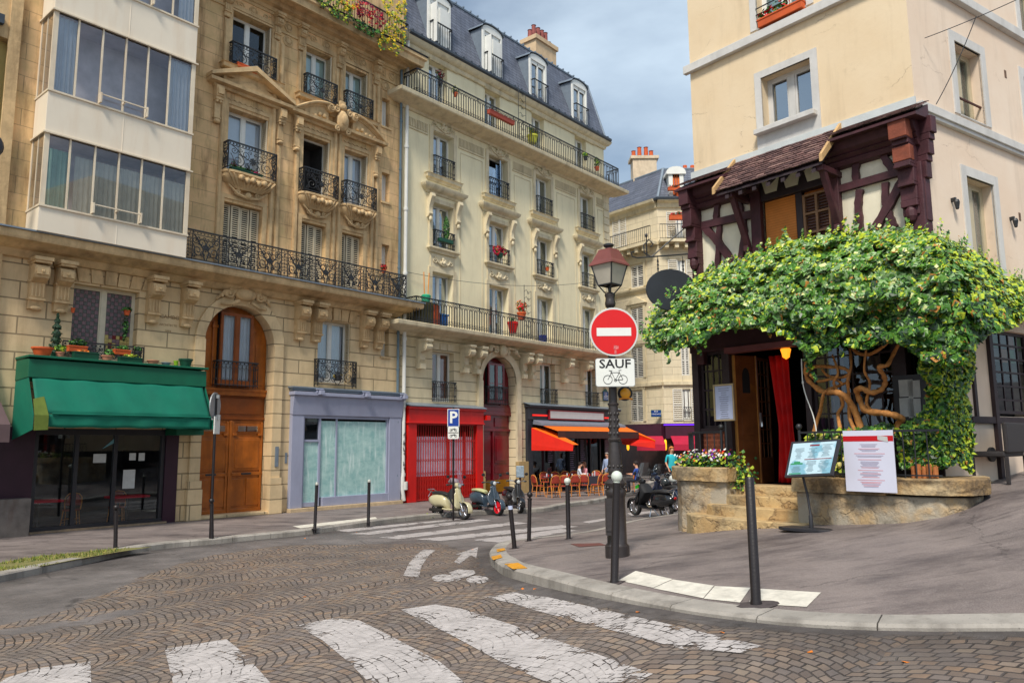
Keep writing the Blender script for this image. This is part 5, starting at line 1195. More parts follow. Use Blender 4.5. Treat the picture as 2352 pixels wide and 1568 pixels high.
# white rain pipe with graffiti
m=MB(); m.tube([(.1,-.12,18.6),(.1,-.12,15.9),(.1,-.12,.15)],.075,10)
for z in (1.0,3.6,6.2,8.8,11.4,14.0,16.4): m.lathe([(.095,0),(.1,.05),(.095,.12)],(.1,-.12,z),10)
m.tube([(.02,-.2,1.0),(.0,-.22,.5),(.1,-.2,.1)],.07,8); m.lathe([(.12,0),(.12,.3)],(.12,-.2,.5),10)
pipe=m.build('drainpipe',M('white_pipe',S(222,222,216),.5,.05,4,.1,20,stain=.2),wh,smooth=40)
m=MB(); r=random.Random(5)
for k,z in enumerate((2.55,2.25,2.0,1.75,1.5,1.32)):
    P=[(.02+r.uniform(0,.16),-.205,z+r.uniform(-.12,.12)) for _ in range(5)]; m.tube(P,.012,4)
m.build('graffiti',iron,pipe)
# ---------------------------------------------------------------- yellow neighbour on the left edge
m=MB()
yb=thing('apartment_house','narrow strip of yellow rendered house with rain pipe at the left edge','house',FA.M)
m.box(-30,-13.5,.25,8,-.5,13.3); m.build('wall',M('yellow_render',S(214,190,120),.88,.08,1,.2,14,stain=.3,stainc=S(150,126,80)),yb)
m=MB(); m.box(-30,-13.9,-.2,.25,13.1,13.35); m.tube([(-14.3,-.15,13.2),(-14.05,-.15,12.9),(-13.95,.1,12.3)],.07,8); m.build('gutter',MATS['dark_gutter'],yb)
m=MB(); m.tube([(-13.95,.1,12.4),(-13.95,.1,3.9)],.07,8)
for z in (11.5,9.8,8.1,6.4): m.lathe([(.09,0),(.09,.1)],(-13.95,.1,z),8)
m.build('drainpipe',bayF,yb,smooth=40)
m=MB(); m.box(-30,-13.4,.15,.3,-.5,3.4); m.build('shop_front',plum,yb)
m=MB(); m.prism([(-.0,3.6),(-1.3,2.72),(-1.32,2.3),(-1.2,2.3),(-1.2,2.7),(0,3.5)],-18,-13.35,'x'); m.build('awning',M('brown_awning',S(92,74,76),.8,.1,3,.1),yb)
m=MB(); m.box(-14.6,-13.9,.4,1.6,12.9,15.4); m.build('chimney',stoneAs,yb)
m=MB(); m.sph((-13.42,-.1,3.0),.16,8,6,(1,1,1.6)); m.tube([(-13.45,-.05,4.3),(-13.42,-.15,3.7),(-13.4,-.1,2.9)],.05,6); m.build('shop_ornament',M('plaster_figure',S(190,186,176),.8,.2,5,.3),yb,smooth=True)
m=MB(); m.box(-14.2,-13.45,-.05,.25,12.8,21); m.box(-13.75,-13.48,-.12,-.03,0,21); m.build('party_wall',stoneAs,hs)
# ---------------------------------------------------------------- corner house across the far junction
cy=46.0; _p=pt(1508,459,cy); RFc=Fr(_p.x,cy,90); LFc=Fr(_p.x,cy,180-39.3)
fh=thing('apartment_house','distant cream corner house with slate mansard roof and white shutters behind the orange awning','house',RFc.M)
ML=RFc.M.inverted()@LFc.M           # left face expressed in the house's own frame
def zpx(px,py,fr=RFc): return fr.at(px,py)[1]
ze=zpx(1540,461); zb1=zpx(1560,555); zc1=zpx(1503,661)
rows=[]
for (ya,yb_) in ((487,545),(597,648),(697,758),(790,862),(893,965)): rows.append((zpx(1560,yb_),zpx(1560,ya)))
xr=[RFc.at(x,700)[0] for x in (1548,1566,1590)]
xa,xb=RFc.at(1560,700)[0],RFc.at(1578,700)[0]
opsR=[(xa,xb,z0,z1) for z0,z1 in rows]
lx=[LFc.at(x,600)[0] for x in (1447,1472)]; opsL=[(LFc.at(1449,y)[0],LFc.at(1478,y)[0],z0,z1) for (z0,z1),y in zip(rows[1:],(620,725,825,930))]
wall(fh,'wall',creamC,0,14,-.6,ze,opsR,0,.25)
wl=wall(fh,'wall',creamC,-16,0,-.6,ze,opsL,0,.25); wl.matrix_basis=ML
m=MB(); m.quad((-.0,.3,-.6),(14,.3,-.6),(14,.3,ze),(0,.3,ze)); m.build('wall_core',dark,fh,recalc=False)
o=MB(); o.quad((-16,.3,-.6),(0,.3,-.6),(0,.3,ze),(-16,.3,ze)); o=o.build('wall_core',dark,fh,recalc=False); o.matrix_basis=ML
def both(nm,fn,mat,**k):
    m=MB(); fn(m,0,14); m.build(nm,mat,fh,**k); m=MB(); fn(m,-16,0); q=m.build(nm,mat,fh,**k); q.matrix_basis=ML
both('cornice',lambda m,a,b:moulding(m,a,b,[(0,ze-.5),(.1,ze-.45),(.15,ze-.2),(.4,ze-.1),(.45,ze+.05),(0,ze+.1)],False),creamS)
zs1=zb1
both('balcony_slab',lambda m,a,b:[m.box(a,b,-.75,0,zs1-.18,zs1)]+[m.box(a+.3+k*.62,a+.55+k*.62,-.6,0,zs1-.5,zs1-.18) for k in range(int((b-a-.5)/.62))],creamS)
both('string_course',lambda m,a,b:moulding(m,a,b,[(0,zc1-.1),(.1,zc1-.05),(.22,zc1+.1),(.25,zc1+.2),(0,zc1+.22)],False),creamS)
z8=zpx(1560,779); both('string_course',lambda m,a,b:m.box(a,b,-.12,0,z8-.1,z8+.12),creamS)
z9=zpx(1560,880); both('string_course',lambda m,a,b:m.box(a,b,-.14,0,z9-.1,z9+.1),creamS)
rr_=rail(fh,[(0,-.7),(12,-.7)],zs1,zs1+.95,'bars',sp_=.16); rr_=rail(fh,[(-15,-.7),(0,-.7)],zs1,zs1+.95,'bars',sp_=.16); rr_.matrix_basis=ML
for i,(a,b,c,d) in enumerate(opsR):
    w_=b-a
    if i in(0,1,4): window(fh,a,b,c,d,.12,cur=(curtB,'sides') if i==0 else (curtR,'sides') if i==4 else None,gl=GL)
    else:
        for k in range(2): m=MB(); louvre(m,a+k*w_/2,a+(k+1)*w_/2,.02,c,d,.11); m.build('shutter',shutW,fh)
    if i in(0,1,4):
        for x0 in ((a-.62,b) if i!=1 else (a-.62,b+.02)): m=MB(); louvre(m,x0,x0+.6,-.06,c,d,.11); m.build('shutter',shutW,fh)
    if i==4: rail(fh,[(a,-.1),(b,-.1)],c,c+.8,'baluster',name='window_railing')
for i,(a,b,c,d) in enumerate(opsL):
    w_=b-a
    for k in range(2): m=MB(); louvre(m,a+k*w_/2,a+(k+1)*w_/2,.02,c,d,.11); q=m.build('shutter',shutW,fh); q.matrix_basis=ML
    m=MB(); m.box(a-.25,b+.25,-.08,0,d+.1,d+.25); m.box(a-.2,a,-.06,0,c,d+.1); m.box(b,b+.2,-.06,0,c,d+.1)
    if i==1: m.prism([(a-.35,d+.25),(b+.35,d+.25),((a+b)/2,d+.75)],-.16,0,'y')
    q=m.build('window_surround',creamS,fh); q.matrix_basis=ML
for a in (LFc.at(1409,560)[0],): m=MB(); louvre(m,a,a+.6,-.06,zs1+.3,zs1+2.3,.11); louvre(m,a+.62,a+1.2,-.06,zs1+.3,zs1+2.3,.11); q=m.build('shutter',shutW,fh); q.matrix_basis=ML
# roof
zt=zpx(1503,389); zt=RFc.at(1503,389,1.2)[1]; Pc=(0,0,ze); i2=ML.to_3x3()@Vector((-16,0,0)); i3=ML.to_3x3()@Vector((-16,1.3,0)); cin=ML.to_3x3()@Vector((-.45,1.3,0))
m=MB(); m.add([(-0.0,-.3,ze+.05),(14,-.3,ze+.05),(14,1.2,zt),(cin.x,1.2,zt),(14,6,zt+.4),(cin.x+1,6,zt+.4)],[(0,1,2,3),(3,2,4,5)])
m.add([(0,-.3,ze+.05),(i2.x-.1,i2.y-.2,ze+.05),(i3.x,i3.y,zt),(cin.x,1.2,zt),(cin.x+1,6,zt+.4),(i3.x+3,i3.y+4,zt+.4)],[(1,0,3,2),(2,3,4,5)])
fr=m.build('mansard_roof',slate,fh)
m=MB(); m.tube([(0,-.32,ze+.05),(cin.x,1.18,zt+.02)],.1,6); m.tube([(cin.x,1.2,zt),(14,1.2,zt)],.08,6); m.tube([(cin.x,1.2,zt),(i3.x,i3.y,zt)],.08,6); m.build('ridge_flashing',zinc,fr)
m=MB(); m.tube([(14,-.4,ze+.05),(0,-.4,ze+.05),(i2.x,i2.y-.3,ze+.05)],.11,6); m.build('gutter',MATS['dark_gutter'],fh)
da,_=RFc.at(1535,430); db_,_=RFc.at(1569,430); zd0=RFc.at(1550,459)[1]+.1; zd1=RFc.at(1550,403)[1]
m=MB(); m.box(da,da+.25,-.2,1.2,zd0,zd1); m.box(db_-.25,db_,-.2,1.2,zd0,zd1); m.prism([(da-.15,zd1)]+arc_pts(da-.15,db_+.15,zd1+.1,zd1+.5,8)+[(db_+.15,zd1)],-.3,1.3,'y'); dm=m.build('dormer',whiteP,fr)
m=MB(); m.box(da+.25,db_-.25,-.05,-.0,zd0,zd1)
m.build('dormer_glass',M('lilac_glass',S(150,140,190),.3,.2,3,0),dm)
m=MB(); xm=(da+db_)/2
for x in (da+.25,xm-.06,db_-.37): m.box(x,x+.12,-.12,-.05,zd0,zd1)
m.box(da+.25,db_-.25,-.12,-.05,zd1-.15,zd1); m.build('dormer_frame',M('orange_joinery',S(214,104,34),.5,.1,5,.05),dm)
m=MB(); cx,cz=RFc.at(1480,400,3); zc0=RFc.at(1480,392,3)[1]; zc2=RFc.at(1480,358,3)[1]; sc1=.022*cy
m.box(cx-.75,cx+.85,3,4,zc0-1,zc2); m.box(cx-.9,cx+1.0,2.9,4.1,zc2-.2,zc2); c2=m.build('chimney',M('chimney_render2',S(216,196,168),.85,.15,3,.3,stain=.5),fr)
for k,x in enumerate((-.6,-.2,.25,.6)): m=MB(); m.lathe([(.16,zc2),(.13,zc2+(.5 if k in(0,3) else .75)),(.17,zc2+(.52 if k in(0,3) else .78))],(cx+x,3.5,0),8); m.build('chimney_pot',terra,c2)
m=MB(); cx,_=RFc.at(1588,395,3); m.box(cx-.5,cx+1.2,3,4,zt,zt+.6); c3=m.build('chimney',MATS['chimney_render2'],fr); 
for k in range(3): m=MB(); m.lathe([(.16,zt+.6),(.14,zt+1.1)],(cx-.3+k*.5,3.5,0),8); m.build('chimney_pot',terra,c3)
# bar under it
zq=RFc.at(1560,972)[1]
m=MB(); m.box(-.0,14,-.3,0,zq-.9,zq); fb=m.build('bar_front',M('aubergine_fascia',S(70,34,52),.4,.15,3,.1),fh); m=MB(); m.box(-16,0,-.3,0,zq-.9,zq); q=m.build('bar_front',MATS['aubergine_fascia'],fh); q.matrix_basis=ML
m=MB(); m.box(-.1,14,-.34,-.3,zq-.12,zq-.05); m.build('neon_strip',M('neon_violet',S(90,40,200),.4,.1,3,0,emit=(S(110,40,255),1.0)),fb)
m=MB(); m.box(0,14,-.04,.0,-.6,zq-.9); m.build('bar_glazing',M('dark_brown_glazing',S(56,36,34),.25,.5,1.2,0,spec=.5),fb); m=MB(); m.box(-16,0,-.04,0,-.6,zq-.9); q=m.build('bar_glazing',MATS['dark_brown_glazing'],fh); q.matrix_basis=ML
crim=M('crimson_awning',S(178,26,60),.7,.1,3,.1)
m=MB(); x1,_=RFc.at(1538,1000); m.prism([(-.3,zq-.8),(-1.1,zq-1.25),(-1.1,zq-1.6),(-1.08,zq-1.6),(-1.08,zq-1.23),(-.3,zq-.75)],x1,14,'x'); m.build('bar_awning',crim,fb)
m=MB(); x0,_=RFc.at(1468,1000,-2); x2,_=RFc.at(1527,1000,-1); m.prism([(-.3,zq-.8),(-1.1,zq-1.25),(-1.1,zq-1.6),(-1.08,zq-1.6),(-1.08,zq-1.23),(-.3,zq-.75)],x0,x2,'x'); m.build('bar_awning',crim,fb)
for x in (1440,1526,1600):
    m=MB(); xx,zz=RFc.at(x+2,1030,-.1); m.lathe([(.03,zz-.1),(.08,zz),(.08,zz+.45),(.03,zz+.55)],(xx,-.2,0),8)
    m.build('wall_lantern',M('amber_lamp',S(250,170,40),.5,.1,5,0,emit=(S(255,170,30),1.2)),fb)
# street name plates
bluep=M('blue_enamel',S(16,60,130),.35,.08,5,.03); white_t=M('white_lettering',S(236,236,230),.5,.03,5,0); greenp=M('green_enamel_edge',S(20,90,80),.4,.1,5,0)
def plate(px,py,fr,n,w_,h,lines,label,arch_=False):
    t,z=fr.at(px,py,n); root=thing('street_name_plate',label,'street sign',fr.M@Matrix.Translation((t,n,z)))
    m=MB(); m.box(-w_/2,w_/2,-.012,.012,-h/2,h/2)
    if arch_: m.prism(arc_pts(-w_*.3,w_*.3,h/2,h/2+.13,8),-.012,.012,'y')
    m.build('plate_edge',greenp,root,bev=.004); m=MB(); m.box(-w_/2+.025,w_/2-.025,-.016,-.012,-h/2+.025,h/2-.025); m.build('plate',bluep,root)
    for i,(s_,sz) in enumerate(lines): text(s_,sz,Matrix.Translation((0,-.0165,h/2-.09-i*(h-.1)/len(lines)))@RX,white_t,root)
plate(1391,909,FA,-.05,.52,.50,[('18e Arrt',.07),('RUE',.11),('JOSEPH',.12),('DE MAISTRE',.085)],'small blue enamel street name plate on cream corner wall beside the lamp post',True)
plate(1507,949,RFc,-.06,.62,.42,[('RUE',.13),('CONSTANCE',.10)],'wide blue street name plate on the distant corner house')
# ---------------------------------------------------------------- the half-timbered pub on the right
pb_=thing('corner_pub','half timbered corner pub under a cream plastered house with ivy and stone steps','pub',LF.M)
MR=LF.M.inverted()@RF.M
def onR(o): o.matrix_basis=MR@o.matrix_basis; return o
XL,XR=-1.22,2.89
uw=[(.32,1.27,7.7,8.68),(.30,1.27,9.63,11.6)]
wall(pb_,'upper_wall',pubW,XL,XR,7.2,14.5,uw,0,.3)
m=MB(); m.quad((XL,0,2),(XL,9,2),(XL,9,14.5),(XL,0,14.5)); m.build('rear_wall',pubW,pb_,recalc=False)
rw=[(1.34,2.2,7.4,8.68),(1.34,2.22,4.7,6.37),(3.75,4.6,7.4,8.7),(3.75,4.6,4.9,6.37),(3.9,4.7,9.62,11)]
gwn=(1.60,3.0,2.53,3.92)
onR(wall(pb_,'side_wall',pubP,0,22,.5,14.5,rw+[gwn],0,.34))
# trims
m=MB(); m.box(XL-.1,XR+.09,-.1,0,9.38,9.54); m.build('string_course',pubT,pb_,bev=.008)
m=MB(); m.box(-.09,22,-.1,0,9.38,9.54); onR(m.build('string_course',pubT,pb_,bev=.008))
m=MB(); m.box(.02,22,-.1,0,7.14,7.28); m.box(.02,22,-.07,0,7.08,7.14); onR(m.build('string_course',pubT,pb_,bev=.008))
def surround(a,b,c,d,sill,par=pb_,R_=False,w_=.13,apron=0):
    m=MB(); m.box(a-w_,a,-.02,.03,c-apron,d+w_); m.box(b,b+w_,-.02,.03,c-apron,d+w_); m.box(a,b,-.02,.03,d,d+w_)
    if apron: m.box(a,b,-.02,.03,c-apron,c)
    o=m.build('window_surround',pubT,par); 
    if R_: onR(o)
    m=MB(); m.box(a-.12,b+.08,-.15,.25,c-.09,c) if sill else m.box(a,b,-.03,.25,c-.02,c); o=m.build('window_sill',pubT,par,bev=.008)
    if R_: onR(o)
surround(*uw[0],True,apron=.42); surround(*uw[1],False)
for q in rw: surround(*q,False,R_=True,w_=.16)
window(pb_,*uw[0][:4],y=.2,gl=GLs,frame=pubT); window(pb_,*uw[1][:4],y=.2,gl=GL,cur=(curtG,'blind'))
bf=M('beige_window_frame',S(190,178,150),.5,.06,4,.05)
for i,q in enumerate(rw): onR(window(pb_,*q,y=.17,frame=bf,gl=GLs if i else GL,cur=(curtG,'blind')))
m=MB(); m.tube([(1.3,.06,7.75),(2.22,.06,7.75)],.022,6); onR(m.build('window_bar',M('brown_bar',S(90,50,40),.5,.1,5,.1),pb_))
m=MB()
for z in (9.78,9.9,10.02): m.tube([(.30,-.02,z),(1.27,-.02,z)],.012,5)
m.build('window_bar',iron,pb_)
for (x,z) in ((3.05,8.5),(3.05,5.9)): m=MB(); m.box(x,x+.07,-.006,.0,z,z+.14); onR(m.build('vent_grille',M('vent_rust',S(110,86,70),.8,.3,20,.3),pb_))
# timbered first storey
T0=-.03
wall(pb_,'infill_panel',plaster,XL+.05,XR-.02,4.0,7.2,[(.22,1.5,4.9,6.42)],0,.14)
def LB(px,py,n=-.06): return LF.at(px,py,n)
def beam(pts,w_,n0=-.075,n1=.0,mat=timber,name='timber_beam',px=True,R_=False):
    P=[Vector(LB(*q) if px else q) for q in pts]; Lf=[];Rt=[]
    for i,p in enumerate(P):
        t=(P[min(i+1,len(P)-1)]-P[max(i-1,0)]).normalized(); nn=Vector((-t.y,t.x)); ww=w_/2*(1+.12*math.sin(i*2.1+p.x*3)); Lf.append(p+nn*ww); Rt.append(p-nn*ww)
    m=MB(); k=len(P)
    for i in range(k-1):
        a,b,c,d=Lf[i],Lf[i+1],Rt[i+1],Rt[i]
        m.quad((d.x,n0,d.y),(c.x,n0,c.y),(b.x,n0,b.y),(a.x,n0,a.y)); m.quad((a.x,n0,a.y),(b.x,n0,b.y),(b.x,n1,b.y),(a.x,n1,a.y)); m.quad((c.x,n0,c.y),(d.x,n0,d.y),(d.x,n1,d.y),(c.x,n1,c.y))
    m.quad((Lf[0].x,n0,Lf[0].y),(Lf[0].x,n1,Lf[0].y),(Rt[0].x,n1,Rt[0].y),(Rt[0].x,n0,Rt[0].y)); m.quad((Rt[-1].x,n0,Rt[-1].y),(Rt[-1].x,n1,Rt[-1].y),(Lf[-1].x,n1,Lf[-1].y),(Lf[-1].x,n0,Lf[-1].y))
    o=m.build(name,mat,pb_,recalc=False,weld=True)
    return o
def curve(pts,k=5):
    P=[Vector(p) for p in pts]; out_=[]
    for i in range(len(P)-1):
        p0,p1,p2,p3=P[max(i-1,0)],P[i],P[i+1],P[min(i+2,len(P)-1)]
        for j in range(k):
            t=j/k; out_.append(.5*((2*p1)+(-p0+p2)*t+(2*p0-5*p1+4*p2-p3)*t*t+(-p0+3*p1-3*p2+p3)*t**3))
    out_.append(P[-1]); return [tuple(p) for p in out_]
bw=.132
beam([(1612,518),(1731,491)],bw,-.085); beam([(1925,435),(2090,388)],bw,-.085)
beam([(1612,457),(1660,443),(1730,422)],bw*1.1,-.08); beam([(1919,366),(2086,318)],bw*1.1,-.08)
for q in ([(1654,446),(1646,473),(1643,507)],[(1686,440),(1697,467),(1701,491)],[(1705,502),(1708,539),(1700,592)],[(1974,354),(1964,387),(1967,425)],[(2024,342),(2033,366),(2051,392)],[(1974,435),(1970,475),(1975,532)]): beam(curve(q),bw*.8,-.07)
for q in ([(1651,518),(1649,560),(1646,620)],[(2032,419),(2032,471)],[(2036,475),(2043,498),(2054,522)]): beam(curve(q),bw*.75,-.065)
beam(curve([(1616,521),(1648,555),(1682,603)]),bw,-.08); beam(curve([(2082,400),(2052,451),(2010,525)]),bw,-.08)
def post(x0,x1,z0,z1,y0,y1,name='timber_post',mat=timber): m=MB(); m.box(x0,x1,y0,y1,z0,z1); return m.build(name,mat,pb_,bev=.012)
post(XL-.06,XL+.12,3.6,6.75,-.12,.12); post(.02,.22,4.2,6.75,-.1,.1); post(1.5,1.66,4.2,6.75,-.1,.1); post(XR-.24,XR+.06,3.9,6.3,-.12,.14)
post(.22,1.5,6.38,6.75,-.06,.1,mat=timberDk); post(.84,.96,4.9,6.4,.0,.12,mat=timberDk)
# moulded wall plate and corner corbels
for (a,b) in ((XL-.1,.22),(1.5,XR+.05)):
    m=MB(); moulding(m,a,b,[(0,6.55),(.12,6.57),(.16,6.64),(.13,6.66),(.2,6.72),(.17,6.74),(.24,6.80),(.28,6.95),(.30,7.0),(0,7.02)],False); m.build('moulded_plate',timber,pb_,smooth=20)
def corbel(xc,w_,flip):
    m=MB()
    for (z0,z1,d) in ((6.62,6.95,.42),(6.55,6.62,.36),(6.25,6.55,.33),(6.2,6.25,.36),(5.98,6.2,.24),(5.93,5.98,.27),(5.72,5.93,.19),(5.62,5.72,.21),(5.5,5.62,.15)): m.box(xc-w_/2,xc+w_/2,-d,.12,z0,z1)
    m.sph((xc,-.15,5.52),.1,8,5,(.9,.8,1.4)); 
    if flip:
        q=MB(); q.box(xc-w_/2-.01,xc+w_/2+.01,-.43,-.2,6.64,6.93); q.box(xc-w_/2-.01,xc+w_/2+.01,-.34,-.2,6.3,6.53); q.build('worn_block',timberO,pb_,bev=.01)
    return m.build('carved_corbel',timber,pb_,bev=.01)
corbel(XL+.02,.21,False); corbel(XR-.12,.24,True)
m=MB()
for (z0,z1,d) in ((6.72,6.98,.40),(6.62,6.72,.34),(6.4,6.62,.3),(6.3,6.4,.24),(6.05,6.3,.2),(5.4,6.05,.13),(3.9,5.4,.10)): m.box(-.05,.10,-d*.6,.06,z0,z1)
onR(m.build('carved_corbel',timber,pb_,bev=.01))
# tiled pent roof and entrance hood, tile by tile
tl=[tile,M('plain_tile_dark',S(84,62,62),.8,.2,5,.5,30),M('plain_tile_pale',S(132,104,98),.85,.2,5,.5,30),tile]
def tiles(name,x0,x1,y0,z0,y1,z1,rows_,tw=.155,seed=1):
    m=MB(); r=random.Random(seed); dy,dz=(y1-y0)/rows_,(z1-z0)/rows_; ln=math.hypot(dy,dz); ny_,nz_=dz/ln,-dy/ln
    if nz_<0: ny_,nz_=-ny_,-nz_
    for i in range(rows_):
        n=int((x1-x0)/tw)+2; off=(i%2)*tw/2
        for k in range(n):
            a=max(x0,x0-off+k*tw+.004); b=min(x1,x0-off+(k+1)*tw-.004)
            if b-a<.02: continue
            m.mi=r.choice([0,0,1,2,3]); th=.014+r.uniform(0,.008); sl=r.uniform(-.008,.012)
            ya,za=y0+dy*(i-.3),z0+dz*(i-.3); yb,zb=y0+dy*(i+1)+dy/ln*sl,z0+dz*(i+1)+dz/ln*sl; h0=.004; h1=.024
            q=[(a,ya+ny_*h0,za+nz_*h0),(b,ya+ny_*h0,za+nz_*h0),(b,yb+ny_*h1,zb+nz_*h1),(a,yb+ny_*h1,zb+nz_*h1)]
            p=[(x,y+ny_*th,z+nz_*th) for x,y,z in q]; m.add(q+p,[(4,5,6,7),(3,2,6,7),(0,3,7,4),(1,2,6,5)])
    return m.build(name,tl,pb_,recalc=True)
tiles('tiled_pent_roof',XL-.14,-.25,-.02,7.2,-.46,6.97,5,seed=2); tiles('tiled_pent_roof',1.72,XR+.2,-.02,7.2,-.46,6.97,5,seed=3)
tiles('tiled_hood',-.26,1.69,-.02,7.24,-.68,6.55,12,seed=4)
m=MB(); m.prism([(-.0,7.18),(-.46,6.94),(-.46,6.9),(0,6.95)],XL-.14,-.25,'x'); m.build('roof_boarding',timber,pb_); m=MB(); m.prism([(-.0,7.18),(-.46,6.94),(-.46,6.9),(0,6.95)],1.72,XR+.18,'x'); m.build('roof_boarding',timber,pb_)
m=MB(); m.prism([(0,7.2),(-.67,6.52),(-.67,6.49),(0,7.14)],-.27,1.71,'x'); hb=m.build('hood_boarding',timberDk,pb_)
verge=M('verge_board',S(196,160,112),.8,.15,5,.3)
for x in (-.32,1.70): m=MB(); m.prism([(0,7.37),(-.73,6.64),(-.73,6.52),(0,7.22)],x,x+.05,'x'); m.build('verge_board',verge,pb_)
for k in range(7): m=MB(); x=-.1+k*.27; m.prism([(0,7.1),(-.66,6.46),(-.66,6.40),(0,6.96)],x,x+.07,'x'); m.build('rafter',timberDk,pb_)
for x in (-.1,1.58):
    m=MB(); m.box(x,x+.11,-.62,.0,6.42,6.52); m.add([(x,-.56,6.44),(x+.1,-.56,6.44),(x+.1,-.46,6.44),(x,-.46,6.44),(x,-.16,5.62),(x+.1,-.16,5.62),(x+.1,-.05,5.62),(x,-.05,5.62)],[(0,1,2,3),(4,7,6,5),(0,4,5,1),(1,5,6,2),(2,6,7,3),(3,7,4,0)]); m.box(x+.01,x+.1,-.2,-.05,5.52,5.62); m.build('hood_bracket',timber,pb_,bev=.01)
for k in range(3): m=MB(); x=.3+k*.4; m.prism([(x+.02,6.5),(x+.24,6.5),(x+.3,6.74),(x-.04,6.74)],-.07,-.055,'y'); m.build('infill_panel',plaster,pb_)
m=MB(); m.box(XL-.06,XR+.02,-.035,0,7.235,7.36); m.build('lead_flashing',M('pale_flashing',S(200,206,206),.6,.08,4,.3),pb_)
# first-floor blind and louvred casement behind the ivy
m=MB(); ob=M('orange_blind',S(214,128,50),.5,.1,5,.0)
z=4.95
while z<6.36: m.prism([(.02,z),(.05,z+.012),(.05,z+.03),(.02,z+.04)],.25,.83,'x'); z+=.046
m.build('venetian_blind',ob,pb_); m=MB(); m.quad((.22,.1,4.9),(1.5,.1,4.9),(1.5,.1,6.42),(.22,.1,6.42)); m.build('window_back',M('amber_behind_blind',S(190,110,44),.8,.1,3,0),pb_,recalc=False)
m=MB()
for x in (.98,1.2,1.43): m.box(x,x+.04,-.02,.03,4.9,6.3)
for zz in (4.9,5.35,5.62,5.95,6.27): m.box(.98,1.47,-.018,.028,zz,zz+.035)
m.build('casement',M('brown_casement',S(140,104,76),.6,.15,5,.2),pb_)
m=MB(); z=4.92
while z<6.3: m.box(1.0,1.46,.035,.06,z,z+.03); z+=.05
m.build('louvre',M('dark_louvre',S(86,58,50),.6,.15,5,.2),pb_)
# ground floor: timber and glass front
fz=1.44
post(XL-.16,XL-.02,.6,4.2,-.12,.1,mat=timberDk); post(-.72,-.56,fz,4.2,-.12,.1,mat=timberDk); post(.86,.98,fz,4.2,-.1,.1,mat=timberDk); post(2.3,2.5,fz,4.2,-.1,.1,mat=timberDk)
m=MB(); m.box(XL-.16,XR+.02,-.16,.05,3.82,4.35); m.build('fascia_beam',M('fascia_plum',S(58,30,36),.6,.2,3,.2),pb_,bev=.01)
m=MB(); m.box(-.58,1.0,-.22,-.02,3.74,3.84); m.build('door_head',M('pink_brown_lintel',S(120,70,72),.6,.2,3,.2),pb_)
def muntins(x0,x1,z0,z1,nx,nz,y,mat,R_=False,name='glazing_bars',gl=None):
    m=MB(); f=.05; m.box(x0,x0+f,y-.02,y+.03,z0,z1); m.box(x1-f,x1,y-.02,y+.03,z0,z1); m.box(x0+f,x1-f,y-.02,y+.03,z0,z0+f); m.box(x0+f,x1-f,y-.02,y+.03,z1-f,z1)
    for i in range(1,nx): x=x0+(x1-x0)*i/nx; m.box(x-.013,x+.013,y-.012,y+.012,z0+f,z1-f)
    for i in range(1,nz): z=z0+(z1-z0)*i/nz; m.box(x0+f,x1-f,y-.014,y+.014,z-.015,z+.015)
    o=m.build(name,mat,pb_); m=MB(); m.quad((x0+f,y,z0+f),(x1-f,y,z0+f),(x1-f,y,z1-f),(x0+f,y,z1-f)); p=m.build('pane',gl or GLd,o,recalc=False)
    if R_: onR(o)
    return o
muntins(XL-.02,-.72,2.42,3.82,4,4,.0,timberDk); muntins(.98,2.3,2.3,3.82,6,5,.0,timberDk)
m=MB(); m.box(XL-.1,-.7,-.03,.1,.6,2.36); m.build('brick_dado',brickM,pb_); m=MB(); m.box(.9,XR,-.03,.1,.6,2.3); m.build('dado',timberDk,pb_); m=MB(); m.box(XL-.12,-.68,-.1,.1,2.36,2.42); m.build('window_ledge',timberDk,pb_)
o=muntins(*gwn[:2],gwn[2]+.05,gwn[3],5,6,.1,timberDk,True,gl=GLd)
st=[M('pub_glass_green',S(110,140,104),.4,.2,6,0),M('pub_glass_amber',S(170,110,70),.4,.2,6,0),M('pub_glass_grey',S(120,116,116),.4,.2,6,0)]
m=MB(); 
for i in range(5):
    for j in range(2): m.mi=(i*2+j)%3; x=gwn[0]+.05+i*.26; z=3.42+j*.23; m.quad((x,.115,z),(x+.25,.115,z),(x+.25,.115,z+.22),(x,.115,z+.22))
onR(m.build('coloured_pane',st,pb_,recalc=False))
m=MB(); m.box(1.5,1.6,-.06,.1,1.2,4.2); m.box(.8,1.5,-.05,.1,2.42,2.52); m.box(1.6,14,-.05,.1,2.42,2.52); m.box(.95,1.02,-.04,.1,2.52,4.2); m.box(.7,.95,-.06,.1,1.2,1.5); m.build('timber_framing',timberDk,pb_); onR(bpy.context.scene.objects[[o.name for o in COL.objects if o.name.startswith('timber_framing')][-1]])
m=MB(); m.box(-.05,22,-.2,.05,4.2,4.36); onR(m.build('fascia_beam',MATS['fascia_plum'],pb_)); m=MB(); m.box(.5,22,-.07,.02,.4,1.55); onR(m.build('stone_base',rubble,pb_))
m=MB(); m.lathe([(.09,-.02),(.11,-.02),(.11,.02),(0,.02)],(1.3,-.03,1.95),12,'y'); onR(m.build('round_vent',iron,pb_))
for x in (.83,2.72):
    m=MB(); m.box(x-.02,x+.02,-.07,0,5.84,5.9); m.lathe([(.03,5.74),(.045,5.82),(.03,5.86)],(x,-.08,0),8); m.sph((x,-.08,5.73),.03,8,5); onR(m.build('spotlight',iron,pb_))
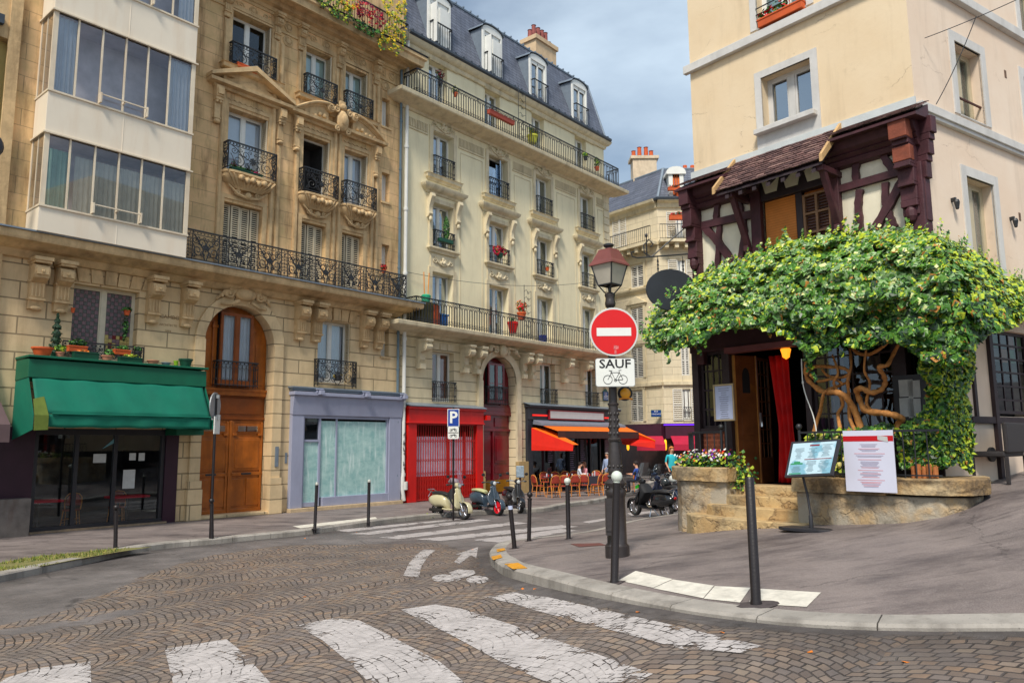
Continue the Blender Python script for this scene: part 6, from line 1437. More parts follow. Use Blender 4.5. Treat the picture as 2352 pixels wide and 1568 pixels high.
# open door: panelled leaf, glazed inner leaf, dark room
m=MB(); m.box(-.56,.86,-.02,.25,fz-.06,fz); m.build('threshold',M('worn_threshold',S(110,66,54),.7,.2,5,.2),pb_)
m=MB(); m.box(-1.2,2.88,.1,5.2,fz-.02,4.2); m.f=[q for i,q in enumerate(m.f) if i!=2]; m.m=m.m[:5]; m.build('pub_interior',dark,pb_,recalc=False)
wd=M('pub_door_wood',S(112,66,34),.5,.25,4,.2,coat=.2); wdl=M('pub_door_edge',S(196,140,74),.5,.15,4,.2)
def leaf(x0,y0,x1,y1,z0,z1,mat,kind):
    a=Vector((x0,y0));b=Vector((x1,y1));L_=(b-a).length;u=(b-a)/L_; T=Matrix(((u.x,-u.y,0,a.x),(u.y,u.x,0,a.y),(0,0,1,0),(0,0,0,1))); m=MB(T)
    if kind=='panel':
        m.box(0,L_,-.02,.02,z0,z1)
        for za,zb in ((.12,.75),(.85,1.4),): m.box(.1,L_-.1,-.035,-.02,z0+za,z0+zb)
        m.box(.1,L_-.1,-.026,-.02,z0+1.5,z1-.15)
        d=m.build('door_leaf',mat,pb_,bev=.008); q=MB(T); P=arc_pts(.14,L_-.14,z1-.4,z1-.22,8); q.prism([(.14,z0+1.6)]+P+[(L_-.14,z0+1.6)],-.03,-.026,'y'); q.build('door_light',dark,d)
        q=MB(T); q.box(-.03,.0,-.03,.03,z0,z1); q.box(L_,L_+.03,-.03,.03,z0,z1); q.build('door_edge',wdl,d); return d
    f=.05
    m.box(0,f,-.02,.02,z0,z1); m.box(L_-f,L_,-.02,.02,z0,z1); m.box(f,L_-f,-.02,.02,z0,z0+.45); m.box(f,L_-f,-.02,.02,z1-f,z1)
    for i in range(1,3): m.box(L_*i/3-.01,L_*i/3+.01,-.01,.01,z0+.45,z1-f)
    for i in range(1,7): z=z0+.45+(z1-z0-.5)*i/7; m.box(f,L_-f,-.012,.012,z-.012,z+.012)
    d=m.build('inner_door',wd,pb_); q=MB(T); q.quad((f,0,z0+.45),(L_-f,0,z0+.45),(L_-f,0,z1-f),(f,0,z1-f)); q.build('door_glass',GLd,d,recalc=False); q=MB(T); q.box(.03,.05,-.06,-.02,z0+1.0,z0+1.25); q.build('door_handle',chrome,d); return d
e1_=LF.at(1738,950,.42)[0]; e2_=LF.at(1769,950,.95)[0]; leaf(-.53,.0,e1_,.42,fz,3.72,wd,'panel'); leaf(e1_+.03,.42,e2_,.95,fz,3.7,wd,'glass'); cx_=LF.at(1797,950,.3)[0]
ct=MB(); ct.grid(lambda u,v:(cx_+(.30+.10*abs(v-.42)*2)*(u-.5)+.02*math.sin(v*4)+.05*(1-v),.30+.035*math.sin(u*22+v*2),fz+.03+2.2*v),30,14); ct.build('door_curtain',redCur,pb_,smooth=True,recalc=False,thick=.01)
m=MB(); lx_,lz_=LF.at(1796,808,-.1); m.lathe([(.02,lz_+.12),(.09,lz_+.05),(.07,lz_-.02),(.06,lz_-.08),(.0,lz_-.12)],(lx_,.02,0),8); m.build('door_lantern',M('amber_lantern_glass',S(255,170,60),.4,.1,5,0,emit=(S(255,140,30),1.6)),pb_)
for (x,y,z) in ((1.5,1.0,3.3),(1.75,1.2,3.25),(2.2,.9,3.0)): m=MB(); m.sph((x,y,z),.035,8,6); q=MB(); q.tube([(x,y,z+.03),(x,y,4.15)],.005,4); q.build('lamp_cord',iron,pb_); m.build('pendant_lamp',M('amber_bulb',S(255,170,60),.4,.1,5,0,emit=(S(255,150,30),6.0)),pb_)
# seen inside the window: pale curtains
for x in (1.15,1.75): curtain(pb_,x,x+.22,.25,2.4,3.5,M('pub_net_curtain',S(150,130,130),.9,.1,3,.1))
# notices by the door
m=MB(); 
for i,(px,py,w_,h) in enumerate(((2081,891,.20,.25),(2100,893,.17,.25),(2083,935,.2,.28),(2101,937,.18,.28))):
    x,z=LF.at(px,py,-.12); m=MB(); m.box(x-w_/2,x+w_/2,-.125,-.115,z-h/2,z+h/2); m.build('posted_menu',paper,pb_)
m=MB(); x,z=LF.at(2092,912,-.1); m.box(x-.24,x+.24,-.115,-.08,z-.35,z+.33); m.build('menu_case',darkP,pb_)
# steps
def slab(name,poly,z0,z1,mat,bev=.018,seed=0,lab=None,par=pb_,jit=.018):
    r=random.Random(seed); P=[]
    n=len(poly)
    for i in range(n):
        a=Vector(poly[i]);b=Vector(poly[(i+1)%n]);k=max(1,int((b-a).length/.14))
        for j in range(k): p=a.lerp(b,j/k); P.append((p.x+r.uniform(-jit,jit),p.y+r.uniform(-jit,jit)))
    m=MB(); n=len(P); rings=[]
    for q in range(4):
        z=z0+(z1-z0)*q/3; rings.append([(p[0]+r.uniform(-jit,jit)*(q<3),p[1]+r.uniform(-jit,jit)*(q<3),z+(r.uniform(-jit,jit)*.6 if q in(1,2) else 0)) for p in P])
    vs=[v for g_ in rings for v in g_]; fs=[(q*n+i,q*n+(i+1)%n,(q+1)*n+(i+1)%n,(q+1)*n+i) for q in range(3) for i in range(n)]+[tuple(range(3*n,4*n))]
    m.add(vs,fs); return m.build(name,mat,par,smooth=50,bev=bev,label=lab)
def front(x0,x1,n,c=.22,k=8):   # rounded front edge
    out_=[(x0,0.0)]
    for i in range(k+1):
        t=i/k; e=min(t,1-t); out_.append((x0+(x1-x0)*t,-n+c*max(0,1-e*6)**2))
    return out_+[(x1,0.0)]
slab('stone_step',front(-1.0,1.42,1.22,.3),.5,.96,stepM,seed=1); slab('stone_step',front(-.66,1.42,.98,.2),.9,1.13,stepM,seed=2); slab('stone_step',front(-.45,1.08,.70,.12),1.05,1.29,stepM,seed=3); slab('stone_step',front(-.42,1.06,.40,.05),1.2,1.45,stepM,seed=4)
# ---------------------------------------------------------------- stone planters with railings (fixed walls, each its own thing)
pl=thing('stone_planter','weathered stone planter with flaking render left of the pub steps','planter',LF.M)
PA=[(-2.1,1.8),(-1.9,.2),(-1.62,-.38),(-1.3,-.66),(-.36,-.64),(-.36,.0),(-1.1,.0),(-1.4,1.8)]
slab('planter_wall',PA,.3,1.5,rubble,.02,5,par=pl,jit=.008)
PB=[(-2.16,1.8),(-1.96,.18),(-1.68,-.44),(-1.32,-.73),(-.3,-.70),(-.3,.0),(-1.1,.02),(-1.4,1.8)]
slab('planter_coping',PB,1.5,1.74,rubble_mat('coping_stone',S(206,174,124),S(186,152,104),S(200,178,140),.9,S(120,96,66),.5),.02,6,par=pl,jit=.02)
pr=thing('stone_planter','long low stone planter wall with grey cement patches right of the pub steps','planter',LF.M)
PC=[(1.14,.0),(1.14,-.98),(2.0,-1.04),(2.8,-1.06),(3.2,-.98),(3.42,-.74),(3.47,-.4),(3.35,.05),(3.15,.5),(2.95,.1)]
slab('planter_wall',PC,.3,1.42,rubble,.02,7,par=pr,jit=.012)
slab('planter_coping',[(1.2,0),(1.12,-1.04),(2.5,-1.1),(2.5,0)],1.42,1.64,MATS['coping_stone'],.015,8,par=pr,jit=.02)
slab('planter_coping',[(2.52,0),(2.52,-1.12),(2.95,-1.13),(3.3,-1.04),(3.52,-.78),(3.57,-.4),(3.44,.08),(3.2,.55),(2.95,.1)],1.45,1.66,MATS['coping_stone'],.02,9,par=pr,jit=.022)
def iron_rail(label,P,z0,z1,par_M=LF.M,posts=()):
    root=thing('iron_railing',label,'railing',par_M); m=MB()
    m.tube([(x,y,z1) for x,y in P],.022,4); m.tube([(x,y,z0+.06) for x,y in P],.014,4); m.build('rail',iron,root)
    for (a,b) in zip(P,P[1:]):
        a=Vector(a);b=Vector(b);k=max(1,round((b-a).length/.14)); m=MB()
        for i in range(k): p=a.lerp(b,i/k); m.tube([(p.x,p.y,z0),(p.x,p.y,z1)],.010,5)
        m.build('baluster',iron,root)
    for (x,y) in posts: m=MB(); m.tube([(x,y,z0-.05),(x,y,z1+.04)],.024,8); m.sph((x,y,z1+.09),.05,10,7); m.build('newel_post',iron,root,smooth=True)
iron_rail('black iron railing with ball topped post above the left stone planter',[(-1.75,1.0),(-1.6,.0),(-1.1,-.52),(-.5,-.52)],1.7,2.34,posts=[(-.5,-.52)])
iron_rail('black iron railing along the ivy filled right planter',[(1.2,-.92),(2.0,-.96),(2.9,-.96),(3.2,-.9)],1.64,2.3,posts=[(1.2,-.92)])
# menu frame fixed in front of the left window, on its post
mf=thing('framed_menu','small gilt framed menu on a post above the left planter','menu frame',LF.M)
x,z=LF.at(1664,924,-.5); m=MB(); w2,h2=.21,.32
for q in ((x-w2,x+w2,z+h2-.03,z+h2),(x-w2,x+w2,z-h2,z-h2+.03),(x-w2,x-w2+.03,z-h2+.03,z+h2-.03),(x+w2-.03,x+w2,z-h2+.03,z+h2-.03)): m.box(q[0],q[1],-.53,-.49,q[2],q[3])
m.build('frame',M('gilt_frame',S(176,160,128),.35,.1,8,.1,metal=.5),mf,bev=.006); m=MB(); m.box(x-w2+.03,x+w2-.03,-.51,-.495,z-h2+.03,z+h2-.03); m.build('paper',M('menu_paper',S(176,186,214),.6,.05,8,0),mf)
ink=M('grey_ink',S(90,90,110),.8,.1,20,0); m=MB(); r=random.Random(2)
for k in range(15): L_=r.uniform(.05,.11); m.box(x-L_,x+L_,-.513,-.511,z+h2-.08-k*.037,z+h2-.073-k*.037)
m.build('printed_text',ink,mf); m=MB(); m.tube([(x,-.5,1.6),(x,-.5,z-h2)],.02,6); m.build('post',iron,mf)
# ---------------------------------------------------------------- ivy
ivc=[M('ivy_dark',S(24,60,18),.42,.25,30,0,spec=.5),M('ivy_green',S(66,116,34),.42,.25,30,0,spec=.5),M('ivy_grey_green',S(128,158,104),.4,.2,30,0,spec=.6),M('ivy_lime',S(176,192,44),.5,.2,30,0,spec=.5),M('ivy_cream_edge',S(216,222,150),.5,.15,30,0,spec=.5),M('ivy_mid',S(96,142,48),.42,.25,30,0,spec=.6),M('ivy_ochre',S(176,120,50),.6,.2,30,0)]
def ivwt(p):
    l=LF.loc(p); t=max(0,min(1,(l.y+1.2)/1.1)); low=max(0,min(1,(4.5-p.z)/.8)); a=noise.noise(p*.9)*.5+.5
    return [1+4*low,3,3*(1-low)*(.5+a),.3+5.5*t*t+1.0*a,.9*(1-low)*a,3,.25]  # more dark leaves low down: the canopy's own shade put into leaf colour
iv=thing('ivy_plant','huge variegated ivy spreading like a canopy over the pub ground floor','ivy',None)
def plane_hit(Fm,px,py,n):
    d=ray(px,py); C=Vector((0,0,CAMZ)); return ((Fm.o-C).dot(Fm.y)+n)/d.dot(Fm.y),d
def ivy_pt(px,py,n,nr=None):
    a,d=plane_hit(LF,px,py,n); b,_=plane_hit(RF,px,py,nr if nr is not None else n*.75)
    k=a if (b<=0 or px<1950) else max(a,b)
    if a<=0: k=b
    return Vector((0,0,CAMZ))+d*k, (LF.y*-1 if k==a else RF.y*-1)
can=[(1475,775),(1490,740),(1500,712),(1530,690),(1560,662),(1590,640),(1630,622),(1668,604),(1700,596),(1745,574),(1790,556),(1845,548),(1900,540),(1960,536),(2010,528),(2060,532),(2110,528),(2150,540),(2200,556),(2240,575),(2270,600),(2310,622),(2352,640),(2420,660),(2420,740),(2352,735),(2318,752),(2270,765),(2235,800),(2200,840),(2130,830),(2080,792),(2040,780),(1990,800),(1930,790),(1880,812),(1862,825),(1835,790),(1800,768),(1740,752),(1680,752),(1640,764),(1600,790),(1560,800),(1520,806),(1488,800)]
top_y=lambda x:[(y1+(y2-y1)*(x-x1)/(x2-x1)) for (x1,y1),(x2,y2) in zip(can[:24],can[1:24]) if x1<=x<=x2 and x2>x1][:1]
rv=random.Random(11); pts=[]; xs0,xs1=1475,2420
def add_leaf(px,py,n,s_=1.0,upb=.5,nr=None):
    p,nn=ivy_pt(px,py,n,nr); 
    if p.z<g(p.x,p.y)+.05: return
    pts.append((p,nn*1.0+Vector((0,0,upb)),s_*rv.choice((.5,.75,.9,1.05,1.2,1.5))*rv.uniform(.9,1.1)))
cnt=0
while cnt<29000:
    px=rv.uniform(xs0,xs1); py=rv.uniform(525,845)
    if not inside((px,py),can): continue
    ty=top_y(px); ty=ty[0] if ty else 600; f=min(1,max(0,(py-ty)/150))
    bump_=noise.noise(Vector((px*.014,py*.02,1)))*.34+noise.noise(Vector((px*.05,py*.06,4)))*.2
    if noise.noise(Vector((px*.035,py*.05,9)))>.38: bump_+=.28
    n=-(.15+1.15*f**.6)+bump_
    layer=rv.random()
    if layer>.6: n+=rv.uniform(.1,.35)
    add_leaf(px,py,n,1,.9 if f<.6 else .3); cnt+=1
# ragged outline sprigs
for _ in range(230):
    k=rv.randrange(0,34); a,b=can[k%len(can)],can[(k+1)%len(can)]; t=rv.random(); px,py=a[0]+(b[0]-a[0])*t,a[1]+(b[1]-a[1])*t; L_=rv.uniform(8,26); ang=rv.uniform(-1.9,-.9)
    if px<1560: ang=rv.uniform(-3.4,-2.0)
    nn=-.25 if px>1600 else -1.0
    for q in range(int(L_/4)): add_leaf(px+math.cos(ang)*q*4+rv.uniform(-2,2),py+math.sin(ang)*q*4,nn,.6)
for (px,py,L_) in ((1508,800,14),(1530,806,30),(1555,800,22),(1600,786,32),(1612,770,28),(1690,752,14),(1762,756,18),(1850,820,35),(1862,835,42),(1795,560,-40),(1740,590,-35),(2036,531,-30),(2155,545,-45),(1936,540,-45),(1960,536,-48),(2080,530,-40),(2215,560,-30),(1935,800,20)):
    for q in range(int(abs(L_)/2.5)): add_leaf(px+rv.uniform(-5,5)+q*.4,py+math.copysign(q*2.5,L_),-1.15 if L_>0 else -.2,.75)
# hanging side column and planter growth
col=[(2120,800),(2240,790),(2238,860),(2222,905),(2232,960),(2236,1010),(2232,1085),(2200,1060),(2150,1078),(2070,1074),(2062,1000),(1990,1010),(1880,1012),(1862,1002),(1900,990),(1985,985),(2040,975),(2062,985),(2100,962),(2128,940),(2132,880),(2112,850)]
cnt=0
while cnt<6500:
    px=rv.uniform(1862,2240); py=rv.uniform(785,1090)
    if not inside((px,py),col): continue
    low=max(0,min(1,(py-930)/60)); n=-(.42+.35*low)+noise.noise(Vector((px*.03,py*.03,7)))*.2
    if rv.random()>.55: n+=.15
    add_leaf(px,py,n,1.0,.25,nr=-.25-.1*low); cnt+=1
add=[]
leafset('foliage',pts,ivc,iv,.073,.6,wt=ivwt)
bark=M('ivy_bark',S(190,130,70),.8,.35,14,1.0,30,stain=.7,stainc=S(104,62,34))
def stem3(pl_,r,n=-.75):
    P=[ivy_pt(x,y,n+.12*math.sin(i*1.3))[0] for i,(x,y) in enumerate(pl_)]; P=[Vector(q) for q in curve([tuple(p) for p in P],4)]
    m=MB(); k=len(P); m.tube(P,[r*1.0*(1-.5*i/k)*(1+.14*math.sin(i*1.9)+.1*math.sin(i*4.3)) for i in range(k)],8); return m.build('stem',bark,iv,smooth=60)
stem3([(2060,1000),(2064,975),(2071,961),(2050,952),(2027,948),(1989,943),(1974,917),(1968,895),(1982,892),(2000,901),(2022,896),(2033,880),(2030,862),(2018,842),(2038,838),(2053,811),(2071,776)],.052)
stem3([(1980,1000),(1974,974),(1961,939),(1939,908),(1915,900),(1888,898),(1858,874),(1851,851),(1855,825),(1868,800)],.055)
stem3([(1868,1000),(1875,970),(1884,944),(1891,907),(1899,897)],.035); stem3([(1851,855),(1870,842),(1905,842),(1940,846),(1950,858),(1931,867),(1901,862),(1888,848)],.032)
stem3([(1965,990),(1952,960),(1950,911),(1947,871),(1955,840),(1952,800)],.032); stem3([(1952,780),(1965,807),(1992,814),(2018,803),(2040,785),(2066,762)],.034); stem3([(1901,895),(1928,885),(1948,875),(1952,852)],.026)
stem3([(1930,985),(1925,950),(1936,925),(1915,880),(1925,855),(1912,815)],.03); stem3([(2005,945),(1990,925),(1998,880),(1985,850),(1990,800)],.026); stem3([(1862,860),(1880,875),(1912,870),(1935,880)],.03)
stem3([(2160,1060),(2150,960),(2165,880),(2150,800)],.05,-.3)
# ---------------------------------------------------------------- hanging sign on its bracket
_a=math.radians(-30); hg=thing('hanging_sign','blank black oval sign hanging by chains from a scrolled iron bracket','sign',LF.M@Matrix.Translation((XL-.04,-.08,0))@rotz(_a))
x0=0; zb=5.62; y1=-1.12
m=MB(); m.tube([(x0,0,zb+.12),(x0,y1,zb)],.016,6); m.tube([(x0,.0,zb+.75),(x0,-.84,zb+.03)],.014,6)
m.tube([(x0,-.84,zb+.02),(x0,-.98,zb+.1),(x0,-.99,zb+.25),(x0,-.88,zb+.36),(x0,-.80,zb+.28),(x0,-.85,zb+.22)],.013,5); m.tube([(x0,-.93,zb+.02),(x0,-.93,zb+.42)],.012,5)
m.tube([(x0,y1,zb),(x0,y1-.1,zb+.02),(x0,y1-.12,zb+.1),(x0,y1-.05,zb+.12)],.013,5); m.sph((x0,-.93,zb+.44),.028,6,5,(1,1,1.6)); m.build('bracket',iron,hg)
for y in (-.22,-.72):
    m=MB()
    for k in range(7): m.lathe([(.022,-.006),(.022,.006)],(x0,y,zb-.02-k*.035),6,'x' if k%2 else 'y')
    m.tube([(x0,y,zb+.06),(x0,y,zb-.26)],.006,4); m.build('chain',iron,hg)
m=MB(); P=[(-.47+.50*math.cos(2*PI*i/32),zb-.60+.40*math.sin(2*PI*i/32)) for i in range(32)]; m.prism(P,x0-.02,x0+.02,'x'); m.build('sign_board',M('matt_black_board',(.022,.026,.034),.55,.15,3,.05),hg,bev=.006)
# ---------------------------------------------------------------- street furniture
def vert_top(base,px,py): return pt(px,py,base.y)
BOL='bollards along the kerbs'
capM=M('silver_cap',S(196,196,186),.35,.1,8,.05,metal=.3); whiteB=M('white_ball',S(206,214,204),.4,.08,5,.05)
def bollard(base,top,kind,label,r=None):
    b=G(*base); t=pt(top[0],top[1],b.y); ax=(t-b); h=ax.length; z=ax.normalized(); x=z.orthogonal().normalized()
    x=Vector((1,0,0)); x=(x-z*x.dot(z)).normalized(); y=z.cross(x); Mx=Matrix(((x.x,y.x,z.x,b.x),(x.y,y.y,z.y,b.y),(x.z,y.z,z.z,b.z),(0,0,0,1)))
    root=thing('bollard',label,'bollard',Mx,BOL); r=r or .042; m=MB()
    if kind=='ball':
        m.lathe([(r*1.1,-.1),(r*1.1,.02),(r,.06),(r,h-.17),(r*1.15,h-.165),(r*1.15,h-.13),(r*.5,h-.125),(r*.5,h-.11)],(0,0,0),16); p=m.build('post',ironB,root,smooth=40); m=MB(); m.sph((0,0,h-.055),.062,14,10); m.build('ball_top',ironB,root,smooth=True)
    elif kind=='white':
        m.lathe([(r*1.1,-.1),(r*1.1,.02),(r,.03),(r,h-.13),(r*.7,h-.125),(r*.7,h-.11)],(0,0,0),16); p=m.build('post',ironB,root,smooth=40); m=MB(); m.lathe([(r*.8,h-.135),(r*.9,h-.12),(r*.6,h-.11)],(0,0,0),12); m.sph((0,0,h-.055),.068,14,10); m.build('ball_top',whiteB,root,smooth=True)
    elif kind=='cap':
        m.lathe([(r*1.1,-.1),(r*1.1,.02),(r,.03),(r,h-.07)],(0,0,0),14); p=m.build('post',ironB,root,smooth=40); m=MB(); m.lathe([(r*1.02,h-.07),(r*1.02,h-.03),(r*.7,h)],(0,0,0),14); m.build('cap',capM,root,smooth=40)
    else:
        m.lathe([(r*1.25,-.1),(r*1.25,.03),(r*1.05,.05),(r,h-.012),(r*.8,h)],(0,0,0),16); p=m.build('post',ironB,root,smooth=40)
    return root,h
bollard((265,1257),(267,1159),'ball','black ball topped bollard in front of the dark bistro window')
bollard((487,1236),(486,1144),'ball','black ball topped bollard touching the pole before the oak door')
bollard((723,1214),(728,1107),'cap','black bollard with silver cap left of the grey shop crossing strip')
bollard((846,1200),(848,1101),'cap','black bollard with pale cap before the right end of the grey shop',.045)
r_,h_=bollard((1182,1259),(1169,1133),'ball','leaning black ball topped bollard with sticker at the tip of the corner')
m=MB(); m.lathe([(.0435,h_-.29),(.0435,h_-.22)],(0,0,0),14); m.build('sticker',M('pale_blue_sticker',S(190,200,230),.5,.05,5,0),r_)
bollard((1215,1242),(1217,1129),'ball','upright black ball topped bollard just behind the leaning one')
bollard((1306,1237),(1303,1098),'white','black bollard with small white ball before the café chairs',.045)
bollard((1411,1338),(1417,1083),'white','tall black bollard with large white ball in front of the street lamp',.047)
bollard((1737,1388),(1721,1095),'flat','tall flat topped black bollard nearest the camera before the pub steps',.044)
m=MB(); 
# ---- street lamp
lb=G(1422,1281); lb.y+=.16; lb.z=g(lb.x,lb.y)-.01; Yl=lb.y
def zl(py): return pt(1410,py,Yl).z-lb.z
def xl(px,py): return pt(px,py,Yl).x-lb.x
lamp=thing('street_lamp','old cast iron street lamp with square frosted lantern on the pavement corner','street lamp',loc=lb)
lx0=xl(1418,1240)
sl=(xl(1403,620)-xl(1422,1270))/(zl(620)-zl(1270))
m=MB(); k=Yl/1740
prof=[(27,1281),(27,1252),(25,1250),(22,1246),(20.5,1140),(23,1136),(24,1130),(24,1126),(21,1122),(21,1116),(24,1112),(25,1108),(21,1104),(17,1100),(14,1096),(15,1086),(17,1080),(15.5,1074),(16,1066),(14,1040),(11.5,1014),(14,1012),(14.5,1008),(11,1005),(10.5,932),(12.5,930),(12.5,926),(9.5,924),(8.5,820),(8,706),(11.5,703),(12.5,697),(11,690),(10.5,684),(12,680),(12.5,676),(7,672)]
pts_=[(w_*k,zl(py)) for w_,py in prof]
m.lathe([(max(.01,r),z) for r,z in pts_],(0,0,0),20,ang=PI/20)
for zz in (zl(950),zl(965),zl(980),zl(995)):
    for q in range(8): a=2*PI*q/8+(zz*9); m.sph((.07*math.cos(a),.07*math.sin(a),zz),.018,5,4,(1,1,1.6))
for zz,R_ in ((zl(1118),.145),(zl(1093),.095),(zl(1070),.1)):
    for q in range(10): a=2*PI*q/10; m.sph((R_*math.cos(a),R_*math.sin(a),zz),.022,5,4)
m.box(-.17,-.02,-.2,-.09,zl(1225),zl(1142)); m.box(-.165,-.03,-.215,-.2,zl(1215),zl(1160))
m.build('column',M('lamp_iron',(.033,.027,.027),.42,.25,18,.3,50,spec=.6),lamp,smooth=45)
def fr4(m,r0,z0,r1,z1,ang=PI/4): m.lathe([(r0,z0),(r1,z1)],(0,0,0),4,ang=0)
zt0,zt1=zl(609),zl(655); 
gm=glass('lantern_glass',(.8,.8,.75),.12,(.62,.60,.54),.3)
m=MB(); R0,R1=42*k,27*k
vs=[(R0*math.cos(a),R0*math.sin(a),zt0) for a in (0,PI/2,PI,-PI/2)]+[(R1*math.cos(a),R1*math.sin(a),zt1) for a in (0,PI/2,PI,-PI/2)]
m.add(vs,[(0,1,5,4),(1,2,6,5),(2,3,7,6),(3,0,4,7)]); 
frost=M('frosted_glass',S(176,170,156),.35,.12,3,.05,spec=.6); m.build('lantern_pane',frost,lamp,recalc=True)
m=MB()
for i in range(4): m.tube([vs[i],vs[i+4]],.012,5); m.tube([vs[i],vs[(i+1)%4]],.012,5); m.tube([vs[i+4],vs[4+(i+1)%4]],.012,5); m.tube([vs[i+4],(vs[i+4][0]*.45,vs[i+4][1]*.45,zl(672)),(.02*math.cos(i*PI/2),.02*math.sin(i*PI/2),zl(678))],.010,5)
m.tube([(0,0,zl(678)),(0,0,zl(652))],.02,6); m.build('lantern_frame',iron,lamp)
m=MB(); m.lathe([(49*k,zl(611)),(47*k,zl(607)),(40*k,zl(600)),(27*k,zl(580)),(24*k,zl(574)),(10*k,zl(571))],(0,0,0),4); m.build('lantern_roof',M('brown_red_lantern_roof',S(118,66,60),.45,.15,5,.15),lamp)
m=MB(); m.lathe([(7*k,zl(573)),(8*k,zl(568)),(12*k,zl(566)),(12.5*k,zl(562)),(8*k,zl(560))],(0,0,0),12); m.build('lantern_finial',iron,lamp,smooth=40)
lamp.rotation_euler=(0,-sl*-1.0,0)
def signM(px,py,Y,rz=0): p=pt(px,py,Y); return Matrix.Translation(p)@rotz(rz)@RX
Ys=Yl-.22; ks=Ys/1740
redS=M('sign_red',S(212,14,18),.35,.04,3,0,spec=.5); whS=M('sign_white',S(226,228,222),.4,.03,4,0,spec=.5); blk=M('sign_black',(.012,.012,.014),.5,.05,4,0); greyS=M('sign_back_grey',S(150,154,156),.5,.1,4,.05,metal=.4)
ne=thing('no_entry_sign','round red no entry sign with white bar on the lamp column','sign',signM(1410,762,Ys))
R_=57*ks
def disc(r,z0,z1,n=40): m=MB(); m.lathe([(r,z0),(r,z1)],(0,0,0),n); return m
disc(R_,-.012,0).build('rim',M('sign_rim_grey',S(206,208,204),.4,.05,5,0),ne,bev=.004); disc(R_*.925,.0,.004).build('red_disc',redS,ne)
m=MB(); m.box(-40*ks,40*ks,-9.5*ks,9.5*ks,.004,.007); m.build('white_bar',whS,ne)
m=MB(); m.add([(-.01,-R_*.72,.0062),(.06,-R_*.7,.0062),(.062,-R_*.58,.0062),(-.005,-R_*.55,.0062)],[(0,1,2,3)]); m.box(.0,.03,-R_*.9,-R_*.75,.004,.006); m.build('torn_sticker',M('torn_sticker_m',S(214,110,110),.5,.5,30,0),ne,recalc=False)
m=MB(); m.box(-.05,.05,-R_*.6,R_*.6,-.07,-.012); m.build('bracket',greyS,ne)
sf_=thing('supplementary_sign','white plate reading SAUF above a black bicycle under the no entry sign','sign',signM(1413,855,Ys))
def rrect(w_,h,r,n=5):
    P=[]
    for cx,cy,a0 in ((w_-r,h-r,0),(-w_+r,h-r,PI/2),(-w_+r,-h+r,PI),(w_-r,-h+r,1.5*PI)):
        for i in range(n+1): a=a0+PI/2*i/n; P.append((cx+r*math.cos(a),cy+r*math.sin(a)))
    return P
W2,H2=45.5*ks,33*ks
m=MB(); m.prism(rrect(W2,H2,.035),-.012,0,'z'); m.build('plate_edge',greyS,sf_); m=MB(); m.prism(rrect(W2-.007,H2-.007,.03),0,.003,'z'); m.build('plate',whS,sf_)
text('SAUF',22*ks*1.3,Matrix.Translation((0,19*ks,.0035)),blk,sf_,bold=.003,font_scale=(1.12,1))
def bicycle(par,s_,cx,cy,mat,z=.005,r=.0042):
    m=MB(); 
    def c(x,y,R): m.tube([(cx+s_*(x+R*math.cos(2*PI*i/20)),cy+s_*(y+R*math.sin(2*PI*i/20)),z) for i in range(21)],r,4)
    def l(*p): m.tube([(cx+s_*x,cy+s_*y,z) for x,y in p],r,4)
    c(-.62,-.2,.36); c(.62,-.2,.36); l((-.62,-.2),(-.3,.38),(.34,.38),(.62,-.2)); l((-.3,.38),(0,-.25),(.34,.38)); l((-.36,.5),(-.3,.38)); l((-.46,.52),(-.24,.52)); l((.34,.38),(.30,.56),(.5,.58)); l((0,-.25),(.62,-.2)); l((-.38,.22),(-.34,.5),(-.52,.56)); c(0,-.25,.1)
    m.build('bicycle_symbol',mat,par)
bicycle(sf_,28*ks,0,-11*ks,blk)
am=thing('signal_lamp','amber signal lamp head seen behind the bicycle plate on the lamp column','traffic light',signM(1436,903,Yl+.05))
m=MB(); m.lathe([(.02,-.05),(17*k,-.04),(17*k,.0),(13.5*k,.02)],(0,0,0),18); m.build('housing',iron,am,smooth=40); m=MB(); m.sph((0,0,.01),13*k,14,8,(1,1,.35)); m.build('lens',M('amber_lens',S(238,164,24),.3,.1,6,0,spec=.6),am,smooth=True)
m=MB(); m.tube([(15*k*math.cos(a),-15*k+ -4*k*math.sin(a)*-1,.03) for a in [PI*i/8 for i in range(9)]],.014,5); m.build('hood',M('amber_hood',S(220,140,20),.4,.1,6,0),am)
# ---- sign pole seen from behind on the left
sp_b=G(483,1236); Yp=sp_b.y
po=thing('sign_pole','leaning dark sign pole carrying a round sign seen from behind before the oak door','sign pole',loc=sp_b)
t=pt(497,905,Yp)-sp_b; m=MB(); m.tube([(0,0,-.1),tuple(t*.5),tuple(t)],.035,8); m.build('pole',ironB,po,smooth=True)
c=pt(494,932,Yp)-sp_b; kp=Yp/1740; T=Matrix.Translation(c)@rotz(math.radians(90))@RX; m=MB(T); m.lathe([(31*kp,-.012),(31*kp,.012)],(0,0,0),28); m.build('round_sign',greyS,po)
c=pt(498,977,Yp)-sp_b; T=Matrix.Translation(c)@rotz(math.radians(90))@RX; m=MB(T); m.box(-.17,.17,-.2,.22,-.01,.01); m.build('plate_sign',whS,po)
m=MB(); m.box(t.x-.08,t.x+.12,-.03,.03,t.z-.62,t.z-.5); m.box(t.x-.05,t.x+.08,-.03,.03,t.z-.1,t.z-.02); m.build('clamp',greyS,po)
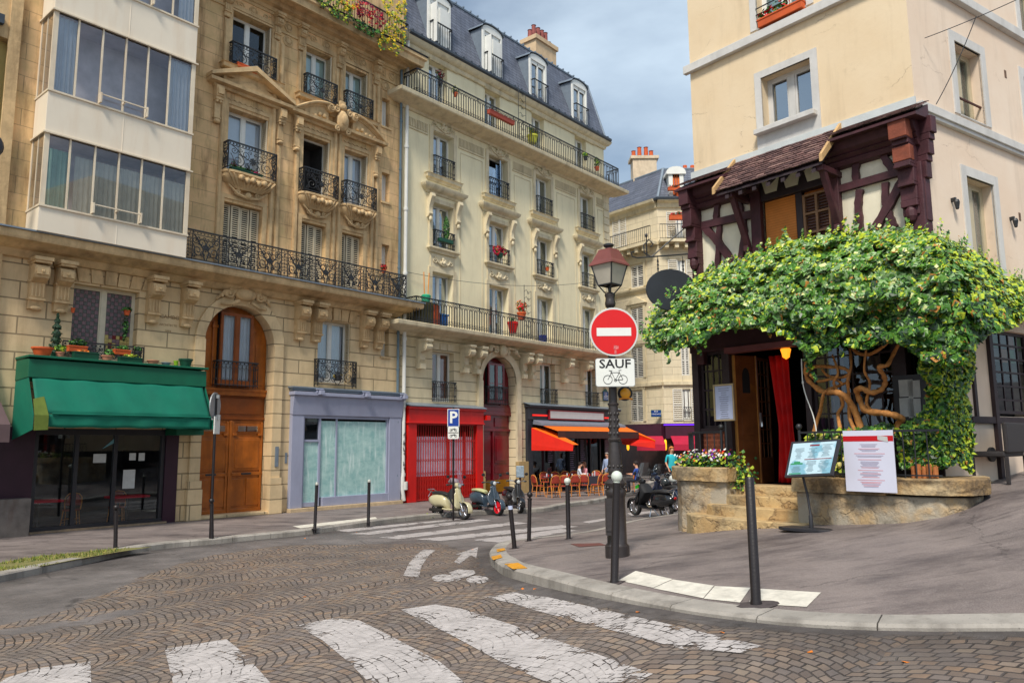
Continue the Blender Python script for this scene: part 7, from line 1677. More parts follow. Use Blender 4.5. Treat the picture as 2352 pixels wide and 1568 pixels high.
# ---- parking sign
pb2=G(1041,1186); Yq=pb2.y; kq=Yq/1740
pk=thing('parking_sign','blue parking sign with white P and two small plates behind the cream scooter','sign',loc=pb2)
zz=lambda py:pt(1041,py,Yq).z-pb2.z
m=MB(); m.tube([(0,0,-.1),(0,0,zz(935))],.03,8); m.build('pole',ironB,pk,smooth=True)
blueS=M('sign_blue',S(20,60,150),.35,.05,4,0)
def plate_(z0,z1,w_,mat,nm,par): m=MB(); m.box(-w_,w_,-.055,-.045,z0,z1); e=m.build(nm+'_edge',whS,par); m=MB(); m.box(-w_+.02,w_-.02,-.06,-.055,z0+.02,z1-.02); return m.build(nm,mat,par)
plate_(zz(980),zz(939),13.5*kq,blueS,'parking_plate',pk); text('P',.50,Matrix.Translation((.0,-.062,(zz(980)+zz(939))/2))@RX,whS,pk,bold=.012)
for a,b in ((993,981),(1006,994)):
    plate_(zz(b),zz(a),12.5*kq,whS,'small_plate',pk); T=Matrix.Translation((0,-.064,(zz(a)+zz(b))/2))@RX
    m=MB(T); 
    for x in (-.07,.07): m.tube([(x+.035*math.cos(2*PI*i/10),-.01+.035*math.sin(2*PI*i/10),0) for i in range(11)],.006,4)
    m.tube([(-.07,0,0),(0,.03,0),(.07,0,0)],.012,4); m.tube([(.02,.03,0),(.05,.05,0)],.008,4); m.build('vehicle_symbol',blk,pk)
# ---- small signboard at the red door
sb=G(1195,1137); Yb=sb.y; kb=Yb/1740; bb=thing('notice_box','small grey notice box on a thin brown post beside the maroon door','notice box',loc=sb)
zz=lambda py:pt(1195,py,Yb).z-sb.z
m=MB(); m.tube([(0,0,-.05),(0,0,zz(1070))],.045,8); m.build('post',M('brown_post',S(70,40,38),.5,.1,5,.1),bb,smooth=True); m=MB(); m.box(-9*kb,9*kb,-.12,-.06,zz(1096),zz(1069)); m.build('box',M('sticker_covered_panel',S(140,158,172),.4,.35,9,.05),bb,bev=.03)
# ---- menu board on a bent stand
p0=LF.W(1.56,-1.42,0); p0.z=g(p0.x,p0.y)
ms=thing('menu_stand','black framed blue menu board tilted on a curved steel stand before the steps','menu stand',None); Mi=LF.M.copy(); Mi.translation=p0; ms.matrix_world=Mi
m=MB(); m.prism([(-.42,-.12),(-.3,-.2),(.25,-.2),(.36,-.1),(.36,.12),(-.34,.14)],-.01,.035,'z'); m.build('foot',darkP,ms,bev=.006); m=MB(); m.tube([(.02,.02,.02),(.02,.02,.2),(.02,.02,.22),(.0,.0,.5),(-.06,-.0,.78)],[.03,.03,.018,.018,.018],8); m.build('pole',darkP,ms,smooth=True)
c=[Vector((LF.at(px,py,n)[0],n,LF.at(px,py,n)[1])) for px,py,n in ((1803,1096,-1.62),(1912,1091,-1.62),(1930,1008,-1.42),(1819,1015,-1.42))]; lc=LF.M.inverted()@p0; c=[v-lc for v in c]
def onboard(u,v,d=0):
    a=c[0].lerp(c[1],u); b=c[3].lerp(c[2],u); p=a.lerp(b,v); nn=(c[1]-c[0]).cross(c[3]-c[0]).normalized(); return p+nn*d
def bpan(name,u0,u1,v0,v1,d0,d1,mat): m=MB(); m.add([onboard(u0,v0,d0),onboard(u1,v0,d0),onboard(u1,v1,d0),onboard(u0,v1,d0),onboard(u0,v0,d1),onboard(u1,v0,d1),onboard(u1,v1,d1),onboard(u0,v1,d1)],[(0,3,2,1),(4,5,6,7),(0,1,5,4),(1,2,6,5),(2,3,7,6),(3,0,4,7)]); return m.build(name,mat,ms)
bpan('frame',0,1,0,1,-.03,.012,darkP)
bluM=NB('menu_sheet'); tc=bluM.n('ShaderNodeTexCoord'); v=tc.outputs['Object']; mm=bluM.out(bluM.bsdf(bluM.mix(bluM.rng(bluM.noise(v,3.2,4,.5),.44,.5),S(126,176,196),S(186,214,226)),.25,None,.7))
bpan('menu_sheet',.05,.95,.06,.94,.012,.014,mm)
dr_=M('print_dark_red',S(130,30,40),.5,.05,5,0); gn=M('print_green',S(50,140,90),.5,.05,5,0); gt=M('print_grey',S(96,118,132),.6,.05,5,0)
bpan('printed_band',.42,.62,.84,.88,.014,.016,dr_); bpan('printed_band',.36,.92,.46,.48,.014,.016,dr_); bpan('printed_band',.08,.34,.34,.375,.014,.016,gn); bpan('printed_band',.15,.28,.375,.42,.014,.016,gn); bpan('printed_band',.08,.34,.07,.10,.014,.016,gn)
r=random.Random(4); m=MB()
for cx,(v0,v1) in ((.22,(.5,.8)),(.52,(.12,.42)),(.78,(.12,.42)),(.78,(.54,.86)),(.22,(.13,.3)),(.5,(.52,.78))):
    v=v0
    while v<v1: L_=r.uniform(.04,.11); a=[onboard(cx-L_,v,.0155),onboard(cx+L_,v,.0155),onboard(cx+L_,v+.012,.0155),onboard(cx-L_,v+.012,.0155)]; m.add(a,[(0,1,2,3)]); v+=.035
m.build('printed_text',gt,ms,recalc=False)
# ---- tall white menu poster on the railing
wp=thing('menu_poster','large white menu poster with a red band hung on the railing right of the steps','poster',LF.M)
x0,x1,z0,z1=2.03,2.73,1.47,2.31; y=-1.2
m=MB(); m.box(x0,x1,y,y+.012,z0,z1); m.build('poster_board',M('poster_white',S(212,214,232),.5,.03,3,.02),wp); m=MB(); m.box(x0,x1,y-.002,y,z1-.15,z1-.075); m.build('red_band',M('poster_red',S(190,16,28),.5,.05,3,0),wp)
m=MB(); m.add([(x1-.21,y-.005,z1-.13),(x1-.07,y-.005,z1-.16),(x1-.075,y-.005,z1-.09),(x1-.21,y-.005,z1-.07)],[(0,1,2,3)]); m.build('pinned_note',paper,wp,recalc=False)
cols=[M('print_violet_grey',S(158,152,176),.7,.1,9,0),M('print_pink',S(206,140,150),.7,.1,9,0)]; m=MB(); r=random.Random(9); z=z1-.19; k=0
for nl,gap in ((3,.02),(3,.03),(1,.02),(2,.04),(1,.02),(6,.035),(1,.02),(5,.04),(1,.02),(5,.03)):
    for q in range(nl):
        L_=r.uniform(.1,.16) if nl>2 else r.uniform(.16,.25); m.mi=1 if nl==1 or r.random()<.2 else 0; m.box((x0+x1)/2-L_*.9,(x0+x1)/2+L_,y-.002,y,z-.006,z+.002); z-=.0165
    z-=gap*.55
m.build('printed_text',cols,wp)
# ---- white cable hanging by the door
wc=thing('white_cable','thin white electric cable hanging from the ivy beside the curtain','cable',LF.M); m=MB(); P=[]
for px,py in ((1841,824),(1842,850),(1844,878),(1850,905),(1861,935),(1868,955),(1874,982),(1876,1005)): x,z=LF.at(px,py,-.85); P.append((x,-.85,z))
m.tube(curve(P,3),.009,6); m.build('cable',whS,wc,smooth=True); m=MB(); m.sph(P[2],.022,6,5,(.8,.8,1.5)); m.build('connector',whS,wc)
# ---- dark outdoor bench chair on the right edge
ch=G(2338,1106); ck=thing('outdoor_chair','dark woven outdoor chair against the pub side wall at right edge','chair',None); Mi=RF.M.copy(); Mi.translation=ch; ck.matrix_world=Mi@rotz(math.radians(10))
wv=M('dark_weave',(.028,.024,.026),.6,.3,60,.8,120); m=MB(); m.box(-.32,.7,.0,.06,.42,.86); m.build('backrest',wv,ck,bev=.02); m=MB(); m.box(-.32,.7,.05,.5,.36,.44); m.build('seat',wv,ck,bev=.02)
for x,y in ((-.3,.02),(.66,.02),(-.3,.46),(.66,.46)): m=MB(); m.box(x,x+.05,y,y+.05,-.03,.37); m.build('leg',wv,ck,bev=.008)
# ---- overhead wires and a partly seen lamp at the left edge
def wire(label,P,r=.012):
    m=MB(); m.tube(P,r,5); o=m.build('overhead_cable',iron,None,smooth=True); return tag(o,label,'cable','overhead cables')
def sag(a,b,s_,n=16): a=Vector(a);b=Vector(b); return [tuple(a.lerp(b,i/n)-Vector((0,0,s_*4*(i/n)*(1-i/n)))) for i in range(n+1)]
wa=FA.W(.2,-.1,8.93); wb=pt(1415,535,36); wire('thin cable sagging across the cream house between its balconies',sag(wa,FA.W(14.2,-.9,10.9),.5),.010)
q0=RF.W(.62,-.05,RF.at(2124,86,-.05)[1]); q0=Vector(plane_hit(RF,2124,88,-.05)[1])*plane_hit(RF,2124,88,-.05)[0]+Vector((0,0,CAMZ)); q1=pt(2352,-8,q0.y-.6)
wire('cable with turnbuckle running from the pub side wall to upper right',sag(q0,q1,.02),.007)
q2=Vector(plane_hit(RF,2150,240,-.1)[1])*plane_hit(RF,2150,240,-.1)[0]+Vector((0,0,CAMZ)); mid=pt(2242,38,(q0.y+q1.y)/2)
wire('short cable tied from the pub corner up to the other cable',sag(q2,mid,.06),.007)
# round lamp at the left edge
rl=FA.at(2,332,-1.0); ro_=thing('wall_lamp','dark round wall lamp cut by the left edge before the yellow house','lamp',FA.M@Matrix.Translation((rl[0]-.25,-1.0,rl[1]-.05))); m=MB(); m.lathe([(.05,-.1),(.28,-.06),(.34,.05),(.30,.09),(0,.1)],(0,0,0),18,'y'); m.build('shade',darkP,ro_,smooth=40); m=MB(); m.tube([(0,.0,.1),(0,.4,.3),(0,1.1,.3)],.02,6); m.build('arm',iron,ro_)
# ---------------------------------------------------------------- scooters
def scooter(label,rear,frontp,col,shield=None,seatm=None,rimm=None,wind=0,rack=False,skirt=None,helmet=None,mirror=True,round_=True,far=True):
    r=G(*rear,road); f=G(*frontp,road); s=1.06; u=Vector((r.x,r.y)).normalized(); F2=Vector((f.x,f.y)); bq=-2*u.dot(F2); cq=F2.dot(F2)-(1.26*s)**2; dq=max(0,bq*bq-4*cq); kq_=(-bq+(1 if far else -1)*math.sqrt(dq))/2
    R2=u*kq_; d=F2-R2; a=math.atan2(d.y,d.x); c=Vector(((R2.x+F2.x)/2,(R2.y+F2.y)/2,0)); c.z=road(c.x,c.y)
    root=thing('scooter',label,'scooter',Matrix.Translation(c)@rotz(a)@Matrix.Rotation(-.05,4,'X')@Matrix.Diagonal((s,s,s,1)),'scooters parked along the kerbs')
    seatm=seatm or MATS['seat_black']; rimm=rimm or chrome; shield=shield or col
    for x in (-.62,.64):
        m=MB(); R_=.235 if round_ else .25; pr=[(R_-.075,-.05),(R_-.02,-.058),(R_,-.03),(R_,.03),(R_-.02,.058),(R_-.075,.05),(R_-.08,0)]
        n=24; vs=[];
        for (rr,h) in pr:
            for k in range(n): t=2*PI*k/n; vs.append((x+rr*math.cos(t),h,R_+rr*math.sin(t)))
        q=len(pr); m.add(vs,[(i*n+k,i*n+(k+1)%n,((i+1)%q)*n+(k+1)%n,((i+1)%q)*n+k) for i in range(q) for k in range(n)])
        w_=m.build('wheel',rubber,root,smooth=50)
        m=MB(); m.lathe([(R_-.07,-.035),(R_-.07,.035)],(x,0,R_),20,'y'); m.mi=0
        for sy in (-1,1):
            m.lathe([(.045,sy*.02),(.05,sy*.06)],(x,0,R_),10,'y')
            for k in range(5): t=2*PI*k/5+.3; m.tube([(x+.04*math.cos(t),sy*.042,R_+.04*math.sin(t)),(x+(R_-.08)*math.cos(t),sy*.042,R_+(R_-.08)*math.sin(t))],.016,5)
            m.tube([(x+(R_-.075)*math.cos(2*PI*k/20),sy*.04,R_+(R_-.075)*math.sin(2*PI*k/20)) for k in range(21)],.014,5,False)
        m.build('rim',rimm,w_,smooth=40)
    X=Vector((1,0,0));Y=Vector((0,1,0));Z=Vector((0,0,1))
    m=MB()
    secs=[((-.98,0,.52),.04,.03,Y,Z),((-.92,0,.52),.13,.09,Y,Z),((-.75,0,.50),.19,.17,Y,Z),((-.55,0,.49),.20,.20,Y,Z),((-.32,0,.50),.17,.18,Y,Z),((-.18,0,.45),.12,.16,Y,Z),((-.12,0,.38),.1,.10,Y,Z)]
    m.loft(secs,16,2.6); m.build('rear_body',col,root,smooth=50)
    m=MB(); m.loft([((-.25,0,.27),.14,.03,Y,Z),((.0,0,.25),.17,.03,Y,Z),((.22,0,.26),.16,.035,Y,Z),((.34,0,.33),.14,.04,Y,Vector((-.5,0,.8)).normalized())],12,3); m.build('footboard',col,root,smooth=50)
    m=MB(); U=Vector((-.3,0,1)).normalized()
    def sh(u,v):
        w_=(.10+.14*math.sin(PI*min(1,v*1.15+.12))**.8); y=(u-.5)*2*w_; return (.50-.20*v-.32*(y*y)*3-.04*math.sin(v*3),y,.30+.58*v)
    m.grid(sh,10,10); m.build('leg_shield',shield,root,smooth=True,recalc=False,thick=.035)
    m=MB(); m.loft([((.46,0,.30),.05,.05,X,Y),((.40,0,.55),.07,.06,X,Y),((.33,0,.80),.06,.07,X,Y),((.28,0,.95),.05,.06,X,Y)],10); m.build('steering_column',shield,root,smooth=50)
    m=MB()
    def fe(u,v): t=PI*(-.05+.72*u); y=(v-.5)*.17; R_=.265-.25*y*y*8*.5; return (.64+R_*math.cos(t),y,.24+R_*math.sin(t)*1.02)
    m.grid(fe,12,6); m.build('front_fender',col,root,smooth=True,recalc=False,thick=.012)
    m=MB(); m.tube([(.64,.07,.24),(.56,.08,.42),(.46,.05,.5)],.022,6); m.tube([(.64,-.07,.24),(.56,-.08,.42),(.46,-.05,.5)],.022,6); m.build('fork',chrome,root,smooth=True)
    m=MB(); m.loft([((-.86,0,.70),.05,.02,Y,Z),((-.78,0,.72),.13,.05,Y,Z),((-.5,0,.73),.14,.055,Y,Z),((-.22,0,.70),.12,.05,Y,Z),((-.1,0,.67),.08,.03,Y,Z)],12,2.6); m.build('seat',seatm,root,smooth=50)
    m=MB(); m.tube([(.16,-.34,.98),(.24,-.2,1.0),(.27,0,.98),(.24,.2,1.0),(.16,.34,.98)],.016,6); hb=m.build('handlebar',chrome,root,smooth=True)
    m=MB(); 
    for sy in (-1,1): m.tube([(.16,sy*.34,.98),(.20,sy*.25,.99)],.026,8)
    m.build('grip',MATS['seat_black'],hb)
    m=MB(); m.loft([((.18,0,.97),.05,.05,Y,Z),((.25,0,.98),.1,.075,Y,Z),((.33,0,.97),.09,.075,Y,Z),((.38,0,.965),.06,.055,Y,Z)],14); hs_=m.build('headset',col,root,smooth=50)
    m=MB(); m.sph((.375,0,.965),.062,12,8,(.4,1,1)); m.build('headlight',M('headlight_glass',S(210,214,214),.1,.05,5,0,spec=.8),root,smooth=True)
    if mirror:
        for sy in (-1,1):
            m=MB(); m.tube([(.2,sy*.2,1.0),(.24,sy*.26,1.14),(.2,sy*.3,1.2)],.007,5); m.sph((.2,sy*.32,1.22),.055,10,6,(.25,1.2,.9)); m.build('mirror',MATS['seat_black'],root,smooth=True)
    m=MB(); m.sph((-.99,0,.56),.045,8,6,(.5,1.4,.9)); m.build('tail_light',M('tail_red',S(170,20,24),.3,.1,5,0),root,smooth=True)
    m=MB(); m.tube([(-.05,.05,.22),(-.12,.16,.03),(-.16,.2,.0)],.014,5); m.tube([(-.05,-.05,.22),(-.12,-.16,.03)],.014,5); m.build('kickstand',chrome,root)
    m=MB(); m.loft([((-.85,-.13,.22),.03,.04,Y,Z),((-.55,-.14,.22),.05,.06,Y,Z),((-.25,-.11,.24),.03,.03,Y,Z)],8); m.tube([(-.62,0,.24),(-.35,0,.3)],.07,8); m.build('engine',MATS['engine_dark'],root,smooth=50)
    if wind:
        m=MB(); m.grid(lambda u,v:(.36-.22*v-.35*((u-.5)*.44)**2*4,(u-.5)*(.50-.16*abs(v-.35)),1.0+wind*v),8,8); m.build('windscreen',glass('windscreen',(.9,.93,1),.4,(.62,.64,.72),.12),root,smooth=True,recalc=False)
    if skirt:
        m=MB(); m.loft([((.30,0,.36),.16,.04,Y,X),((.22,0,.5),.20,.08,Y,X),((.12,0,.68),.21,.15,Y,X),((.18,0,.84),.19,.10,Y,X),((.22,0,.92),.12,.05,Y,X)],14); m.build('leg_cover',skirt,root,smooth=60)
    if rack: m=MB(); m.tube([(-.8,-.12,.74),(-1.0,-.12,.82),(-1.0,.12,.82),(-.8,.12,.74)],.012,6); m.tube([(-.98,-.1,.6),(-.96,0,.78),(-.98,.1,.6)],.012,6); m.build('rack',chrome,root)
    if helmet: m=MB(); m.sph((-.1,0,.86),.14,14,9,(1.15,.95,.95)); m.build('helmet',helmet,root,smooth=True)
    return root
M('seat_black',(.02,.02,.022),.5,.15,20,.2,40,spec=.5); M('engine_dark',(.03,.028,.026),.55,.3,20,.3,40,metal=.3)
creamSc=M('scooter_cream',S(196,188,152),.28,.05,3,.02,10,coat=.5); navy=M('scooter_slate',S(58,72,86),.25,.08,3,.02,10,coat=.6); blkSc=M('scooter_black',(.012,.013,.016),.18,.1,3,.02,10,coat=.8)
creamSeat=M('cream_vinyl',S(188,188,138),.5,.06,5,.1); redRim=M('red_rim',S(214,20,40),.35,.05,5,0); cloth=M('black_apron',(.016,.017,.02),.7,.2,6,.4,20)
scooter('cream retro scooter with grey leg cover parked first along the left kerb',(1004,1195),(1066,1193),creamSc,seatm=MATS['seat_black'],wind=.0,skirt=cloth,rack=True)
sc1=[o for o in COL.objects if o.name.startswith('scooter')][-1]
m=MB(); m.loft([((-.14,.0,1.06),.03,.03,Vector((0,1,0)),Vector((0,0,1))),((-.0,.0,1.1),.10,.09,Vector((0,1,0)),Vector((0,0,1))),((.2,0,1.09),.09,.08,Vector((0,1,0)),Vector((0,0,1))),((.28,0,1.05),.04,.04,Vector((0,1,0)),Vector((0,0,1)))],12)
m.build('handlebar_muff',M('grey_muff',S(130,116,124),.5,.15,5,.2),sc1,smooth=50); m=MB(); m.grid(lambda u,v:(.40-.1*v,(u-.5)*(.22-.1*v),1.0+.42*v),5,6); m.build('fly_screen',glass('windscreen'),sc1,smooth=True,recalc=False)
scooter('slate blue scooter with cream seat and red front wheel between two others',(1094,1184),(1144,1184),navy,seatm=creamSeat,rimm=redRim,round_=False,shield=navy)
scooter('small black scooter with chrome rims parked nearest the maroon door',(1166,1172),(1194,1178),blkSc,round_=True,shield=M('black_white_shield',(.02,.02,.022),.3,.1,3,0,coat=.5))
scooter('glossy black scooter with tall windscreen parked beside the stone planter',(1533,1193),(1461,1187),blkSc,wind=.5,rack=True,skirt=cloth,mirror=True,far=False)
sc4=[o for o in COL.objects if o.name.startswith('scooter')][-1]
m=MB(); m.prism([(.30,.80),(.44,.76),(.44,.84),(.30,.90)],.1,.13,'y'); m.prism([(.30,.80),(.44,.76),(.44,.84),(.30,.90)],-.13,-.10,'y'); m.build('green_sticker',M('green_sticker',S(50,190,40),.4,.1,5,0),sc4)
m=MB(); m.lathe([(.13,-.205),(.13,-.2)],(-.6,0,.5),16,'y'); m.build('white_sticker',M('white_face_sticker',S(190,190,194),.5,.45,14,0,blotch=(16,.52,S(30,30,34))),sc4)
scooter('dark blue scooter with slanted windscreen parked behind the glossy black one',(1556,1177),(1500,1171),M('scooter_blue_black',S(36,46,70),.25,.1,3,0,coat=.6),far=False,wind=.4,helmet=M('dark_helmet',S(50,56,60),.2,.1,5,0,coat=.8))
scooter('farthest black scooter carrying a white helmet beside the stone planter',(1572,1168),(1524,1163),blkSc,far=False,helmet=M('white_helmet',S(220,226,222),.2,.05,5,0,coat=.8),seatm=M('seat_grey',S(52,54,60),.5,.1,5,.1))
# ---------------------------------------------------------------- café terrace
cane=M('honey_cane',S(214,138,62),.45,.15,20,.2,60); weave=M('red_woven_rattan',S(164,62,48),.6,.25,60,.6,120)
def chair_proto():
    root=thing('bistro_chair','','chair'); 
    for sx in (-1,1):
        m=MB(); m.tube([(sx*.16,.15,.45),(sx*.20,.21,0)],.016,6); m.build('leg',cane,root,smooth=True); m=MB(); m.tube([(sx*.16,-.17,.45),(sx*.19,-.24,0)],.016,6); m.build('leg',cane,root,smooth=True)
    m=MB(); m.tube([(.18,.18,.2),(-.18,-.2,.22)],.010,5); m.tube([(-.18,.18,.2),(.18,-.2,.22)],.010,5); m.tube([(.17+.0,.2,.12),(.19,-.22,.12)],.009,5); m.tube([(-.17,.2,.12),(-.19,-.22,.12)],.009,5); m.build('stretcher',cane,root)
    m=MB(); m.prism([(.205*math.copysign(abs(math.cos(2*PI*i/20))**.7,math.cos(2*PI*i/20)),.2*math.copysign(abs(math.sin(2*PI*i/20))**.7,math.sin(2*PI*i/20))) for i in range(20)],.435,.47,'z'); m.build('seat',weave,root)
    m=MB(); P=[(-.19,-.17,.45),(-.21,-.2,.62),(-.2,-.235,.78),(-.13,-.26,.87),(0,-.27,.9),(.13,-.26,.87),(.2,-.235,.78),(.21,-.2,.62),(.19,-.17,.45)]; m.tube(P,.018,6); m.build('back_frame',cane,root,smooth=True)
    m=MB(); m.grid(lambda u,v:((u-.5)*.38*(1-.45*max(0,v-.55)),-.2-.06*v-.03*math.cos((u-.5)*3),.56+.31*v*(1-.35*(2*u-1)**4*v)),8,8); m.build('backrest',weave,root,smooth=True,recalc=False,thick=.008)
    m=MB()
    for x in (-.05,.05): m.tube([(x,-.185,.46),(x,-.2,.57)],.008,5)
    m.build('back_rod',cane,root)
    return root
proto=chair_proto(); first=[True]
def put_chair(px,py,deg,label):
    p=G(px,py); o=proto if first[0] else copy_tree(proto); first[0]=False
    o.location=p; o.rotation_euler=(0,0,math.radians(deg)); o['label']=label; o['group']='rattan bistro chairs on the café terrace'
for a in ((1237,1140,-60,'red rattan bistro chair at the far left end of the terrace'),(1271,1142,25,'rattan bistro chair second from left in the front row'),(1294,1141,8,'rattan bistro chair in the front row left of the white topped bollard'),(1319,1139,12,'rattan bistro chair in the front row just right of the white topped bollard'),(1341,1138,-5,'rattan bistro chair in the front row before the pink shirted diner'),(1370,1137,55,'rattan bistro chair turned sideways right of the dark clothed table'),(1390,1136,18,'rattan bistro chair partly hidden by the lamp column'),
  (1254,1129,200,'rattan bistro chair behind the leftmost café table'),(1278,1128,190,'rattan bistro chair in the back row, second from left'),(1297,1127,170,'rattan bistro chair in the back row left of the seated diners'),(1321,1125,185,'rattan bistro chair under the diner in white'),(1372,1126,180,'rattan bistro chair behind the table beside the waiter'),(1455,1128,40,'rattan bistro chair seen through the scooter windscreen')): put_chair(*a)
tblM=M('dark_table_top',(.03,.028,.03),.4,.15,5,.05); glassM=M('drinking_glass',S(200,206,214),.15,.1,5,0,spec=.8); pinkM=M('pink_napkin',S(220,150,160),.7,.1,5,0)
def table(px,py,label,cloth_=False):
    p=G(px,py); r=thing('cafe_table',label,'table',loc=p,group='café tables on the terrace'); m=MB()
    m.lathe([(.36,.71),(.36,.74)],(0,0,0),24); m.build('table_top',tblM,r,smooth=30); m=MB(); m.lathe([(.03,.03),(.03,.71)],(0,0,0),8); m.lathe([(.22,0),(.2,.02),(.03,.05)],(0,0,0),14); m.build('pedestal',iron,r,smooth=40)
    if cloth_: m=MB(); m.box(-.38,.38,-.38,.38,.742,.748); m.box(-.38,.38,-.385,-.38,.35,.748); m.build('cloth',M('dark_cloth',S(46,44,56),.8,.1,5,.1),r)
    for i,(x,y,h,c) in enumerate(((.1,.05,.12,glassM),(-.12,.1,.14,glassM),(-.05,-.14,.1,MATS['redCandle']),(.18,-.1,.22,glassM))[:3 if not cloth_ else 4]):
        m=MB(); m.lathe([(.025,.748),(.03,.748+h*.6),(.026,.748+h)],(x,y,0),10); o=m.build('drinking_glass',c,None,smooth=40); o.location=p; tag(o,label_glass(label,i),'glass','glasses standing on the café tables')
    m=MB(); m.box(-.26,-.1,-.05,.07,.748,.76); o=m.build('napkin',pinkM,None); o.location=p; tag(o,'pink napkin lying on '+label.split(' with')[0],'napkin','napkins on the café tables')
M('redCandle',S(200,30,30),.4,.1,5,0)
def label_glass(l,i): return ('clear tumbler on ','tall clear glass on ','small red candle glass on ','slim carafe on ')[i]+l.split(' with')[0]
table(1263,1134,'dark round café table at the left end of the terrace'); table(1310,1133,'dark round café table behind the white topped bollard'); table(1357,1132,'dark cloth covered café table beside the diners',True); table(1420,1130,'dark café table hidden behind the lamp column')
# ---------------------------------------------------------------- people
skinM=M('skin',S(214,160,130),.6,.06,6,.05); 
def mesh_from(o):
    dg=bpy.context.evaluated_depsgraph_get(); me=bpy.data.meshes.new_from_object(o.evaluated_get(dg)); return me
def person(label,P,head_deg,J,shirt,trous,hair,hairlong=False,z0=0):
    """J: joint name -> (x right, y forward, z)"""
    V=[];E_=[];R_=[]
    def v(p,r): V.append(p); R_.append(r if isinstance(r,tuple) else (r,r)); return len(V)-1
    def chain(i,pts): 
        for p,r in pts: j=v(p,r); E_.append((i,j)); i=j
        return i
    pel=v(J['pelvis'],(.14,.11)); ch=chain(pel,[(tuple(Vector(J['pelvis']).lerp(Vector(J['chest']),.5)),(.13,.105)),(J['chest'],(.155,.115))])
    nk=chain(ch,[(J['neck'],.055)]); hx=Vector(J['head']); nkv=Vector(J['neck']); dirh=(hx-nkv).normalized()
    hd=chain(nk,[(tuple(hx-dirh*.05),(.07,.08)),(tuple(hx+dirh*.04),(.078,.092)),(tuple(hx+dirh*.11),(.06,.07))])
    chain(len(V)-2,[(tuple(hx+Vector((0,.105,-.0))),.014)])
    for s in ('l','r'):
        sx=-1 if s=='l' else 1
        e=chain(ch,[(J['sh'+s],.055),(J['el'+s],.042),(J['wr'+s],.028)])
        w_=Vector(J['wr'+s]); d=(w_-Vector(J['el'+s])).normalized(); pm=w_+d*.06; e=chain(e,[(tuple(pm),(.035,.018))]); side=d.cross(Vector((0,0,1))); side=side.normalized() if side.length>.1 else Vector((1,0,0))
        for k in range(4): b=pm+side*(k-1.5)*.02+d*.03; L_=(.06,.075,.07,.055)[k]; chain(e,[(tuple(b),.009),(tuple(b+d*L_*.6),.008),(tuple(b+d*L_+Vector((0,0,-.012))),.007)])
        chain(e,[(tuple(w_+side*sx*.035+d*.04),.011),(tuple(w_+side*sx*.05+d*.075),.009)])
        l=chain(pel,[(J['hip'+s],.085),(J['kn'+s],.058),(J['an'+s],.04)]); a=Vector(J['an'+s]); chain(l,[(tuple(a+Vector((0,.02,-.05))),(.04,.045)),(tuple(a+Vector((0,.15,-.06))),(.04,.025))])
    me=bpy.data.meshes.new('person'); me.from_pydata(V,E_,[]); o=bpy.data.objects.new('tmpP',me); COL.objects.link(o)
    md=o.modifiers.new('s','SKIN'); md.use_smooth_shade=True
    for i,sv in enumerate(me.skin_vertices[0].data): sv.radius=R_[i]; sv.use_root=(i==0)
    o.modifiers.new('u','SUBSURF').levels=1
    m2=mesh_from(o); bpy.data.objects.remove(o)
    for q in (skinM,shirt,trous,blk): m2.materials.append(q)
    nz=Vector(J['neck']).z-.03; pz=Vector(J['pelvis']).z-.02; seated=Vector(J['knl']).z>Vector(J['pelvis']).z-.2
    segs=[(Vector(J['sh'+s]),Vector(J['el'+s])) for s in 'lr']; fore=[(Vector(J['el'+s]),Vector(J['wr'+s])+ (Vector(J['wr'+s])-Vector(J['el'+s])).normalized()*.2) for s in 'lr']; legs=[(Vector(J['hip'+s]),Vector(J['kn'+s])) for s in 'lr']+[(Vector(J['kn'+s]),Vector(J['an'+s])) for s in 'lr']; tor=[(Vector(J['pelvis']),Vector(J['neck']))]
    def ds(c,sg):
        a,b=sg; t=max(0,min(1,(c-a).dot(b-a)/((b-a).length_squared+1e-9))); return (c-a-(b-a)*t).length
    for p in m2.polygons:
        c=p.center; p.use_smooth=True
        dd=[(min(ds(c,x) for x in tor)-.08,1),(min(ds(c,x) for x in segs),1),(min(ds(c,x) for x in fore),0 if J.get('short') else 4),(min(ds(c,x) for x in legs),2)]
        k=min(dd)[1]
        if k==4:   # long sleeves end at the wrist
            wmin=min((c-Vector(J['wr'+s])).length for s in 'lr'); beyond=any((c-Vector(J['wr'+s])).dot(Vector(J['wr'+s])-Vector(J['el'+s]))>0 and (c-Vector(J['wr'+s])).length<.25 for s in 'lr'); k=0 if beyond else 1
        if c.z>nz: k=0
        if min((c-Vector(J['an'+s])).length for s in 'lr')<.13 and c.z<Vector(J['anl']).z+.02: k=3
        p.material_index=k
    root=bpy.data.objects.new('person',m2); COL.objects.link(root); root.location=P; root.rotation_euler=(0,0,math.radians(head_deg)); tag(root,label,'person')
    m=MB(); c=hx+dirh*.06+Vector((0,-.025,0)); 
    def hs_(u,v):
        a=2*PI*u; t=v*PI*(.56); x=.098*math.sin(t)*math.cos(a); y=.108*math.sin(t)*math.sin(a); z=.105*math.cos(t)
        if y>.03: z=max(z,.045)
        if hairlong and y<.03 and v>.8: z-=.16*(v-.8)*5
        return (c.x+x,c.y+y,c.z+z)
    m.grid(hs_,16,8); m.build('hair',hair,root,smooth=True,recalc=False,thick=.012)
    m=MB(); 
    for sx in (-1,1): m.sph((hx.x+sx*.03,hx.y+.082,hx.z+.035),.009,6,4)
    m.build('eye',blk,root); m=MB(); m.box(hx.x-.022,hx.x+.022,hx.y+.078,hx.y+.086,hx.z-.045,hx.z-.037); m.build('mouth',M('lips',S(170,90,84),.6,.05,6,0),root)
    m=MB()
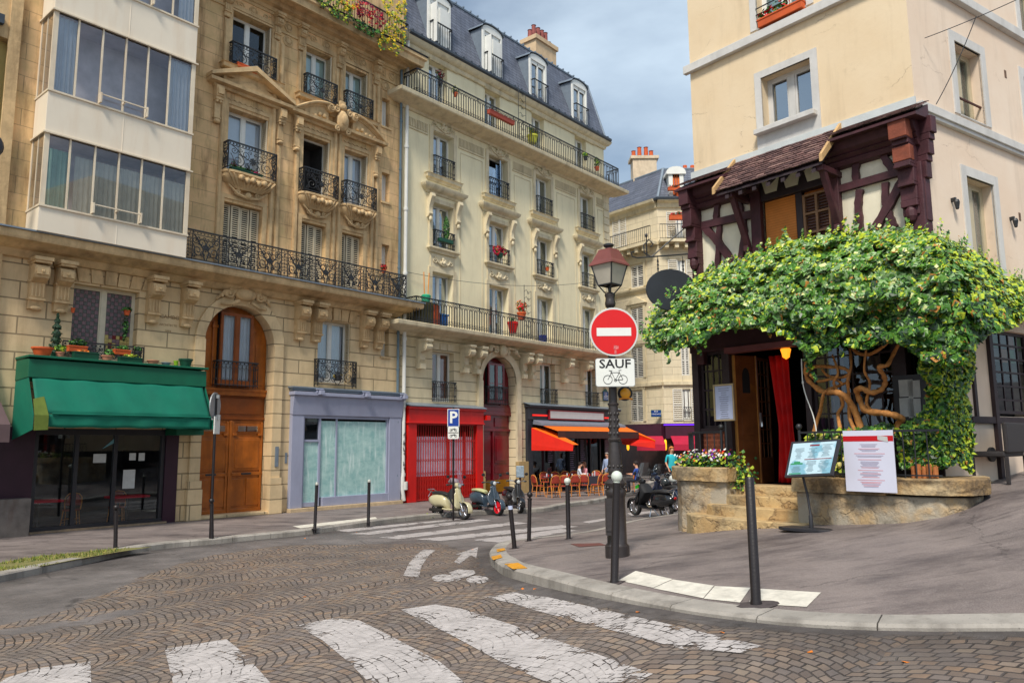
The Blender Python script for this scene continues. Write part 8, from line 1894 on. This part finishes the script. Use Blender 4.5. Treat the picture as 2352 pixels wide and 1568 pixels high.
    for sx in (-1,1): m.sph((hx.x+sx*.082,hx.y-.0,hx.z+.02),.022,6,4,(.4,.8,1.3))
    m.build('ear',skinM,root)
    return root
ST=dict(pelvis=(0,0,.95),chest=(0,.01,1.28),neck=(0,0,1.47),head=(0,.03,1.58),shl=(-.19,0,1.40),shr=(.19,0,1.40),ell=(-.25,-.03,1.12),elr=(.25,-.03,1.12),wrl=(-.22,.1,.9),wrr=(.22,.1,.9),hipl=(-.1,0,.88),hipr=(.1,0,.88),knl=(-.11,.02,.48),knr=(.11,.02,.48),anl=(-.12,-.02,.08),anr=(.12,-.02,.08))
SE=dict(pelvis=(0,0,.52),chest=(0,.03,.86),neck=(0,.04,1.06),head=(0,.08,1.17),shl=(-.18,.03,.99),shr=(.18,.03,.99),ell=(-.24,.12,.75),elr=(.24,.12,.75),wrl=(-.14,.34,.78),wrr=(.14,.34,.78),hipl=(-.1,.08,.5),hipr=(.1,.08,.5),knl=(-.12,.45,.5),knr=(.12,.45,.5),anl=(-.12,.42,.08),anr=(.12,.42,.08))
hd_=M('dark_hair',S(40,30,28),.7,.2,30,.2); hg=M('grey_hair',S(150,140,132),.7,.15,30,.2); ho=M('ginger_hair',S(206,122,60),.7,.15,30,.2)
sWh=M('pale_shirt',S(212,220,232),.8,.08,6,.2); sPk=M('pink_shirt',S(226,150,160),.8,.1,6,.2); sBl=M('light_blue_shirt',S(160,178,214),.8,.08,6,.2); sTq=M('turquoise_top',S(50,186,200),.8,.08,6,.2); sNv=M('royal_blue_shirt',S(50,80,160),.8,.1,6,.2); tK=M('khaki_trousers',S(170,150,120),.8,.1,6,.2); tD=M('dark_trousers',S(36,38,48),.8,.1,6,.2); sPu=M('purple_shirt',S(80,30,70),.8,.1,6,.2)
def at_head(px,py,h,lim=40):      # the ground point whose person of height h has its head at this pixel
    d=ray(px,py); k=(h-CAMZ)/d.z; p=Vector((d.x*k,d.y*k,0)); return p
pw_=at_head(1395,1052,1.62); w1=dict(ST); w1['wrl']=(-.12,.28,1.0); w1['ell']=(-.24,.02,1.14)
print('waiter',FA.loc(pw_)); 
L1=FA.loc(pw_)
pq=FA.W(*FA.at(1395,1060,-1.4)[:1],-1.4,0); person('standing man in light blue shirt and khaki trousers at the café terrace',pq,140,w1,sBl,tK,hg)
pq=FA.W(FA.at(1329,1080,-1.3)[0],-1.3,0); person('seated dark haired diner in a white shirt on the café terrace',pq,-95,SE,sWh,tD,hd_)
pq=FA.W(FA.at(1345,1080,-1.0)[0],-1.0,0); person('seated diner in a pink shirt beside the dark haired one',pq,110,dict(SE,short=1),sPk,tK,M('brown_hair',S(120,80,60),.7,.2,30,.2),True)
pq=G(1466,1131); person('seated person in royal blue shirt seen behind the scooter windscreen',pq,60,dict(SE,short=1),sNv,tD,hd_)
pq=G(1545,1128); tq=dict(ST,short=1); tq['wrl']=(-.2,.2,1.05); person('standing woman with ginger hair in a turquoise top near the far bar',pq,200,tq,sTq,tD,ho,True)
pq=LF.W(.72,1.2,fz); person('dim figure in a purple shirt inside the pub doorway',pq,150,ST,sPu,tD,hd_)
# ---------------------------------------------------------------- pots, window boxes and flowers
LG=M('plant_green',S(70,120,44),.55,.25,30,0); LD=M('plant_dark_green',S(28,62,34),.6,.25,30,0); LY=M('plant_lime',S(170,186,50),.55,.2,30,0); LYe=M('plant_yellow',S(226,190,30),.6,.15,30,0); LR=M('petal_red',S(206,20,36),.6,.15,30,0); LP=M('petal_pink',S(226,40,120),.6,.15,30,0); LM=M('leaf_burgundy',S(120,24,50),.6,.2,30,0); LW=M('petal_white',S(230,230,224),.6,.05,30,0); LV=M('petal_violet',S(130,50,180),.6,.1,30,0); LO=M('petal_orange',S(236,130,50),.6,.1,30,0)
rq=random.Random(21)
def blob(c,rx,ry,rz,n,seed=None):
    out_=[]
    for _ in range(n):
        while True:
            p=Vector((rq.uniform(-1,1),rq.uniform(-1,1),rq.uniform(-1,1)))
            if .25<p.length<1: break
        q=Vector((c[0]+p.x*rx,c[1]+p.y*ry,c[2]+p.z*rz)); out_.append((q,p+Vector((0,0,.4)),rq.uniform(.6,1.3)))
    return out_
def pot(M_,label,kind,w_,h,mat,fol=None,cat='flower pot',group=None,d=None):
    """fol: list of (centre, rx, ry, rz, count, colours, leaf size, name)"""
    r=thing('flower_pot' if kind=='round' else 'window_box' if kind=='box' else 'potted_plant',label,cat if kind!='box' else 'window box',M_,group)
    m=MB(); d=d or .18
    if kind=='round': m.lathe([(w_*.36,0),(w_*.5,h*.82),(w_*.55,h*.82),(w_*.55,h),(w_*.46,h),(w_*.44,h*.86)],(0,0,0),16); m.build('pot',mat,r,smooth=35)
    elif kind=='box': m.prism([(-d/2*.85,0),(d/2*.85,0),(d/2,h),(-d/2,h)],-w_/2,w_/2,'x'); m.box(-w_/2-.01,w_/2+.01,-d/2-.01,d/2+.01,h-.03,h); m.build('trough',mat,r,bev=.006)
    for f in (fol or []):
        c,rx,ry,rz,n,cols,sz,nm=f; leafset(nm,blob(c,rx,ry,rz,n),cols,r,sz,.6)
    return r
def FM(px,py,n,F_=FA): x,z=F_.at(px,py,n); return F_.M@Matrix.Translation((x,n,z))
G1='plant pots on top of the green awning'
zt=4.465
def AW(px,n=-.6,z=zt): x,_=FA.at(px,820,n); return FA.M@Matrix.Translation((x,n,z))
pot(AW(96,-.72),'wide bright orange bowl at the left end of the green awning','round',.46,.22,terra,None,group=G1)
r=pot(AW(137,-.7),'small terracotta pot of lime green leaves beside the orange bowl','round',.2,.14,terraP,[((0,0,.24),.14,.12,.1,70,[LY,LG],.07,'foliage')],group=G1)
r=thing('conifer','dark potted conifer standing on the green awning left of the stained glass window','conifer',AW(126,-.3)); m=MB(); m.lathe([(.09,0),(.12,.18)],(0,0,0),12); m.build('pot',greenPl,r); m=MB(); m.tube([(0,0,.1),(0,0,1.1)],[.02,.008],5); m.build('trunk',bark,r)
P=[]
for _ in range(1500):
    z=rq.random()**.8; R_=.24*(1-z)**.7*(.75+.25*math.sin(z*40)); a=rq.uniform(0,6.3); q=R_*rq.uniform(.4,1); P.append((Vector((q*math.cos(a),q*math.sin(a),.12+1.08*z)),Vector((math.cos(a),math.sin(a),.3)),rq.uniform(.6,1.2)))
leafset('foliage',P,[LD,M('conifer_green',S(40,66,52),.6,.25,30,0)],r,.05,.5)
pot(AW(176,-.5,zt+.2),'orange trough with dark green seedlings raised above the green trough','box',.46,.16,terra,[((0,0,.26),.24,.1,.12,140,[LD,LG],.06,'foliage')],group=G1)
pot(AW(196,-.62),'long dark green trough below the orange one on the awning','box',.62,.2,greenPl,[((-.05,0,.22),.2,.08,.05,30,[LO,LG],.05,'foliage')],group=G1)
pot(AW(246,-.68),'pale terracotta pot in the middle of the awning top','round',.28,.15,terraP,[((.05,0,.24),.14,.1,.1,60,[LG,LD],.06,'foliage')],group=G1)
pot(AW(279,-.5,zt+.22),'orange trough with sprouts in front of the window railing','box',.42,.14,terra,[((0,0,.2),.2,.08,.08,60,[LG],.05,'foliage')],group=G1)
pot(AW(299,-.66),'dark green trough right of the middle of the awning','box',.6,.15,greenPl,[((.05,0,.2),.24,.08,.06,60,[LG,LY],.05,'foliage')],group=G1)
pot(AW(316,-.4,zt+.15),'dark glass lantern shaped pot with leaves near the window corner','round',.2,.22,iron,[((0,0,.28),.12,.1,.1,70,[LD,LG],.06,'foliage')],group=G1)
pot(AW(352,-.66),'empty pale pink terracotta pot on the right half of the awning','round',.3,.12,terraP,group=G1); pot(AW(382,-.66),'empty grey metal pan on the right half of the awning','round',.24,.09,zinc,group=G1)
pot(AW(405,-.68),'stack of lime green plastic pots near the right end of the awning','round',.13,.16,M('lime_plastic',S(130,170,30),.5,.1,5,.05),group=G1); pot(AW(427,-.62),'large empty dark green pot at the right end of the awning','round',.36,.24,greenPl,group=G1)
r=pot(FM(291,724,-.12),'orange hanging pot with trailing green plant right of the stained glass window','round',.17,.14,terra,[((0,0,.16),.14,.1,.1,70,[LG,LD],.06,'foliage'),((-.02,0,-.35),.09,.07,.42,150,[LD,LG],.06,'trailing_foliage')],group='pots hung beside the stained glass window')
pot(FM(167,718,-.1),'small orange pot hung left of the stained glass window','round',.1,.13,terra,group='pots hung beside the stained glass window')
m=MB(); x0,z0=FA.at(236,812,-.34)
r=rail(None,[(-12.0,-.3),(-9.9,-.3)],4.5,4.98,'scroll',name='low_railing',panel=.5); r.matrix_world=FA.M; tag(r,'low wrought iron rail behind the pots in front of the stained glass window','railing')
# lush balcony at the top of the sandstone house
def fol_px(label,poly,cols,n,F_=FA,cnt=500,size=.09,nj=.25,name='balcony_plant'):
    r=thing(name,label,'plant',F_.M,'plants overhanging the top balcony'); P=[]; xs_=[p[0] for p in poly]; ys_=[p[1] for p in poly]; tries=0
    while len(P)<cnt and tries<cnt*30:
        tries+=1; px,py=rq.uniform(min(xs_),max(xs_)),rq.uniform(min(ys_),max(ys_))
        if not inside((px,py),poly) or noise.noise(Vector((px*.09,py*.09,n)))<-.18: continue
        nn=n+rq.uniform(-nj,nj*.4); x,z=F_.at(px,py,nn); P.append((Vector((x,nn,z)),Vector((0,-1,.5)),rq.uniform(.6,1.3)))
    leafset('foliage',P,cols,r,size,.6); return r
fol_px('green climbing leaves at the left of the flowered top balcony',[(722,-6),(800,-6),(812,30),(800,58),(770,40),(735,15)],[LG,LD,LY],-.85,cnt=420)
fol_px('yellow flowering plant hanging from the middle of the top balcony',[(778,-6),(822,-6),(826,18),(800,26),(780,14)],[LYe,LO,LY],-.9,cnt=200)
fol_px('dark red leaves spilling over the top balcony railing',[(815,0),(852,8),(880,30),(888,52),(868,66),(845,55),(822,40)],[LM,LR,LM],-.9,cnt=380)
fol_px('green foliage below the dark red leaves on the top balcony',[(812,40),(870,66),(885,90),(860,88),(825,68),(808,55)],[LG,LD,LG],-.85,cnt=260)
fol_px('bright yellow and green climber at the right end of the top balcony',[(872,-6),(902,-6),(905,15),(928,-6),(934,10),(932,60),(936,85),(924,120),(908,130),(898,118),(885,112),(872,118),(868,95),(880,70),(893,45),(885,20)],[LYe,LY,LG,LYe],-.9,cnt=950,size=.085)
# window flowers on the sandstone house
pot(FM(572,166,-.2),'terracotta window box behind the uppermost left railing of the sandstone house','box',.9,.16,terra,[((0,0,.18),.3,.06,.04,30,[LG],.05,'foliage')])
pot(FM(565,404,-.28),'green window box with magenta flowers over the carved sill','box',1.1,.15,greenPl,[((-.1,0,.2),.5,.08,.08,150,[LD,LG],.07,'foliage'),((.3,-.05,.14),.22,.06,.08,50,[LP,LP],.06,'blossom'),((-.45,0,.3),.08,.06,.15,40,[LG,LR],.06,'foliage')])
pot(FM(881,628,-.05),'red geranium in the narrow window above the balcony end','round',.16,.14,terra,[((0,0,.26),.15,.1,.14,90,[LR,LR,LD],.06,'blossom')])
pot(FM(776,874,-.18),'yellow flowers in a dark pot behind the railing over the grey shop','round',.26,.2,iron,[((0,0,.16),.2,.1,.08,30,[LYe],.06,'blossom')])
# cream house
r=thing('conifer','slim conifer in a green window box on the cream house facade','conifer',FM(1023,558,-.12)); m=MB(); m.box(-.38,.38,-.1,.1,.0,.16); m.build('trough',greenPl,r,bev=.01)
P=[]
for _ in range(500): z=rq.random(); R_=.14*math.sin(PI*min(1,.15+z*.85))**.7; a=rq.uniform(0,6.3); P.append((Vector((.05+R_*math.cos(a),R_*math.sin(a),.2+.95*z)),Vector((math.cos(a),math.sin(a),.3)),1))
leafset('foliage',P,[LD,LG],r,.06,.5)
pot(FM(1148,592,-.18),'hanging bunch of vivid pink red flowers at a middle window of the cream house','round',.3,.2,greenPl,[((0,0,.32),.5,.16,.26,420,[LR,LP,LR,LG],.075,'blossom')])
pot(FM(1257,622,-.12),'small orange pot at the third window from left of the cream house','round',.2,.16,terra,[((0,0,.22),.1,.08,.06,30,[LG],.05,'foliage')])
for i,(x,lab) in enumerate(((1133,'leftmost of three red brown troughs on the upper balcony rail'),(1151,'middle of three red brown troughs on the upper balcony rail'),(1169,'rightmost of three red brown troughs on the upper balcony rail'))): pot(FM(x,266+ (x-1133)*.5,-.9),lab,'box',.62,.2,M('brick_red_trough',S(160,70,54),.7,.1,5,.1),group='red troughs on the upper balcony')
pot(FM(1011,200,-.7),'dark burgundy plant on the upper balcony near its left end','round',.2,.2,iron,[((0,0,.5),.25,.12,.35,120,[LM,LD],.07,'foliage')])
pot(FM(1223,330,-.6),'yellow green plants in a coloured planter by the balcony trellis','round',.5,.4,M('yellow_green_planter',S(180,180,60),.6,.3,5,.1),[((0,0,.6),.4,.15,.2,160,[LG,LY,LYe],.08,'foliage')])
pot(FM(1345,368,-.9),'small plant hung on the right part of the upper balcony rail','round',.22,.2,iron,[((0,0,.3),.2,.12,.14,90,[LG,LY],.07,'foliage')])
pot(FM(1371,392,-.7),'bushy green potted plant at the right end of the upper balcony','round',.24,.2,terra,[((0,0,.45),.24,.14,.3,150,[LG,LY],.07,'foliage')])
pot(FM(1046,222,-.7),'small green plant at floor level of the upper balcony','round',.2,.16,terra,[((0,0,.3),.2,.1,.2,80,[LG,LY],.06,'foliage')])
def trellis(px,py,n,h,w_,label):
    r=thing('trellis',label,'trellis',FM(px,py,n)); m=MB(); m.tube([(-w_/2,0,0),(-w_/2,0,h)],.014,5); m.tube([(w_/2,0,0),(w_/2,0,h*.9)],.012,5)
    for k in range(7): z=h*(k+.5)/7.5; m.tube([(-w_/2,0,z),(-w_*.2,0,z+.12),(w_*.1,0,z-.02),(w_/2,0,z+.1)],.010,5); m.tube(spiral((w_*.05,z),.09,1,1 if k%2 else -1,k,8,y=0),.009,4)
    m.build('lattice',iron,r); return r
trellis(1200,322,-.72,2.6,.55,'black scroll iron trellis on the upper balcony'); trellis(1213,775,-.72,2.4,.5,'black scroll iron trellis on the lower balcony')
pot(FM(1198,735,-.6),'orange leaved plant beside the trellis on the lower balcony','round',.4,.35,terra,[((0,0,.65),.35,.18,.3,200,[LO,LR,LG],.08,'foliage')])
pot(FM(1178,765,-.6),'red garden chair shaped planter on the lower balcony','round',.45,.5,redP,[((0,0,.6),.2,.1,.12,40,[LG],.06,'foliage')])
r=thing('balcony_box','wooden and green storage box with tall canes at the left end of the lower balcony','storage box',FM(978,745,-.45)); m=MB(); m.box(-.45,.45,-.22,.22,.0,.85); m.build('box',M('olive_box',S(90,84,50),.7,.2,5,.1),r); m=MB(); m.box(.2,.5,-.26,-.22,.0,.8); m.build('slat_panel',terra,r); m=MB(); m.lathe([(.16,.86),(.2,1.15),(.14,1.2)],(0,0,0),12); m.build('green_tub',M('mint_tub',S(40,160,120),.5,.1,5,0),r)
for x in (-.08,.1): m=MB(); m.tube([(x,0,1.1),(x*1.6,0,2.1)],.02,5); m.build('cane',M('orange_cane',S(226,140,40),.6,.1,5,0),r)
r=thing('balcony_crate','bright blue crate on the left part of the lower balcony','crate',FM(1015,748,-.5)); m=MB(); m.box(-.2,.2,-.15,.15,0,.4); m.build('crate',M('blue_plastic',S(40,110,190),.5,.1,5,0),r,bev=.02); m=MB(); m.box(-.26,.26,-.18,.18,.4,.46); m.build('lid',M('blue_plastic_lid',S(70,140,210),.5,.1,5,0),r,bev=.01)
r=thing('balcony_crate','small dark blue tub on the right part of the lower balcony','tub',FM(1247,785,-.5)); m=MB(); m.lathe([(.16,0),(.2,.3)],(0,0,0),12); m.build('tub',M('navy_plastic',S(30,60,170),.5,.1,5,0),r)
# distant house
pot(FM(1555,505,-.75,RFc),'orange window box with red flowers on the distant corner house railing','box',.95,.28,terra,[((0,0,.38),.42,.12,.14,90,[LR,LW,LG],.12,'blossom')],d=.3)
pot(FM(1548,438,-.5,RFc),'orange dormer window box on the distant slate roof','box',.75,.2,terra,[((0,0,.3),.36,.1,.1,50,[LG,LR],.1,'foliage')],d=.25)
pot(FM(1560,455,-.3,RFc),'tuft of tall green leaves in the distant dormer','round',.5,.3,terra,[((0,0,.4),.3,.1,.3,70,[LG,LY],.12,'foliage')])
# pub
pot(FM(1795,44,-.06,LF),'orange trough of red tomatoes and herbs at the top window of the pub house','box',.86,.15,terra,[((-.1,0,.25),.36,.06,.12,120,[LG,LG,LR],.06,'foliage')],d=.16)
fb_=thing('flower_bed','mixed white red and violet flowers filling the left stone planter','flowers',LF.M)
P=[];Q=[]
for _ in range(1500):
    t=rq.random(); a=Vector((-1.55,.1)).lerp(Vector((-.5,-.55)),t) if t<.5 else Vector((-1.2,-.45)).lerp(Vector((-.45,-.5)),(t-.5)*2); x,y=a.x+rq.uniform(-.25,.2),a.y+rq.uniform(-.2,.25); h=rq.uniform(0,.34)*(.7+.5*noise.noise(Vector((x*3,y*3,0)))); P.append((Vector((x,y,1.72+h)),Vector((rq.uniform(-.4,.4),-.6,.7)),rq.uniform(.6,1.3)))
for _ in range(170):
    t=rq.random(); x,y=-1.5+1.1*t+rq.uniform(-.1,.1),-.35-.25*t+rq.uniform(-.2,.15); Q.append((Vector((x,y,1.84+rq.uniform(0,.2)+.1*noise.noise(Vector((x*3,y*3,3))))),Vector((0,-.7,.7)),rq.uniform(.7,1.3)))
leafset('foliage',P,[LG,LY,LD],fb_,.06,.6); leafset('blossom',Q,[LW,LW,LW,LV,LR,LO,LW],fb_,.045,.5)
P=[(Vector((-.3+rq.gauss(0,.12),-.3+rq.gauss(0,.1),1.35+abs(rq.gauss(0,.28)))),Vector((.3,-.6,.5)),rq.uniform(.6,1.3)) for _ in range(260)]; leafset('trailing_foliage',P,[LG,LY,LD],fb_,.06,.6)
hb2=thing('shrub','low yellow green leaves growing behind the railing of the right planter','shrub',LF.M); P=[(Vector((rq.uniform(1.25,2.0),-.78+rq.uniform(-.12,.1),1.66+rq.uniform(.05,.62)**1.0)),Vector((0,-.8,.4)),rq.uniform(.7,1.3)) for _ in range(500)]; leafset('foliage',P,[LG,LY,LD,M('pale_leaf',S(220,206,120),.6,.1,20,0)],hb2,.075,.5)
for k in range(5): m=MB(); x=2.82+k*.07; m.lathe([(.035,1.62),(.035,1.62+.2+.03*(k%2))],(x,-.86-.02*(k%2),0),8); o=m.build('log',M('split_log',S(170,104,58),.8,.25,9,.4),None); o.matrix_world=LF.M; tag(o,('first','second','middle','fourth','last')[k]+' upright split log from the left behind the railing at the planter end','log','split logs standing in the right planter')
# weeds at the foot of the kerb
for i,(px,py,l_) in enumerate(((982,1190,'weed tuft growing at the kerb behind the cream scooter'),(1300,1162,'small weed tuft at the kerb before the café'))):
    p=G(px,py,road); r=thing('weed',l_,'weed',loc=p); P=[(Vector((rq.gauss(0,.08),rq.gauss(0,.06),abs(rq.gauss(0,.06)))),Vector((0,0,1)),1) for _ in range(50)]; leafset('foliage',P,[LG,LY],r,.05,.7)
# ivy sprigs over the louvred window of the bistro interior: chairs and table seen through the glass
def inside_chair(x,lab):
    c=copy_tree(proto); c.matrix_world=FA.M@Matrix.Translation((x,.85,0.02))@rotz(2.6); c['label']=lab; c['group']='wooden chairs inside the dark bistro'
inside_chair(-11.1,'wooden chair seen through the left bistro window'); inside_chair(-9.9,'wooden chair seen through the right bistro window')
for x,l_ in ((-11.9,'dim red topped table behind the left bistro window'),(-9.6,'red topped table behind the right bistro window')):
    r=thing('bistro_table',l_,'table',FA.M@Matrix.Translation((x,.9,0))); m=MB(); m.box(-.5,.5,-.35,.35,.72,.78); m.build('table_top',M('red_cloth_glow',S(190,30,50),.7,.1,5,.1,emit=(S(190,30,50),.06)),r); m=MB(); m.lathe([(.2,0),(.03,.05),(.03,.72)],(0,0,0),10); m.build('pedestal',iron,r)  # faint glow put into the cloth colour, no lamp there
